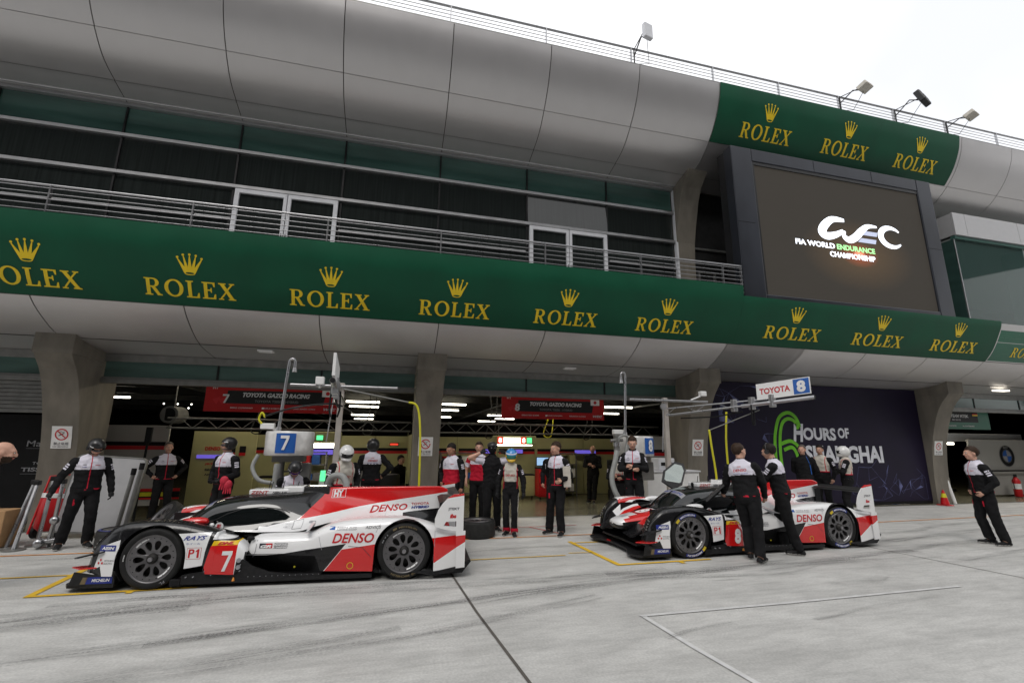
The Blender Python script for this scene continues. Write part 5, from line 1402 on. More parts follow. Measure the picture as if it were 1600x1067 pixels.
    for q in ('car_white', 'car_black', 'car_red', 'car_glass', 'car_yellow'): me.materials.append(MATS[q])
    bvh = BVHTree.FromBMesh(bm); bm.free()
    ob = bpy.data.objects.new('body', me); COL.objects.link(ob); ob.parent = T
    me.shade_smooth() if False else None
    ORIGIN[ob.name] = o
    # ---- decals stuck to the body
    def side_fn(s, off=.0025, y0=1.6):
        def f(x, z):
            h = bvh.ray_cast(Vector((x, s * y0, z)), Vector((0, -s, 0)))
            if h[0] is None: return W(x, s * .93, z)
            return W(x, h[0].y + s * off, z)
        return f
    def top_fn(off=.003):
        def f(x, y):
            h = bvh.ray_cast(Vector((x, y, 2)), Vector((0, 0, -1)))
            return W(x, y, (h[0].z if h[0] else .6) + off)
        return f
    def decal(s_, x, z, w, h, mt, bold=.03, shear=0., fn=None, off=.004, name='lettering', slope=0.0):
        fn = fn or side_fn(-1, off)
        V, F = text2d(s_, bold, shear); q = MB()
        P = [(x + a * w, z + b * h + slope * a * w) for a, b in V]
        P, F = densify(P, F, .08)
        q.flat(P, F, fn); return q.build(name, mt, T)
    def patch(x0, z0, x1, z1, mt, off=.003, name='sticker', fn=None, sk=0):
        P, F = densify([(x0, z0), (x1, z0), (x1 + sk, z1), (x0 + sk, z1)], [(0, 1, 2, 3)], .06)
        q = MB(); q.flat(P, F, fn or side_fn(-1, off)); return q.build(name, mt, T)
    decal('DENSO', 2.09, .478, .53, .118, 'text_red', bold=.02, shear=.25)
    inner = side_fn(-1, .004, .44)
    decal('DENSO', 2.47, .752, .54, .088, 'text_red', bold=.02, shear=.25, slope=.02, fn=inner)
    decal('TOYOTA', 3.07, .825, .27, .036, 'text_red', bold=.02, slope=.03, fn=inner)
    decal('HYBRID', 3.07, .775, .27, .036, 'text_blue', bold=.05, shear=.2, slope=.03, fn=inner)
    decal('HY', 1.925, .965, .13, .095, 'text_white', bold=.06)
    for a in ((1.90, .955, 1.905, 1.075), (2.085, .955, 2.09, 1.075), (1.90, 1.07, 2.09, 1.075), (1.90, .955, 2.09, .960)): patch(*a, 'text_white')
    patch(2.04, .635, 2.11, .675, 'blue'); decal('AISIN AW', 2.13, .655, .26, .018, 'text_grey', bold=.01); decal('ADVICS CORP', 2.13, .630, .26, .018, 'text_grey', bold=.01)
    decal('ADVICS', 2.50, .645, .20, .036, 'text_black', bold=.0, shear=.2)
    decal('RAYS', .33, .560, .26, .050, 'text_blue', bold=.02, shear=.5)
    decal('ホイール', .37, .51, .16, .022, 'text_blue', bold=.0)
    patch(.395, .345, .555, .475, 'text_red', off=.002); patch(.399, .349, .551, .471, 'car_white', off=.0035); decal('P1', .415, .36, .12, .10, 'text_red', bold=.05, off=.006)
    decal('AISIN', -.56, .475, .15, .035, 'text_white', bold=.04, shear=.2, off=.006); patch(-.585, .460, -.395, .525, 'navy', off=.004, sk=.0)
    decal('MITSUBISHI', -.50, .345, .12, .018, 'text_black', bold=.0); decal('ELECTRIC', -.50, .315, .10, .018, 'text_black', bold=.0)
    for dx, dz in ((0, .03), (-.022, -.005), (.022, -.005)):
        q = MB(); q.flat([(-.545 + dx, .315 + dz), (-.531 + dx, .333 + dz), (-.545 + dx, .351 + dz), (-.559 + dx, .333 + dz)], [(0, 1, 2, 3)], side_fn(-1, .004)); q.build('sponsor_mark', 'text_red', T)
    decal('DHL', .72, .497, .19, .034, 'text_red', bold=.06, shear=.5, off=.005)
    decal(num, .79, .195, .125, .23, 'text_white', bold=.06, shear=.15, off=.005)
    for z, r_ in ((.40, .022), (.315, .026), (.235, .026)):
        if z < .39: q = MB(); q.tube([W(1.0, -.962, z), W(1.0, -.95, z)], r_, n=14); q.build('side_marker', 'text_grey', T)
    patch(1.19, .43, 1.27, .485, 'text_black', off=.004); patch(1.27, .43, 1.35, .485, 'text_red', off=.004, sk=.0); decal('GR', 1.205, .434, .135, .034, 'text_white', bold=.05, shear=.3, off=.007)
    for k, s_ in enumerate(('TOYOTA', 'GAZOO', 'Racing')): decal(s_, 1.37, .470 - .024 * k, .17, .017, 'text_black', bold=.02, shear=.15)
    decal('OIL', 1.38, .625, .06, .012, 'text_grey', bold=0)
    for k in range(3): decal('CAUTION HOT', 1.40, .66 - .02 * k, .11, .010, 'text_grey', bold=0)
    # tail ring decal
    q = MB(); V, F = fill2d([circle(2.34, .205, .042, 20), circle(2.34, .205, .034, 20)]); q.flat(V, F, side_fn(-1, .004)); q.build('tow_ring_mark', 'car_yellow', T)
    # panel joints (recess dark lines)
    q = MB()
    for P in ([(2.30, .44), (2.48, .42), (2.60, .30)], [(1.50, .70), (1.62, .72), (1.62, .62), (1.50, .61), (1.50, .70)], [(1.15, .34), (1.15, .55)], [(.64, .63), (.60, .42), (.59, .18)]):
        V, F = ribbon(P, .005); V, F = densify(V, F, .06); q.flat(V, F, side_fn(-1, .003))
    q.build('panel_joint', 'text_black', T)
    # top of nose: number, stickers
    tf = top_fn()
    V, F = text2d(num, .05, 0); q = MB()
    V, F = densify([(-.42 + b * .26, -(-.10 + a * .20)) for a, b in V], F, .05); q.flat(V, F, tf); q.build('lettering', 'text_white' if True else '', T)
    P, F = densify([(-.47, -.14), (-.13, -.17), (-.13, .17), (-.47, .14)], [(0, 1, 2, 3)], .05); q = MB(); q.flat(P, F, top_fn(.0015)); q.build('number_field', 'car_red', T)
    P, F = densify([(-.72, -.06), (-.6, -.07), (-.6, .07), (-.72, .06)], [(0, 1, 2, 3)], .05); q = MB(); q.flat(P, F, top_fn(.002)); q.build('sticker', 'text_grey', T)
    V, F = text2d('TOYOTA', .02, 0); q = MB(); V, F = densify([(-.30 + a * .36, .70 + b * .05 ) for a, b in V], F, .05); q.flat(V, F, tf); q.build('lettering', 'text_red', T)
    # ---- glazing trims
    V, F = text2d('MICHELIN', .02, .2)
    q = MB(); V, F = densify([(.30 + (1 - a) * 0 + b * .05, .28 - a * .56) for a, b in V], F, .05); q.flat(V, F, top_fn(.005)); q.build('windscreen_lettering', 'text_blue', T)
    P, F = densify([(.28, -.33), (.37, -.33), (.37, .33), (.28, .33)], [(0, 1, 2, 3)], .05); q = MB(); q.flat(P, F, top_fn(.003)); q.build('windscreen_band', 'text_grey', T)
    if not doors:
        # side window showing the cream garage through it, driver door seam
        P = [(.95, .705), (1.02, .83), (1.20, .84), (1.33, .78), (1.10, .72)]
        q = MB(); V, F = fill2d([P]); V, F = densify(V, F, .05); q.flat(V, F, side_fn(-1, .004)); q.build('side_window', 'cream_wall' if False else 'car_glass', T)
    P, F = ribbon([(.42, .69), (.62, .80), (.80, .86), (1.05, .88), (1.3, .85), (1.42, .80)], .010); P, F = densify(P, F, .04); q = MB(); q.flat(P, F, side_fn(-1, .004)); q.build('door_seam', 'carbon', T)
    # E marker
    q = MB(); q.tube([W(.60, -.625, .665), W(.60, -.615, .665)], .052, n=20); q.build('rescue_sticker', 'car_white', T)
    q = MB(); put(q, 'E', .578, .637, .045, .056, lambda a, b: W(a, -.628, b), bold=.05); q.build('lettering', 'text_red', T)
    q = MB(); q.tube([W(.60, -.61, .665), W(.60, -.52, .60)], .02, n=8); q.build('sticker_bracket', 'car_black', T)
    # ---- louvres, rivets, wiper, vents
    for s in (-1, 1):
        for k in range(7):
            P, F = densify([(-.02 + .055 * k, s * .64), (.012 + .055 * k, s * .64), (.012 + .055 * k, s * .86), (-.02 + .055 * k, s * .86)], [(0, 1, 2, 3)], .05); q = MB(); q.flat(P, F, top_fn(.003)); q.build('louvre', 'black', T)
    q = MB()
    for k in range(13): q.tube([W(1.12 + .07 * k, -.9275, .115), W(1.12 + .07 * k, -.924, .115)], .005, n=6)
    for x, z in ((.62, .20), (.70, .155), (1.02, .19), (1.02, .26), (.42, .14), (.50, .14)): q.tube([W(x, -.958, z), W(x, -.92, z)], .006, n=6)
    q.build('rivet', 'text_grey', T, kind='stuff')
    q = MB(); q.tube([(lambda p: (p[0], p[1], p[2] + .015))(top_fn()(x_, y_)) for x_, y_ in ((.02, .05), (.16, .02), (.32, -.02))], .008, n=6); q.build('wiper', 'black', T)
    V, F = ribbon([(-.30, .52), (-.18, .60), (-.05, .655)], .006); V, F = densify(V, F, .05); q = MB(); q.flat(V, F, side_fn(-1, .003)); q.build('panel_joint', 'text_grey', T)
    for x0_, z0_, x1_, z1_ in ((3.42, .60, 3.42, .40), (1.90, .60, 1.97, .40), (2.72, .765, 2.64, .60)):
        V, F = ribbon([(x0_, z0_), (x1_, z1_)], .005); V, F = densify(V, F, .05); q = MB(); q.flat(V, F, side_fn(-1, .003)); q.build('panel_joint', 'text_grey', T)
    P, F = densify(rrect(1.70, .625, 1.80, .70, .012), [tuple(range(24))], .05); q = MB(); q.flat(P, F, side_fn(-1, .003, .6)); q.build('refuel_flap', 'text_grey', T)
    P, F = densify(rrect(1.706, .631, 1.794, .694, .012), [tuple(range(24))], .05); q = MB(); q.flat(P, F, side_fn(-1, .0045, .6)); q.build('flap_cover', 'car_white', T)
    q = MB(); q.tube([W(-.80, .25, .085), W(-.86, .25, .11)], .012, n=8); q.build('tow_loop', 'red', T)
    # ---- roof intake
    q = MB(); q.bbox(W(.76, -.15, 1.005), W(1.30, .15, 1.085), .02)
    q.bbox(W(1.22, -.13, 1.02), W(1.50, .13, 1.125), .02); q.build('roof_intake', 'car_white', T)
    q = MB(); q.bbox(W(1.49, -.11, 1.0), W(1.86, .11, 1.12), .02); q.build('intake_cover', 'car_black', T)
    q = MB(); q.tube([W(.745, 0, 1.045), W(.76, 0, 1.045)], .036, n=14); q.build('intake_mouth', 'black', T)
    q = MB(); put(q, 'ZENT', .79, 1.022, .24, .045, lambda a, b: W(a, -.153, b), bold=.02, shear=.2); q.build('lettering', 'text_red', T)
    q = MB(); put(q, 'AISIN AW', 1.08, 1.03, .20, .025, lambda a, b: W(a, -.153, b), bold=.03); q.build('lettering', 'text_black', T)
    for x, y in ((.95, .12), (1.05, -.12), (1.15, .1), (1.4, -.1)):
        q = MB(); q.tube([W(x, y, 1.08), W(x + .02, y, 1.19)], .006, n=5); q.build('aerial', 'black', T)
    # ---- mirrors
    for s in (-1, 1):
        q = MB(); rows = []
        for x, r_ in ((.13, .01), (.17, .035), (.25, .052), (.36, .055), (.43, .045), (.46, .03)):
            rows.append([W(x, s * (.63 + 1.25 * r_ * math.cos(t_)), .735 + r_ * math.sin(t_)) for t_ in [2 * math.pi * k / 14 for k in range(15)]])
        q.sheet(rows); q.add(rows[-1][:-1], [tuple(range(14))]); q.build('mirror', 'car_red' if num == '7' else 'car_white', T)
        q = MB(); q.prism([(.28, .70), (.40, .70), (.42, .60), (.33, .58)], lambda a, b: W(a, s * .61, b), lambda a, b: W(a, s * .635, b)); q.build('mirror_stalk', 'car_white', T)
    q = MB(); put(q, 'Mobil 1', .20, .725, .13, .03, lambda a, b: W(a, -.703, b), bold=.04); q.build('lettering', 'text_white' if num == '7' else 'text_grey', T)
    q = MB(); q.ball(W(.50, -.60, .68), (.035, .03, .03), seg=10); q.build('small_mirror', 'car_white', T)
    # ---- headlights behind the front pods
    for s in (-1, 1):
        q = MB(); rows = []
        for x, z in ((-.715, .36), (-.69, .44), (-.64, .53), (-.57, .61), (-.48, .68)):
            yo_, yi_ = lerp(x, FYO) - .045, lerp(x, FYI) + .05
            row = []
            for k in range(5):
                y = yi_ + (yo_ - yi_) * k / 4
                h = bvh.ray_cast(Vector((x - .25, s * y, z + .25 * .6)), Vector((1, 0, -.6)).normalized())
                p_ = h[0] if h[0] else Vector((x, s * y, z))
                row.append(W(p_.x - .004, p_.y, p_.z + .004))
            rows.append(row)
        q.sheet(rows); q.build('headlight', 'lens', T)
        for k in range(4):
            x, z = -.69 + .012 * k, .43 + .045 * k
            y = s * .80; h = bvh.ray_cast(Vector((x - .25, y, z + .15)), Vector((1, 0, -.6)).normalized())
            if h[0]: q = MB(); q.ball(W(h[0].x - .006, y, h[0].z + .006), (.012, .02, .012), seg=8); q.build('headlight_lamp', 'dull_metal', T)
    # ---- splitter, dive planes
    out = [(-.80, -.0), (-.82, .35), (-.95, .62), (-.93, .80), (-.86, .90), (-.36, .93), (-.36, 0)]
    lp_ = [(x, y) for x, y in out] + [(x, -y) for x, y in out[1:-1][::-1]]
    q = MB(); q.prism(lp_, lambda a, b: W(a, b, .055), lambda a, b: W(a, b, .085)); q.build('front_splitter', 'carbon', T)
    q = MB(); q.prism([(-.76, .0), (-.78, .6), (-.36, .6), (-.36, 0), (-.36, -.6), (-.78, -.6)], lambda a, b: W(a, b, .16), lambda a, b: W(a + .02, b, .185)); q.build('front_wing_element', 'carbon', T)
    for s in (-1, 1):
        q = MB(); q.prism([(-.84, .085), (-.80, .235), (-.60, .20), (-.37, .18), (-.36, .085)], lambda a, b: W(a, s * .905, b), lambda a, b: W(a, s * .920, b)); q.build('splitter_endplate', 'carbon', T)
        q = MB(); q.prism([(-.90, .80), (-.70, .74), (-.56, .74), (-.56, .90), (-.74, .925)], lambda a, b: W(a, s * b, .255 + .03 * (a + .9)), lambda a, b: W(a, s * b, .27 + .03 * (a + .9))); q.build('dive_plane', 'car_red', T)
        q = MB(); q.prism([(-.86, .86), (-.60, .80), (-.50, .86), (-.52, .945), (-.78, .94)], lambda a, b: W(a, s * b, .37 + .22 * (a + .86)), lambda a, b: W(a, s * b, .385 + .22 * (a + .86))); q.build('dive_plane', 'carbon', T)
        # fender liners
        for xc, hi in ((0, .383), (3.02, .393)):
            q = MB(); q.sheet([[W(xc + hi * math.cos(a), s * y, .355 + hi * math.sin(a)) for y in (.50, .93)] for a in [R(-38 + 256 * k / 24) for k in range(25)]]); q.sheet([[W(xc - .45, s * .50, .08), W(xc + .45, s * .50, .08)], [W(xc - .45, s * .50, .70), W(xc + .45, s * .50, .70)]]); q.build('arch_liner', 'black', T)
    q = MB(); fnl = lambda a, b: W(a, -.924, b)
    rect(q, -.66, .10, -.385, .175, lambda a, b: W(a, -.9215, b)); q.build('sponsor_label', 'navy', T)
    q = MB(); put(q, 'MICHELIN', -.60, .122, .19, .034, fnl, bold=.03, shear=.2); q.build('lettering', 'text_white', T)
    q = MB(); rect(q, -.72, .10, -.665, .175, lambda a, b: W(a + (b - .1) * .3, -.9215, b)); q.build('label_tip', 'tyre_gold', T)
    # ---- floor, sills, undercut
    q = MB(); q.prism([(.36, .925), (2.62, .93), (2.62, -.93), (.36, -.925)], lambda a, b: W(a, b, .05), lambda a, b: W(a, b, .10)); q.build('floor_tray', 'carbon', T)
    for s in (-1, 1):
        q = MB(); q.prism([(.36, .10), (.36, .16), (.58, .19), (.98, .155), (.99, .345), (1.07, .30), (1.15, .24), (1.35, .165), (1.6, .128), (1.98, .125), (1.98, .10)], lambda a, b: W(a, s * .90, b), lambda a, b: W(a, s * .925, b)); q.build('side_barge_panel', 'carbon', T)
        q = MB(); q.sheet([[W(1.0, s * .60, .10), W(1.4, s * .64, .10), W(1.8, s * .70, .10), W(2.0, s * .90, .10)], [W(1.0, s * .60, .45), W(1.4, s * .64, .45), W(1.8, s * .70, .45), W(2.0, s * .90, .45)]]); q.sheet([[W(1.0, s * .60, .36), W(2.0, s * .60, .37)], [W(1.0, s * .90, .36), W(2.0, s * .90, .37)]]); q.build('undercut', 'carbon', T)
        q = MB(); q.bbox(W(.40, s * .72 - .16, .10), W(.62, s * .72 + .16, .17), .01); q.build('sill_duct', 'carbon', T)
        q = MB(); q.bbox(W(.24, s * .91 - .03, .04), W(.36, s * .91 + .03, .12), .01); q.build('skid_block', 'black', T)
    q = MB(); q.tube([W(.955, -.93, .075), W(.955, -.93, .115)], [.018, .008], n=8); q.build('orange_valve_cap', 'orange', T)
    q = MB(); q.ball(W(1.63, -.80, .18), .014, seg=8); q.build('green_connector', 'hose_yellow', T)
    q = MB(); q.ball(W(1.07, -.82, .545), (.05, .03, .03), seg=8); q.build('camera_pod', 'black', T)
    # ---- tail: gearbox, diffuser, wing
    q = MB(); q.bbox(W(2.9, -.42, .15), W(3.62, .42, .50), .03); q.build('gearbox_cover', 'carbon', T)
    q = MB(); q.prism([(3.40, .06), (3.80, .06), (3.92, .20), (3.90, .22), (3.40, .10)], lambda a, b: W(a, -.93, b), lambda a, b: W(a, .93, b)); q.build('diffuser', 'carbon', T)
    for s in (-1, 1):
        q = MB(); q.prism([(3.10, .10), (3.42, .045), (3.82, .10), (3.85, .17), (3.42, .095), (3.35, .11)], lambda a, b: W(a, s * .93, b), lambda a, b: W(a, s * .95, b)); q.build('tail_floor_fence', 'carbon', T)
        outer = [(3.41, .66), (3.41, .76), (3.45, .87), (3.51, .96), (3.58, 1.03), (3.66, 1.075), (3.80, 1.085), (3.80, .60), (3.83, .60), (3.83, .14), (3.71, .13), (3.70, .60), (3.55, .62)]
        hole = [(3.53, .665), (3.56, .72), (3.70, .725), (3.70, .655)]
        q = MB(); q.prism(outer, lambda a, b: (a, s * .955, b), lambda a, b: (a, s * .975, b), holes=[hole[::-1]])
        b_ = to_bm(q); cut_paint(b_, [(3.55, 1.02), (3.85, 1.065), (3.85, 1.15), (3.5, 1.15)], 1, 0); cut_paint(b_, [(3.70, .535), (3.85, .548), (3.85, .47), (3.70, .385)], 1, 0)
        q2 = MB(); q2.bm(b_.copy()); q2.m = [f.material_index for f in b_.faces]; q2.v = [W(*v) for v in q2.v]; b_.free()
        q2.build('wing_endplate', ['car_white', 'car_red'], T)
    q = MB(); q.prism([(3.46, 1.005), (3.52, 1.03), (3.66, 1.035), (3.79, 1.06), (3.79, 1.05), (3.66, 1.01), (3.52, .995)], lambda a, b: W(a, -.95, b - .05), lambda a, b: W(a, .95, b - .05)); q.build('rear_wing', 'carbon', T)
    q = MB(); q.prism([(3.50, .93), (3.62, .95), (3.62, .66), (3.50, .66)], lambda a, b: W(a, -.035, b), lambda a, b: W(a, -.05, b)); q.prism([(3.50, .93), (3.62, .95), (3.62, .66), (3.50, .66)], lambda a, b: W(a, .035, b), lambda a, b: W(a, .05, b)); q.build('wing_support', 'carbon', T)
    q = MB(); put(q, 'JTEKT', 3.585, .86, .155, .042, lambda a, b: W(a, -.978, b), bold=.02); q.build('lettering', 'text_black', T)
    q = MB(); put(q, 'ibs', 3.61, .765, .09, .055, lambda a, b: W(a, -.978, b), bold=.05, shear=.2); q.build('lettering', 'text_red', T)
    q = MB(); q.bbox(W(3.60, -.12, .40), W(3.66, .12, .55), .01); q.build('rain_light', 'red', T)
    # ---- wheels
    for x in (0, 3.02):
        st = style if x else ('blue' if style == 'blue' else 'plain')
        build_wheel(T, 0, 0, 0, Matrix.Translation(W(x, -.935, .355)) @ Matrix.Rotation(R(17 if x else 4), 4, 'Y'), st)
        build_wheel(T, 0, 0, 0, Matrix.Translation(W(x, .935, .355)) @ Matrix.Rotation(R(180), 4, 'Z'), st)
    # ---- doors of the second car, swung open
    if doors:
        def door(pts, glass, name):
            q = MB(); c = sum((Vector(p) for p in pts), Vector()) / len(pts)
            n = (Vector(pts[1]) - Vector(pts[0])).cross(Vector(pts[2]) - Vector(pts[0])).normalized() * .02
            k = len(pts)
            q.add([Vector(p) + n for p in pts] + [Vector(p) - n for p in pts], [tuple(range(k)), tuple(range(k, 2 * k))[::-1]] + [(i, (i + 1) % k, (i + 1) % k + k, i + k) for i in range(k)])
            d = q.build(name, 'carbon', T)
            ins = [c + (Vector(p) - c) * .80 + n * 1.15 for p in pts]; ins2 = [c + (Vector(p) - c) * .80 - n * 1.15 for p in pts]
            g_ = MB(); g_.add(ins, [tuple(range(k))]); g_.add(ins2, [tuple(range(k))]); g_.build('door_window', glass, d)
        # far side door, tilted up and out: glossy outside mirrors the sky
        door([W(.66, .48, .92), W(.86, .46, 1.0), W(1.04, .58, 1.26), W(1.06, .68, 1.38), W(.92, .76, 1.42), W(.62, .72, 1.24), (W(.50, .60, 1.06))], 'door_mirror', 'door')
        door([W(.55, -.52, .80), W(.86, -.50, .92), W(1.18, -.74, 1.30), W(1.08, -.84, 1.36), W(.78, -.86, 1.14), W(.48, -.72, .84)], 'car_glass', 'door')
        q = MB(); P, F = fill2d([[(.62, .70), (1.05, .70), (1.22, .80), (1.12, .87), (.85, .86), (.66, .80)]]); P, F = densify(P, F, .05); q.flat(P, F, side_fn(-1, .005)); q.build('cockpit_opening', 'black', T)
    T.rotation_euler = (0, 0, R(rz)); T.scale = (sx_, 1, 1)
    return T
mat('door_mirror', (0.3, 0.33, 0.31), 0.08, metal=0.9, var=.05)
make_car('7', -2.685, 7.90, 'red white and black racing prototype with number seven, closed doors and dark wheels', 'gold', False, -3.6, .995)
make_car('8', 4.73, 7.92, 'red white and black racing prototype with number eight and its doors open', 'blue', True, 1.6, 1.03)

# ------------------------------------------------------------------ fuel tanks, booms, hoses
def tank(x, y, num, label, w, h, plate_x, drum=True):
    t = thing('fuel_tank', label, 'fuel tank', (x, y, 0))
    z0, z1 = 1.50, 1.95
    m = MB(); n = 30; rows = []
    q = random.Random(3)
    for z, s in ((z0, .96), (z0 + .02, 1), (z0 + .15, .99), (z0 + .30, 1.0), (z1 - .03, 1.0), (z1, .97)):
        rows.append([(x + w / 2 * s * math.cos(2 * math.pi * k / n) * (1 + .012 * math.sin(5 * k)), y + w / 2 * s * math.sin(2 * math.pi * k / n), z) for k in range(n + 1)])
    m.sheet(rows); m.add(rows[-1][:-1], [tuple(range(n))]); m.add(rows[0][:-1], [tuple(range(n))]); m.build('tank_drum', 'silver_cloth', t)
    m = MB(); rr = w / 2 + .008
    f = lambda a, b: (x + rr * math.sin(a / rr), y - rr * math.cos(a / rr), b)
    m.sheet([[f(plate_x - .15 + .05 * k, z0 + .05), f(plate_x - .15 + .05 * k, z1 - .04)] for k in range(8)], smooth=False); m.build('number_plate', 'blue', t)
    m = MB(); rr2 = rr + .018; V, F = text2d(num, .05); m.flat([(plate_x - .06 + a * .15, z0 + .11 + b * .26) for a, b in V], F, lambda a, b: (x + rr2 * math.sin(a / rr2), y - rr2 * math.cos(a / rr2), b)); m.build('number', 'text_white', t)
    m = MB(); m.bbox((x - .26, y - .16, 1.38), (x + .30, y + .16, 1.49), .01); m.bbox((x + .05, y - .1, .95), (x + .42, y + .12, 1.36), .02); m.build('tank_scale', 'dull_metal', t)
    m = MB(); m.tube([(x - .10, y, 0), (x - .10, y, 1.38)], .045, n=10); m.tube([(x - .25, y + .1, 1.2), (x + .35, y + .1, 1.2)], .02, n=6); m.build('stand_pole', 'dull_metal', t)
    m = MB(); m.bbox((x - .35, y - .3, 0), (x + .35, y + .3, .06), .01); m.build('stand_base', 'dull_metal', t)
    m = MB(); m.bbox((x - .55, y - .06, 1.99), (x - .30, y + .06, 2.10), .015); m.tube([(x - .32, y, 2.0), (x - .25, y, 1.95)], .03, n=8); m.build('camera_box', 'white', t)
    return t
tank(-1.90, 10.0, '7', 'round silver wrapped fuel tank with blue seven plate, above the first car', .88, .45, -.02)
t8 = tank(5.62, 10.25, '8', 'silver wrapped fuel tank with blue eight plate, behind the man with folded arms', .86, .45, .17)
def hook_pole(x0, y, z0, x1, z1, label, side=1):
    t = thing('vent_pole', label, 'pole', (x0, y, z0))
    m = MB(); pts = [(x0, y, z0), (x1, y, z1 - .12)] + [(x1 + side * (.055 - .055 * math.cos(R(a))), y, z1 - .10 + .07 * math.sin(R(a))) for a in (30, 60, 90, 120, 150, 180)] + [(x1 + side * .11, y, z1 - .22)]
    m.tube(pts, .030, n=10); m.build('pole', 'steel', t)
    m = MB(); m.tube([(x1 + side * .11, y, z1 - .20), (x1 + side * .11, y, z1 - .29)], [.035, .05], n=10); m.build('nozzle', 'alu', t)
    m = MB(); m.tube([(x0, y, z0 - .02), (x0, y, z0 + .10)], .05, n=10); m.build('collar', 'alu', t)
hook_pole(-2.12, 9.95, 1.93, -2.06, 3.40, 'tall steel vent pole with hooked top rising from the fuel tank marked seven', 1)
hook_pole(5.30, 10.1, 1.94, 5.36, 3.48, 'tall steel vent pole with hooked top rising from the fuel tank marked eight', -1)
mat('post_wood', (.50, .46, .42), .5, metal=.3, var=.1)
def gantry_arm(px, py, top, label, left, right, boom_end, sign, num):
    t = thing('pit_gantry', label, 'gantry', (px, py, 0))
    m = MB(); m.bbox((px - .055, py - .05, 0), (px + .055, py + .05, top), .01); m.build('mast', 'post_wood', t)
    m = MB(); m.tube([(left, py - .08, top - .07), (right, py - .08, top - .07)], .030, n=10); m.build('cross_tube', 'steel', t)
    bx, by, bz = boom_end
    a = Vector((px, py - .1, top - .42)); e = Vector((bx, by, bz))
    d = (e - a).normalized(); u = Vector((0, 0, 1)); s = d.cross(u).normalized(); u = s.cross(d)
    offs = [s * .09, -s * .09, u * .16]
    for k, of in enumerate(offs):
        m = MB(); m.tube([a + of, a + (e - a) * .72 + of * .5], .018, n=8); m.build('boom_tube', 'steel', t)
    m = MB(); m.tube([a + (e - a) * .55, e], .042, n=12); m.build('boom_pipe', 'steel', t)
    m = MB(); m.tube([e - d * .0, e + d * .012], .036, n=12); m.build('pipe_bore', 'black', t)
    for k in range(9):
        f = k / 9 * .7; p_ = a + (e - a) * f; p2 = a + (e - a) * (f + .07); sc = 1 - .5 * f / .7
        m = MB(); m.tube([p_ + offs[k % 3] * sc, p2 + offs[(k + 2) % 3] * sc], .007, n=5); m.build('lattice_brace', 'steel', t)
    for f in (.5, .62, .75):
        p_ = a + (e - a) * f; m = MB(); m.bbox(p_ + Vector((-.05, -.05, -.10)), p_ + Vector((.05, .05, .16)), .01); m.build('clamp', 'alu', t)
    m = MB(); m.tube([a + (e - a) * .1 - u * .1, a + (e - a) * .35 - u * .16, a + (e - a) * .55 - u * .12], .016, n=6); m.build('cable', 'black', t)
    p_ = a + (e - a) * .62
    for k in (-1, 1): m = MB(); m.tube([p_ + s * .07 * k, p_ + s * .08 * k - Vector((0, 0, .30)), p_ + s * .05 * k - Vector((0, 0, .42))], .016, n=6); m.build('hanging_strap', 'black', t)
    # counterweight rod and disc
    m = MB(); m.tube([(px - .12, py - .12, top - .25), (px - .20, py - .12, top - 1.25)], .012, n=6); m.tube([(px - .12, py - .14, top - .22), (px - .12, py - .10, top - .22)], .075, n=16); m.build('balance_disc', 'alu', t)
    return t, a, e, d, s, u
t, a, e, d, s, u = gantry_arm(6.30, 9.95, 2.86, 'long steel pit gantry boom with white and blue eight sign over the second car', 5.32, 7.42, (7.95, 7.35, 2.70), True, '8')
p0 = a + (e - a) * .66 + u * .05; p1 = e + d * (-.04) + u * .05
m = MB(); uu = Vector((0, 0, 1)); H = .33
L8 = (p1 - p0).length; dd = (p1 - p0).normalized()
sfn = lambda x_, z_, o_=0: p0 + dd * x_ * L8 + uu * (.03 + z_ * H) + s * o_
m.prism([(0, 0), (1, 0), (1, 1), (0, 1)], lambda a_, b_: sfn(a_, b_, .02), lambda a_, b_: sfn(a_, b_, -.02)); m.build('sign_plate', 'white', t)
for sg in (1, -1):
    f_ = lambda a_, b_, o_=.023: sfn(a_, b_, sg * o_)
    m = MB(); m.add([f_(.70, .05), f_(.985, .05), f_(.985, .95), f_(.70, .95)], [(0, 1, 2, 3)]); m.build('number_plate', 'blue', t)
    if sg == 1:
        m = MB(); put(m, 'TOYOTA', .06, .30, .58, .38, lambda a_, b_: f_(a_, b_), bold=.03); m.build('lettering', 'text_red', t)
        m = MB(); put(m, '8', .76, .15, .16, .70, lambda a_, b_: f_(a_, b_, .027), bold=.05); m.build('number', 'text_white', t)
t7, a, e, d, s, u = gantry_arm(-1.03, 9.95, 2.92, 'steel pit gantry with its boom pointing at the camera over the first car', -1.98, .06, (-.86, 7.0, 2.62), False, '7')
p0 = a + (e - a) * .55 + u * .05; p1 = e - d * .04 + u * .05; dd = (p1 - p0).normalized(); L8 = (p1 - p0).length
sfn = lambda x_, z_, o_=0: p0 + dd * x_ * L8 + Vector((0, 0, 1)) * (.03 + z_ * .33) + s * o_
m = MB(); m.prism([(0, 0), (1, 0), (1, 1), (0, 1)], lambda a_, b_: sfn(a_, b_, .02), lambda a_, b_: sfn(a_, b_, -.02)); m.build('sign_plate', 'white', t7)
m = MB(); m.bbox((-1.52, 9.78, 2.86), (-1.36, 9.9, 3.02), .015); m.tube([(-1.44, 9.85, 2.80), (-1.44, 9.85, 2.88)], .02, n=6); m.build('camera_box', 'white', t7)
m = MB(); m.bbox((7.20, 9.78, 2.92), (7.36, 9.9, 3.04), .015); m.tube([(6.95, 9.85, 2.82), (7.22, 9.85, 2.92)], .02, n=6); m.build('camera_box', 'white', t)
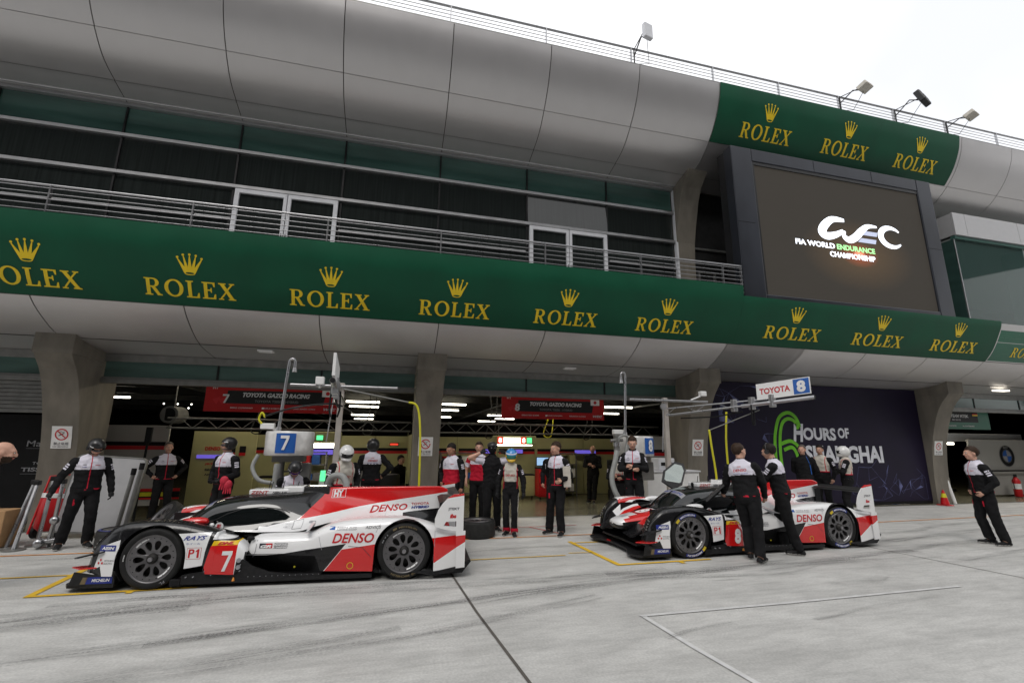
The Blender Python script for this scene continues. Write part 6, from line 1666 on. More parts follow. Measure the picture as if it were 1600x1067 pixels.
def hose(pts, r, mt, label, name='hose', smooth=6):
    m = MB(); m.tube(smooth_tab(pts, smooth), r, n=8)
    return tag(m.build(name, mt, origin=pts[0]), label, 'hose')
hose([(.30, 9.8, 2.56), (.42, 9.8, 2.54), (.50, 9.8, 2.42), (.55, 9.8, 2.1), (.58, 9.8, 1.5), (.60, 9.8, .1)], .022, 'hose_yellow', 'yellow air hose hanging down in front of the middle column')
m = MB(); m.tube([(-1.0, 9.85, 2.80), (.32, 9.8, 2.56)], .018, n=6); tag(m.build('support_arm', 'dull_metal', origin=(-1, 9.85, 2.8)), 'thin grey arm carrying the yellow hose across to the middle column', 'arm')
hose([(-2.30, 9.6, 2.20), (-2.36, 9.6, 2.28), (-2.40, 9.6, 2.16), (-2.34, 9.6, 2.08)], .018, 'hose_yellow', 'short yellow hose loop above the tank marked seven')
m = MB(); m.tube(smooth_tab([(-2.3, 9.6, 2.22), (-1.8, 9.5, 2.38), (-1.2, 9.6, 2.48), (-.98, 9.8, 2.45)], 4), .018, n=6); tag(m.build('support_arm', 'black_metal', origin=(-2.3, 9.6, 2.2)), 'curved dark arm from the yellow loop to the gantry mast of the first car', 'arm')
hose([(6.72, 8.95, 2.02), (6.72, 8.95, 2.08), (6.75, 8.95, 1.7), (6.80, 8.95, 1.2), (6.84, 8.95, .3)], .022, 'hose_yellow', 'left yellow hose hanging in front of the column beside the poster')
hose([(7.32, 9.1, 2.50), (7.27, 9.1, 2.1), (7.24, 9.1, 1.6), (7.26, 9.1, .3)], .022, 'hose_yellow', 'right yellow hose hanging from the gantry boom in front of the poster')
m = MB(); m.tube([(6.72, 8.95, 2.08), (7.5, 8.3, 2.5)], .013, n=6); tag(m.build('support_arm', 'dull_metal', origin=(6.7, 8.95, 2.1)), 'thin diagonal arm above the left yellow hose by the poster', 'arm')
hose([(4.98, 9.9, 1.66), (4.90, 9.85, 1.4), (4.78, 9.8, 1.05), (4.80, 9.7, .75), (4.95, 9.6, .50), (5.2, 9.5, .42)], .060, 'hose_grey', 'thick grey fuel hose curving down left of the man with folded arms')
hose([(4.98, 9.9, 1.66), (5.02, 9.85, 1.92), (5.25, 9.9, 1.93), (5.20, 9.9, 1.6), (5.22, 9.9, 1.2), (5.5, 9.9, .95)], .032, 'hose_grey', 'thin grey hose looping from the fuel coupling behind the man with folded arms')
t = thing('fuel_coupling', 'grey fuel coupling with valves on top of the thick hose', 'coupling', (4.98, 9.9, 1.6))
m = MB(); m.tube([(4.98, 9.9, 1.62), (4.98, 9.9, 1.92)], .07, n=12); m.tube([(4.82, 9.88, 1.84), (5.12, 9.88, 1.86)], .035, n=8); m.bbox((4.92, 9.84, 1.92), (5.12, 9.96, 2.0), .01); m.build('valve_body', 'dull_metal', t)
m = MB(); m.tube([(4.98, 9.9, 1.72), (4.98, 9.9, 1.80)], .085, n=14); m.build('collar', 'steel', t)
hose([(-2.36, 9.7, 1.52), (-2.42, 9.65, 1.30), (-2.28, 9.6, 1.08), (-2.02, 9.6, 1.02)], .035, 'hose_grey', 'pale grey hose curving down left under the tank marked seven')
hose([(-2.0, 9.6, 1.36), (-2.0, 9.6, 1.0), (-1.98, 9.6, .5), (-1.9, 9.55, .2)], .055, 'hose_grey', 'corrugated grey fuel hose under the tank marked seven')
hose([(-1.05, 9.15, 1.02), (-.98, 9.05, 1.16), (-.82, 9.0, 1.18), (-.72, 8.95, 1.05), (-.70, 8.9, .8)], .055, 'hose_grey', 'thick grey hose end held by the fireman in the white full face helmet')
# desk with instruments at the right garage
t = thing('white_desk', 'white equipment desk in front of the right garage, left of the second car', 'desk', (6.95, 11.0, 0))
m = MB(); m.bbox((6.25, 10.85, .12), (7.75, 11.4, 1.08), .02); m.build('desk_body', 'white', t)
m = MB(); m.bbox((6.22, 10.82, 1.08), (7.78, 11.43, 1.12), .01); m.build('desk_top', 'frame_white', t)
m = MB(); m.bbox((6.27, 10.9, .02), (7.73, 11.3, .12), .01); m.build('plinth', 'black', t)
t = thing('instrument_box', 'grey instrument box with dark slot on the white desk', 'box', (6.9, 11.0, 1.12))
m = MB(); m.bbox((6.65, 10.95, 1.12), (7.12, 11.3, 1.42), .02); m.build('casing', 'frame_white', t)
m = MB(); m.box((6.72, 10.944, 1.24), (7.05, 10.949, 1.32)); m.build('slot', 'black', t)
# ------------------------------------------------------------------ people
def ring_loft(mb, rings, n=16):
    """rings: centre, rx, ry, right vector, front vector"""
    rows = []
    for c, rx, ry, rv, fv in rings:
        rows.append([Vector(c) + rv * rx * math.cos(2 * math.pi * k / n) + fv * ry * math.sin(2 * math.pi * k / n) for k in range(n)])
    vs = [p for r in rows for p in r]; fs = []
    for i in range(len(rows) - 1):
        for k in range(n): a = i * n + k; b = i * n + (k + 1) % n; fs.append((a, b, b + n, a + n))
    fs.append(tuple(range(n))[::-1]); fs.append(tuple(range((len(rows) - 1) * n, len(rows) * n)))
    mb.add(vs, fs)

def voxel(mb, size, it=2):
    me = bpy.data.meshes.new('tmp'); me.from_pydata([tuple(v) for v in mb.v], [], mb.f)
    b = bmesh.new(); b.from_mesh(me); bmesh.ops.recalc_face_normals(b, faces=b.faces); b.to_mesh(me); b.free()
    ob = bpy.data.objects.new('tmp', me); COL.objects.link(ob)
    md = ob.modifiers.new('r', 'REMESH'); md.mode = 'VOXEL'; md.voxel_size = size
    sm = ob.modifiers.new('s', 'SMOOTH'); sm.factor = .5; sm.iterations = it
    dg = bpy.context.evaluated_depsgraph_get(); dg.update()
    out = bpy.data.meshes.new_from_object(ob.evaluated_get(dg))
    bpy.data.objects.remove(ob); bpy.data.meshes.remove(me)
    return out

def npmesh(me):
    n = len(me.vertices); V = np.empty(n * 3); me.vertices.foreach_get('co', V)
    F = [tuple(p.vertices) for p in me.polygons]
    return V.reshape(-1, 3), F

def person(label, x, y, face=0, H=1.78, lean=0, twist=0, side=0, head_yaw=0, head_pitch=0, armR='down', armL='down', legs=((-.11, 0, 0), (.11, 0, 0)), hip=(0, 0, .94),
           outfit='mechanic', head='bare', hair='hair_brown', skin='skin', gloves=None, headset=False, back_text=None, chest_text=None, z=0, knees=None, build=1.09, beard=False, group=None, toes=(0, 0), extra=None, foot_off=None):
    S = H / 1.80
    face = face - math.degrees(math.atan2(x, y))        # face is given relative to the way to the camera
    T = thing('person', label, 'person', (x, y, z), group)
    MW = Matrix.Translation((x, y, z)) @ Matrix.Rotation(R(face), 4, 'Z') @ Matrix.Diagonal((S, S, S, 1))
    prims = []   # tag, p0, p1, r0, r1
    mb = MB()
    hipc = Vector(hip)
    Rt = Matrix.Rotation(R(twist), 3, 'Z') @ Matrix.Rotation(R(side), 3, 'Y') @ Matrix.Rotation(R(lean), 3, 'X')
    up = Rt @ Vector((0, 0, 1)); rv = Rt @ Vector((1, 0, 0)); fv = Rt @ Vector((0, 1, 0))
    B = build
    def tp(px, py, pz): return hipc + rv * px + fv * py + up * pz       # torso-local point
    rings = []
    for h, rx, ry, oy in ((-.10, .135, .100, 0), (-.04, .172, .120, .005), (.03, .175, .120, .005), (.12, .160, .112, 0), (.20, .158, .110, 0), (.30, .172, .120, .0), (.40, .185, .124, .005), (.47, .180, .112, .012), (.515, .145, .09, .015), (.545, .09, .07, .018), (.57, .062, .062, .015)):
        if h < 0: c = hipc + Vector((0, 0, h)); rings.append((c, rx * B, ry * B, Vector((1, 0, 0)), Vector((0, 1, 0))))
        else: rings.append((tp(0, oy, h), rx * B, ry * B, rv, fv))
    ring_loft(mb, rings)
    prims.append(('torso', hipc - Vector((0, 0, .08)), tp(0, .01, .30), .15 * B, .16 * B)); prims.append(('torso', tp(0, .01, .30), tp(0, .015, .44), .16 * B, .14 * B))
    for sx in (-1, 1): prims.append(('torso', tp(sx * .10, .01, .42), tp(sx * .12, .01, .30), .075 * B, .085))
    def limb(tag_, pts, rs, sub=3):
        pts = [Vector(p) for p in pts]
        for i in range(len(pts) - 1):
            mb.tube([pts[i], pts[i + 1]], [rs[i], rs[i + 1]], n=12); prims.append((tag_, pts[i], pts[i + 1], rs[i], rs[i + 1]))
        for p_, r_ in zip(pts, rs): mb.ball(p_, r_, seg=10)
    # arms
    hands = []
    for sx, arm in ((-1, armR), (1, armL)):
        sh = tp(sx * .185 * B, .012, .455)
        L1, L2 = .285, .255
        pre = {'down': ((sx * .27, .02, .19), (sx * .285, -.05, -.06)), 'relaxed': ((sx * .29, .05, .20), (sx * .27, -.07, -.03)), 'hips': ((sx * .43, .10, .22), (sx * .21, -.05, .05)),
               'pocket': ((sx * .33, .10, .20), (sx * .20, -.06, .00)), 'crossed': ((sx * .25, -.10, .21), (sx * -.06, -.215, .235 + .035 * sx)), 'reach': ((sx * .22, -.22, .25), (sx * .16, -.44, .18)),
               'low_reach': ((sx * .24, -.12, .18), (sx * .18, -.30, .0)), 'behind': ((sx * .27, .12, .19), (sx * .09, .17, .03)), 'front': ((sx * .28, .0, .19), (sx * .10, -.20, .08)),
               'head': ((sx * .33, -.12, .42), (sx * .12, -.17, .60)), 'headup': ((sx * .38, -.02, .50), (sx * .14, -.08, .68)), 'hold': ((sx * .27, .04, .19), (sx * .20, -.16, .12))}
        e, w = pre[arm] if isinstance(arm, str) else arm
        e = tp(*e); w = tp(*w)
        e = sh + (e - sh).normalized() * L1; w = e + (w - e).normalized() * L2
        mb.ball(sh, .057 * B, seg=10)
        limb('arm', [sh, e], [.058 * B, .050]); limb('arm', [e, w], [.052, .031])
        prims[-1] = ('fore',) + prims[-1][1:]
        hands.append((sx, e, w))
    # legs
    for i, (sx, lg) in enumerate(((-1, legs[0]), (1, legs[1]))):
        hp = hipc + Vector((sx * .085, 0, -.03))
        an = Vector((lg[0], lg[1], .085 + lg[2]))
        if knees: kn = Vector(knees[i])
        else:
            d = an - hp; mid = hp + d * .52; L = d.length; half = .84 / 2
            bend = math.sqrt(max(.0004, half * half - (L / 2) ** 2)) if L / 2 < half else .02
            kn = mid + Vector((sx * .01, -bend, 0))
        limb('leg', [hp, kn], [.094 * B, .066]); limb('leg', [kn, an], [.066, .042])
        ta = R(toes[i]) + R(sx * 12); td = Vector((math.sin(ta), -math.cos(ta), 0))
        fz = lg[2]
        heel = Vector((an.x, an.y, fz + .042)) - td * .05; toe = Vector((an.x, an.y, fz + .032)) + td * .16
        mb.tube([heel, toe], [.040, .034], n=12); mb.ball(heel, (.042, .042, .040), seg=10); mb.ball(toe, (.044, .044, .032), seg=10); mb.ball((heel + toe) / 2 + Vector((0, 0, .012)), (.042, .042, .04), seg=10)
        prims.append(('foot', heel, toe, .042, .036)); prims.append(('foot', Vector((an.x, an.y, fz + .03)), Vector((an.x, an.y, fz + .05)), .04, .04))
    # neck and head
    nb = tp(0, .02, .52); Rh = Rt @ Matrix.Rotation(R(head_yaw), 3, 'Z') @ Matrix.Rotation(R(head_pitch - lean * .6), 3, 'X')
    hc = nb + (up * .5 + Rh @ Vector((0, 0, .5))) * .165 + Rh @ Vector((0, -.022, .03))
    HM = Matrix.Translation(hc) @ Rh.to_4x4() @ Matrix.Scale(1.10, 4)
    limb('neck', [nb, hc - Rh @ Vector((0, -.012, .05))], [.058, .054])
    def hb(c, r, Mx=None): mb.ball((0, 0, 0), 1, seg=14, M=HM @ Matrix.Translation(c) @ (Mx or Matrix()) @ Matrix.Diagonal((*r, 1)))
    hb((0, .018, .030), (.074, .094, .088)); hb((0, -.025, -.035), (.058, .066, .070)); hb((0, -.050, -.078), (.032, .030, .026)); hb((0, -.055, .020), (.056, .036, .045))
    hb((0, -.098, -.012), (.014, .022, .022)); hb((0, -.088, .012), (.010, .016, .026)); hb((0, -.080, -.048), (.028, .016, .014))
    for sx in (-1, 1): hb((sx * .078, .008, -.005), (.010, .020, .032)); hb((sx * .040, -.058, -.022), (.022, .024, .024)); hb((sx * .030, -.082, .032), (.024, .012, .008))
    prims.append(('head', hc + Rh @ Vector((0, .01, .02)), hc + Rh @ Vector((0, -.02, -.05)), .085, .065))
    me = voxel(mb, .0125)
    V, F = npmesh(me)
    P0 = np.array([p[1] for p in prims]); P1 = np.array([p[2] for p in prims]); r0 = np.array([p[3] for p in prims]); r1 = np.array([p[4] for p in prims]); tags = [p[0] for p in prims]
    d = P1 - P0; dl = (d * d).sum(1) + 1e-9
    rel = V[:, None, :] - P0[None]; t = np.clip((rel * d[None]).sum(2) / dl, 0, 1)
    dist = np.linalg.norm(rel - t[..., None] * d[None], axis=2) - (r0 + (r1 - r0) * t)
    idx = dist.argmin(1); vt = np.array([['torso', 'arm', 'fore', 'leg', 'foot', 'neck', 'head'].index(tags[i]) for i in range(len(tags))])[idx]; tt = t[np.arange(len(V)), idx]
    # torso-local coordinates
    A = np.array([list(rv), list(fv), list(up)]); TL = (V - np.array(hipc)) @ A.T
    fc = np.array([f[0] for f in F]); ft = vt[fc]; FC = np.array([V[list(f)].mean(0) for f in F]); FL = (FC - np.array(hipc)) @ A.T; ftt = tt[fc]
    nrm = np.empty(len(V) * 3); me.vertices.foreach_get('normal', nrm); nrm = nrm.reshape(-1, 3)
    bodym = np.zeros(len(F), int)
    bvh_src = None
    def mk(name, mats, VV, FF, mi, smooth=True):
        m2 = bpy.data.meshes.new(name)
        W_ = np.c_[VV, np.ones(len(VV))] @ np.array(MW).T; W_ = W_[:, :3] - np.array([x, y, z])
        m2.from_pydata(W_.tolist(), [], FF)
        for q in mats: m2.materials.append(MATS[q])
        m2.polygons.foreach_set('material_index', list(map(int, mi))); m2.polygons.foreach_set('use_smooth', [smooth] * len(FF))
        o = bpy.data.objects.new(name, m2); COL.objects.link(o); o.parent = T; ORIGIN[o.name] = (x, y, z)
        return o
    def shell(name, sel, off, mats, mi, wr=.006, freq=9.0):
        ids = np.nonzero(sel)[0]; used = sorted({v for i in ids for v in F[i]}); mp = {v: k for k, v in enumerate(used)}
        VV = V[used].copy(); NN = nrm[used]
        q = VV * freq + (x * 3.1)
        w = np.sin(q[:, 0] * 2.1 + np.sin(q[:, 2] * 2.7) * 1.6) * np.sin(q[:, 2] * 3.3 + q[:, 1] * 2.2 + np.sin(q[:, 0] * 3) * 1.3)
        VV = VV + NN * (off + wr * w)[:, None] if not callable(off) else VV + NN * (off(VV) + wr * w)[:, None]
        VV[:, 2] = np.maximum(VV[:, 2], .004)
        FF = [tuple(mp[v] for v in F[i]) for i in ids]
        ob_ = mk(name, mats, VV, FF, mi[ids])
        return ob_, VV, FF
    # --- clothing
    isT = (ft == 0); isA = (ft == 1) | (ft == 2); isF = (ft == 2)
    yoke = FL[:, 2] > .335
    collar = (ft == 5) & (FL[:, 2] < .60)
    o_ = outfit
    front = FL[:, 1] < 0
    jm = np.zeros(len(F), int); mats = ['cloth_black', 'cloth_white', 'cloth_red', 'cloth_cream', 'text_red', 'cloth_trouser']
    jsel = (isT & (FL[:, 2] > .0)) | isA | collar
    if o_ == 'mechanic':
        jm[isT & yoke & ~collar] = 1; jm[isT & front & (np.abs(FL[:, 0]) < .007) & (FL[:, 2] > .02)] = 2
        jm[isT & (FL[:, 2] < .018)] = 2
    elif o_ == 'red_vest':
        jm[isT] = 2; jm[isT & (FL[:, 2] > .30)] = 1; jm[collar] = 2
    elif o_ == 'red_polo':
        jm[isT] = 2; jm[isT & (FL[:, 2] > .36)] = 1; jm[isA] = 1; jm[collar] = 2; jm[isA & (ftt < .25) & (ft == 1)] = 2
        jsel &= ~(isF | ((ft == 1) & (ftt > .55)))
    elif o_ == 'race_suit':
        jm[isT & (np.abs(FL[:, 0]) < .125) & (FL[:, 2] > .17)] = 3; jm[isT & (FL[:, 2] > .40)] = 3; jm[isT & (np.abs(np.abs(FL[:, 0]) - .135) < .008)] = 2
    elif o_ == 'fire_suit':
        jm[isT & (FL[:, 2] > .14)] = 3; jm[isT & (np.abs(np.abs(FL[:, 0]) - .125) < .008) & (FL[:, 2] > .14)] = 4; jm[isT & (np.abs(FL[:, 2] - .15) < .012)] = 2
    elif o_ == 'black_vest_white':
        jm[(ft == 1) & (ftt < .6)] = 1
        jsel &= ~(isF | ((ft == 1) & (ftt > .6)))
    elif o_ == 'dark_jacket':
        pass
    jack, JV, JF = shell('jacket', jsel, .014, mats, jm, .007, 10)
    tsel = (ft == 3) | (isT & (FL[:, 2] <= .02)) 
    tm = np.full(len(F), 5)
    if o_ == 'race_suit':
        fn_ = nrm[fc]; tm[(ft == 3) & (np.abs(fn_[:, 0]) > .93) & (FC[:, 2] < .88)] = 3; tm[(ft == 3) & (FC[:, 2] < .17)] = 2
    tro, _, _ = shell('trousers', tsel, (lambda q: .014 + .022 * np.clip((.50 - q[:, 2]) / .4, 0, 1)), mats, tm, .006, 7)
    ssel = (ft == 4); smi = np.zeros(len(F), int); smi[FC[:, 2] < .026] = 1
    fx = [Vector((lg[0], lg[1])) for lg in legs]
    near0 = (FC[:, 0] - fx[0].x) ** 2 + (FC[:, 1] - fx[0].y) ** 2 < (FC[:, 0] - fx[1].x) ** 2 + (FC[:, 1] - fx[1].y) ** 2
    for q_ in (near0, ~near0):
        if (ssel & q_).any(): shell('shoe', ssel & q_, .004, ['shoe', 'sole'], smi, 0)
    # --- body
    bodym[:] = 0
    hloc = np.array(HM.inverted()); HL = np.c_[FC, np.ones(len(FC))] @ hloc.T
    isH = (ft == 6) | (ft == 5)
    lips = isH & (np.abs(HL[:, 0]) < .024) & (np.abs(HL[:, 2] + .047) < .007) & (HL[:, 1] < -.075)
    bodym[lips] = 1
    if beard: bodym[isH & (HL[:, 2] < -.03) & (HL[:, 1] < -.0) & ~lips] = 2
    if head == 'balaclava': bodym[isH] = 3
    body_mats = [skin, 'lips', 'hair_brown' if hair == 'bald' else hair, 'cloth_black', 'eye', 'iris', gloves or skin]
    BV = V.tolist(); BF = list(F); BM_ = bodym.tolist()
    ex = MB()
    for sx in (-1, 1):
        ex.ball((0, 0, 0), 1, 4, seg=8, M=HM @ Matrix.Translation((sx * .030, -.083, .012)) @ Matrix.Diagonal((.013, .008, .008, 1)))
        ex.ball((0, 0, 0), 1, 5, seg=8, M=HM @ Matrix.Translation((sx * .030, -.090, .012)) @ Matrix.Diagonal((.006, .004, .006, 1)))
    for sx, e, w in hands:
        d_ = (w - e).normalized(); inn = Vector((-sx, 0, 0)); inn = (inn - d_ * inn.dot(d_)).normalized(); acr = d_.cross(inn) * sx
        acr = -acr if acr.dot(Vector((0, -1, 0))) < 0 else acr          # towards the thumb
        g_ = 1.18 if gloves else 1.0
        pc = w + d_ * .045; cm = 6
        ex.tube([w - d_ * .02, w + d_ * .015, w + d_ * .05, w + d_ * .085], [.028 * g_, .030 * g_, .036 * g_, .030 * g_], cm, n=10)
        for k in range(4):
            b = w + d_ * .078 + acr * (.028 - .0185 * k)
            ln = (.072, .080, .074, .058)[k]; c1 = (d_ * .9 + inn * .42).normalized(); c2 = (d_ * .45 + inn * .9).normalized(); rr = .0088 * g_
            p1 = b + c1 * ln * .5; p2 = p1 + c2 * ln * .3; p3 = p2 + (c2 + inn * .5).normalized() * ln * .22
            ex.tube([b - d_ * .01, p1, p2, p3], [rr * 1.08, rr, rr * .92, rr * .7], cm, n=7)
        b = w + d_ * .025 + acr * .022
        ex.tube([b, b + (acr * .8 + d_ * .6).normalized() * .035, b + (acr * .55 + d_ * .85 + inn * .3).normalized() * .072], [.013 * g_, .0115 * g_, .009 * g_], cm, n=7)
    k0 = len(BV); BV += [list(v) for v in ex.v]; BF += [tuple(i + k0 for i in f) for f in ex.f]; BM_ += ex.m
    bo = mk('body', body_mats, np.array(BV), BF, BM_)
    # --- badges and lettering on the jacket
    jb = BVHTree.FromPolygons([tuple(v) for v in JV], JF)
    def stick(nm, mt, V2, F2, org, ux, uy, n_, off=.004):
        """flat outline thrown onto the jacket along -n_"""
        out = []
        for a, b in V2:
            p_ = org + ux * a + uy * b + n_ * .3
            h = jb.ray_cast(p_, -n_)
            out.append((h[0] + n_ * off) if h[0] and (h[0] - org).length < .25 else org + ux * a + uy * b + n_ * off)
        mk(nm, [mt], np.array([list(v) for v in out]), F2, [0] * len(F2), False)
    def textp(s_, cx, cz, w, h, mt, back=False, bold=.03):
        V2, F2 = text2d(s_, bold, .15)
        n_ = fv if back else -fv; ux = -rv if back else rv
        stick('lettering', mt, [(-w / 2 + a * w, b * h) for a, b in V2], F2, tp(cx * (-1 if back else 1), 0, cz), ux, up, n_)
    if back_text: textp(back_text, 0, .385, .20, .042, 'text_red', True, .02); textp('TOYOTA GAZOO', 0, .345, .22, .014, 'text_blue', True); textp('GR', 0, .455, .06, .014, 'text_red', True)
    if o_ in ('mechanic', 'red_vest') and not back_text:
        textp('DENSO', .085, .40, .07, .016, 'text_red'); textp('GR', -.085, .41, .05, .014, 'text_black'); textp('TGR', -.085, .375, .06, .012, 'text_blue')
    if chest_text: textp(chest_text, 0, .275, .20, .045, 'text_red', False, .02)
    if o_ in ('mechanic', 'red_vest', 'fire_suit', 'race_suit'):
        for sx, arm in ((-1, armR), (1, armL)):
            sh = tp(sx * .185 * B, .012, .455); e = [h for h in hands if h[0] == sx][0][1]; ad = (e - sh).normalized()
            out_ = (rv * sx * .8 - fv * .45); out_ = (out_ - ad * out_.dot(ad)).normalized(); ac = ad.cross(out_)
            for k in range(3):
                c = sh + ad * (.075 + .038 * k)
                V2 = [(-.036, -.012), (0, -.012), (.036, -.012), (.036, .012), (0, .012), (-.036, .012)]
                stick('sleeve_badge', 'cloth_white', V2, [(0, 1, 4, 5), (1, 2, 3, 4)], c, ac, ad, out_)
        # trouser logo
    if o_ == 'mechanic' and foot_off is None:
        for sx in (-1, 1):
            hp = hipc + Vector((sx * .085, 0, -.03)); c = hp + Vector((sx * .045, -.102 * B, -.17))
            m_ = MB(); m_.add([c + Vector(q) for q in ((-.012, 0, -.05), (.016, .005, -.05), (.016, .0, .05), (-.012, -.004, .05))], [(0, 1, 2, 3)])
            mk('pocket_flash', ['cloth_red'], np.array([list(v) for v in m_.v]), m_.f, [0])
    # --- head wear
    def hm(name, mb_, mats_, smooth=True): return mk(name, mats_, np.array([list(v) for v in mb_.v]), mb_.f, mb_.m, smooth)
    def cap_shape(c, r, keep, mi=lambda p: 0, seg=28, rough=0.0):
        b = bmesh.new(); bmesh.ops.create_uvsphere(b, u_segments=seg, v_segments=seg * 2 // 3, radius=1)
        for v in b.verts:
            s_ = 1 + rough * noise.noise(v.co * 5 + Vector((x, y, 0)))
            v.co = Vector((c[0] + v.co.x * r[0] * s_, c[1] + v.co.y * r[1] * s_, c[2] + v.co.z * r[2] * s_))
        bmesh.ops.delete(b, geom=[f for f in b.faces if not keep(f.calc_center_median())], context='FACES')
        q = MB(); b.verts.index_update()
        q.add([HM @ v.co for v in b.verts], [[v.index for v in f.verts] for f in b.faces]); q.m = [mi(f.calc_center_median()) for f in b.faces]; b.free()
        return q
    if head == 'bare' and hair != 'bald':
        hl = {'hair_grey': .055}.get(hair, .045)
        q = cap_shape((0, .022, .036), (.0835, .1035, .0965), lambda p: (p.z > .056 - max(0, p.y + .02) * 1.5 and p.z > -.050) and not (p.y < -.045 and p.z < hl + .030), rough=.09)
        hm('hair', q, [hair])
    elif head == 'open_helmet':
        q = cap_shape((0, .014, .034), (.110, .128, .112), lambda p: (p.y > -.055 or p.z > .045) and p.z > -.055 + max(0, -p.y) * .5)
        h_ = hm('helmet', q, ['helmet_black'])
        for sx, z_ in ((-1, .05), (1, .05)):
            q = MB(); q.sheet([[HM @ Vector((sx * .112 * math.cos(a), -.129 * math.sin(a) + .014, z_ + dz)) for dz in (0, .014)] for a in (R(50), R(40), R(30), R(20))]); hm('helmet_stripe', q, ['text_white'])
        q = cap_shape((0, -.004, .006), (.088, .112, .034), lambda p: p.y < -.04); hm('goggles', q, ['visor_purple' if extra == 'purple' else 'visor'])
        q = cap_shape((0, -.0, -.062), (.070, .088, .020), lambda p: True); hm('chin_strap', q, ['helmet_black'])
        for sx in (-1, 1): q = MB(); q.tube([HM @ Vector((sx * .085, .01, -.01)), HM @ Vector((sx * .112, .01, -.01))], .034, n=12); hm('ear_cup', q, ['helmet_black'])
    elif head in ('full_helmet', 'driver_helmet', 'black_full'):
        def col(p):
            if head == 'driver_helmet': return 0 if p.z > .055 else (2 if p.z > .015 and p.y > .03 else 1)
            return 0
        cols = {'full_helmet': ['helmet_white'], 'driver_helmet': ['helmet_blue', 'helmet_yellow', 'helmet_red'], 'black_full': ['helmet_black']}[head]
        q = cap_shape((0, .006, .012), (.122, .142, .135), lambda p: p.z > -.105 and not (p.y < -.055 and -.015 < p.z < .045 and abs(p.x) < .098), col, 36); hm('helmet', q, cols)
        q = cap_shape((0, -.020, -.062), (.094, .128, .052), lambda p: True, (lambda p: 1) if head == 'driver_helmet' else (lambda p: 0)); hm('chin_guard', q, cols)
        q = cap_shape((0, .004, .014), (.116, .138, .125), lambda p: p.y < -.04 and -.022 < p.z < .052, seg=36); hm('visor', q, ['visor_green' if head == 'driver_helmet' else 'visor'])
        if head == 'driver_helmet':
            q = cap_shape((0, .006, .012), (.1235, .1435, .1365), lambda p: .060 < p.z < .078, seg=36); hm('helmet_stripe', q, ['text_white'])
            q = cap_shape((0, .006, .012), (.1235, .1435, .1365), lambda p: p.z > .03 and p.z < .058 and p.y > -.02, seg=36); hm('helmet_stripe', q, ['helmet_red'])
    elif head == 'balaclava':
        q = cap_shape((0, .010, .012), (.088, .106, .108), lambda p: not (p.y < -.06 and -.0 < p.z < .035)); hm('balaclava', q, ['cloth_black'])
        if extra == 'cap': q = cap_shape((0, .012, .045), (.098, .118, .085), lambda p: p.z > .03); hm('helmet', q, ['helmet_black'])
    if headset:
        for sx in (-1, 1): q = MB(); q.tube([HM @ Vector((sx * .080, .01, .0)), HM @ Vector((sx * .112, .01, .0))], .040, n=14); hm('ear_cup', q, ['helmet_black'])
        q = MB(); q.tube([HM @ Vector((.098 * math.cos(a), .01, .02 + .118 * math.sin(a))) for a in [R(10 + 160 * k / 12) for k in range(13)]], .010, n=6)
        q.tube([HM @ Vector((-.10, -.01, -.02)), HM @ Vector((-.08, -.09, -.05)), HM @ Vector((-.03, -.115, -.052))], .005, n=5); hm('headband', q, ['helmet_black'])
    if beard: pass
    bpy.data.meshes.remove(me)
    return T, MW

A_DOWN = 'down'
person('mechanic in open black helmet standing beside the barrier posts, looking down at the tyre', -5.0, 9.82, face=4, H=1.80, lean=4, head_pitch=32, head_yaw=18, head='open_helmet', gloves='glove',
       armR=((-.34, .02, .22), (-.42, -.08, .0)), armL=((.29, .02, .20), (.33, -.06, -.04)), legs=((-.20, .05, 0), (.14, -.02, 0)), skin='skin')
person('dark haired man with hands on hips standing before the cream garage wall at left', -4.92, 12.5, face=8, H=1.73, armR='hips', armL='hips', hair='hair_grey', legs=((-.13, 0, 0), (.13, 0, 0)))
_, MWg = person('mechanic in open black helmet in profile, with red gloves at his waist', -3.05, 10.3, face=-48, H=1.82, head='open_helmet', head_yaw=-30, armR='front', armL='front', gloves='glove')
for k in range(2):
    T_ = thing('red_glove', ['pair of red rubber gloves held at the waist of the helmeted mechanic, upper glove', 'pair of red rubber gloves held at the waist of the helmeted mechanic, lower glove'][k], 'glove', (-2.98 + .06 * k, 10.02, 1.02 - .06 * k), 'red gloves at the belt')
    m = MB(); c = Vector((-2.96 + .07 * k, 10.02, 1.04 - .07 * k)); m.ball(c, (.075, .04, .085), seg=12)
    for j in range(4): m.tube([c + Vector((-.045 + .03 * j, 0, -.05)), c + Vector((-.06 + .04 * j, -.02, -.16))], [.016, .012], n=7)
    m.build('glove_body', 'glove_red', T_)
person('crouching mechanic in black helmet with purple goggles, head bowed, under the silver fuel tank', -1.72, 9.7, face=4, H=1.80, hip=(0, .1, .62), lean=22, head_pitch=34, head='open_helmet', extra='purple', armR='front', armL='front', gloves='glove',
       legs=((-.16, -.05, 0), (.16, .18, 0)), knees=((-.2, -.32, .48), (.2, -.2, .34)))
person('fireman in white full face helmet and cream suit holding the thick hose end', -.84, 9.55, face=22, H=1.80, lean=10, hip=(0, .04, .86), head='full_helmet', head_pitch=22, head_yaw=-10, outfit='fire_suit', chest_text='DENSO', armR=((-.27, -.02, .19), (-.22, -.20, .02)), armL=((.29, 0, .19), (.20, -.2, .02)), gloves='glove')
person('mechanic in black helmet seen from behind, red lettering on his white shoulders', -.38, 11.0, face=184, H=1.83, head='black_full', back_text='DENSO', armR='hips', armL='down')
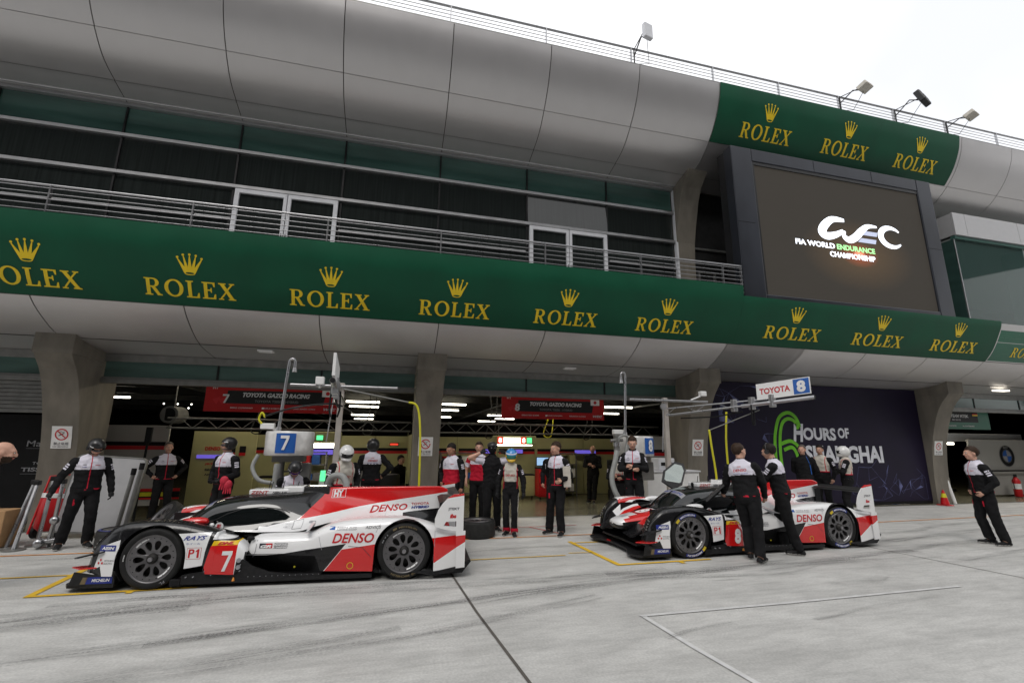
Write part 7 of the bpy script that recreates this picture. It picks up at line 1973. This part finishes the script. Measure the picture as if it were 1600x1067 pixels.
person('dark clothed man sitting at the back of the left garage beside the middle column', .25, 14.0, face=50, H=1.75, hip=(0, .05, .60), outfit='dark_jacket', head='bare', hair='hair_dark', knees=((-.15, -.4, .55), (.12, -.4, .55)), legs=((-.12, -.38, 0), (.12, -.40, 0)), lean=12)
person('dark haired man in red and white padded vest beside the middle column', 1.28, 10.2, face=-32, H=1.77, outfit='red_vest', hair='hair_dark', head_pitch=16, head_yaw=-14, skin='skin_tan', armR='pocket', armL='down')
person('man in red polo with white sleeves half hidden behind the mechanic in black balaclava', 1.96, 10.75, face=-6, H=1.80, outfit='red_polo', hair='hair_brown', armR='relaxed', armL='relaxed')
person('mechanic in black balaclava and black vest raising both hands to his head beside the driver', 2.08, 9.85, face=10, H=1.80, outfit='black_vest_white', head='balaclava', extra='cap', armR='headup', armL='headup', gloves='glove', legs=((-.10, 0, 0), (.14, .1, 0)))
person('racing driver in blue and yellow helmet and black suit with cream chest', 2.38, 9.42, face=-8, H=1.66, outfit='race_suit', chest_text='DENSO', head='driver_helmet', head_pitch=18, head_yaw=10, armR='down', armL='down', gloves='glove', legs=((-.09, .06, 0), (.09, -.06, 0)), build=.92)
Tm, MWf = person('tall brown haired man in black and white jacket with a cream folder under his arm', 3.30, 9.25, face=-26, H=1.82, hair='hair_brown', head_yaw=-22, head_pitch=8, armR='behind', armL='hold', legs=((-.22, .08, 0), (.10, -.04, 0)), build=.95)
t = thing('folder', 'cream cardboard folder held under the arm of the tall man left of the second car', 'folder', (3.33, 8.98, 1.0))
Mx = Matrix.Translation((3.42, 9.00, 1.13)) @ Matrix.Rotation(R(-14), 4, 'Z') @ Matrix.Rotation(R(-3), 4, 'Y')
m = MB(); m.bbox((-.075, -.012, -.20), (.075, .012, .20), .006, M=Mx); m.build('folder_cover', 'cloth_cream', t)
person('dark clothed man mostly hidden behind the tall man with the folder', 3.72, 10.6, face=-10, H=1.74, outfit='dark_jacket', hair='hair_dark', armR='relaxed', armL='down')
person('bald man in black overalls with folded arms at the back of the garage', 6.15, 13.9, face=-12, H=1.72, outfit='dark_jacket', hair='bald', armR='crossed', armL='crossed', legs=((-.14, .0, 0), (.02, -.12, 0)))
person('driver in black balaclava and cream chested suit sitting with folded arms behind the fuel hose', 5.88, 11.7, face=-6, H=1.72, hip=(0, .02, .74), outfit='fire_suit', chest_text='DENSO', head='balaclava', armR='crossed', armL='crossed', legs=((-.14, -.18, 0), (.14, -.18, 0)))
person('man with receding hair and folded arms behind the nose of the second car, looking down', 5.15, 9.5, face=-4, H=1.96, hair='hair_brown', head_pitch=18, head_yaw=4, armR='crossed', armL='crossed', build=.92, legs=((-.1, 0, 0), (.12, 0, 0)))
person('man seen from behind with red jacket lettering, at the open cockpit of car eight', 5.72, 6.72, face=168, H=1.83, lean=6, side=7, hair='hair_brown', back_text='DENSO', head_yaw=-30, head_pitch=6, armR=((-.24, -.12, .22), (-.20, -.30, .0)), armL=((.30, -.10, .24), (.42, -.30, .12)), legs=((-.10, .18, 0), (.08, -.02, 0)), hip=(.05, .0, .93))
person('man with black headset in profile, reaching over the cockpit of the second car', 6.62, 7.02, face=-98, H=1.82, lean=10, hair='hair_dark', headset=True, head_pitch=10, head_yaw=-12, armR='reach', armL='reach', legs=((-.10, -.05, 0), (.10, .18, 0)), skin='skin')
person('smiling man in plain dark jacket with blue lanyard in front of the race poster', 10.5, 10.3, face=-14, H=1.80, outfit='dark_jacket', hair='hair_grey', build=1.08, armR='behind', armL='behind')
m = MB(); m.sheet([[(10.44, 10.135, 1.50), (10.455, 10.135, 1.50)], [(10.50, 10.11, 1.30), (10.525, 10.11, 1.30)], [(10.52, 10.11, 1.05), (10.545, 10.11, 1.05)]]); tag(m.build('lanyard', 'blue', origin=(10.5, 10.1, 1.3)), 'blue lanyard on the chest of the man in the dark jacket before the poster', 'lanyard')
person('dark haired man in cream racing suit standing behind the person in the white helmet', 11.40, 10.6, face=-20, H=1.80, outfit='fire_suit', hair='hair_dark', armR='relaxed', armL='relaxed')
person('fireman in white helmet with folded arms, side on, above the tail of the second car', 11.35, 9.85, face=-84, H=1.76, outfit='fire_suit', head='full_helmet', head_pitch=6, armR='crossed', armL='crossed', gloves='glove')
person('man standing alone on the open concrete with hands in his pockets, near the badge wall', 11.02, 6.75, face=-58, H=1.80, hair='hair_brown', head_yaw=-6, armR='pocket', armL=((.29, .06, .20), (.17, -.12, .0)), legs=((-.11, .02, 0), (.10, .12, 0)), hip=(0, -.03, .94), lean=6)
person('bald bearded man leaning in beside the barrier posts, only his head in view', -4.98, 7.15, face=80, H=1.84, lean=34, hair='bald', outfit='dark_jacket', beard=True, head_pitch=-6, armR='front', armL='front')
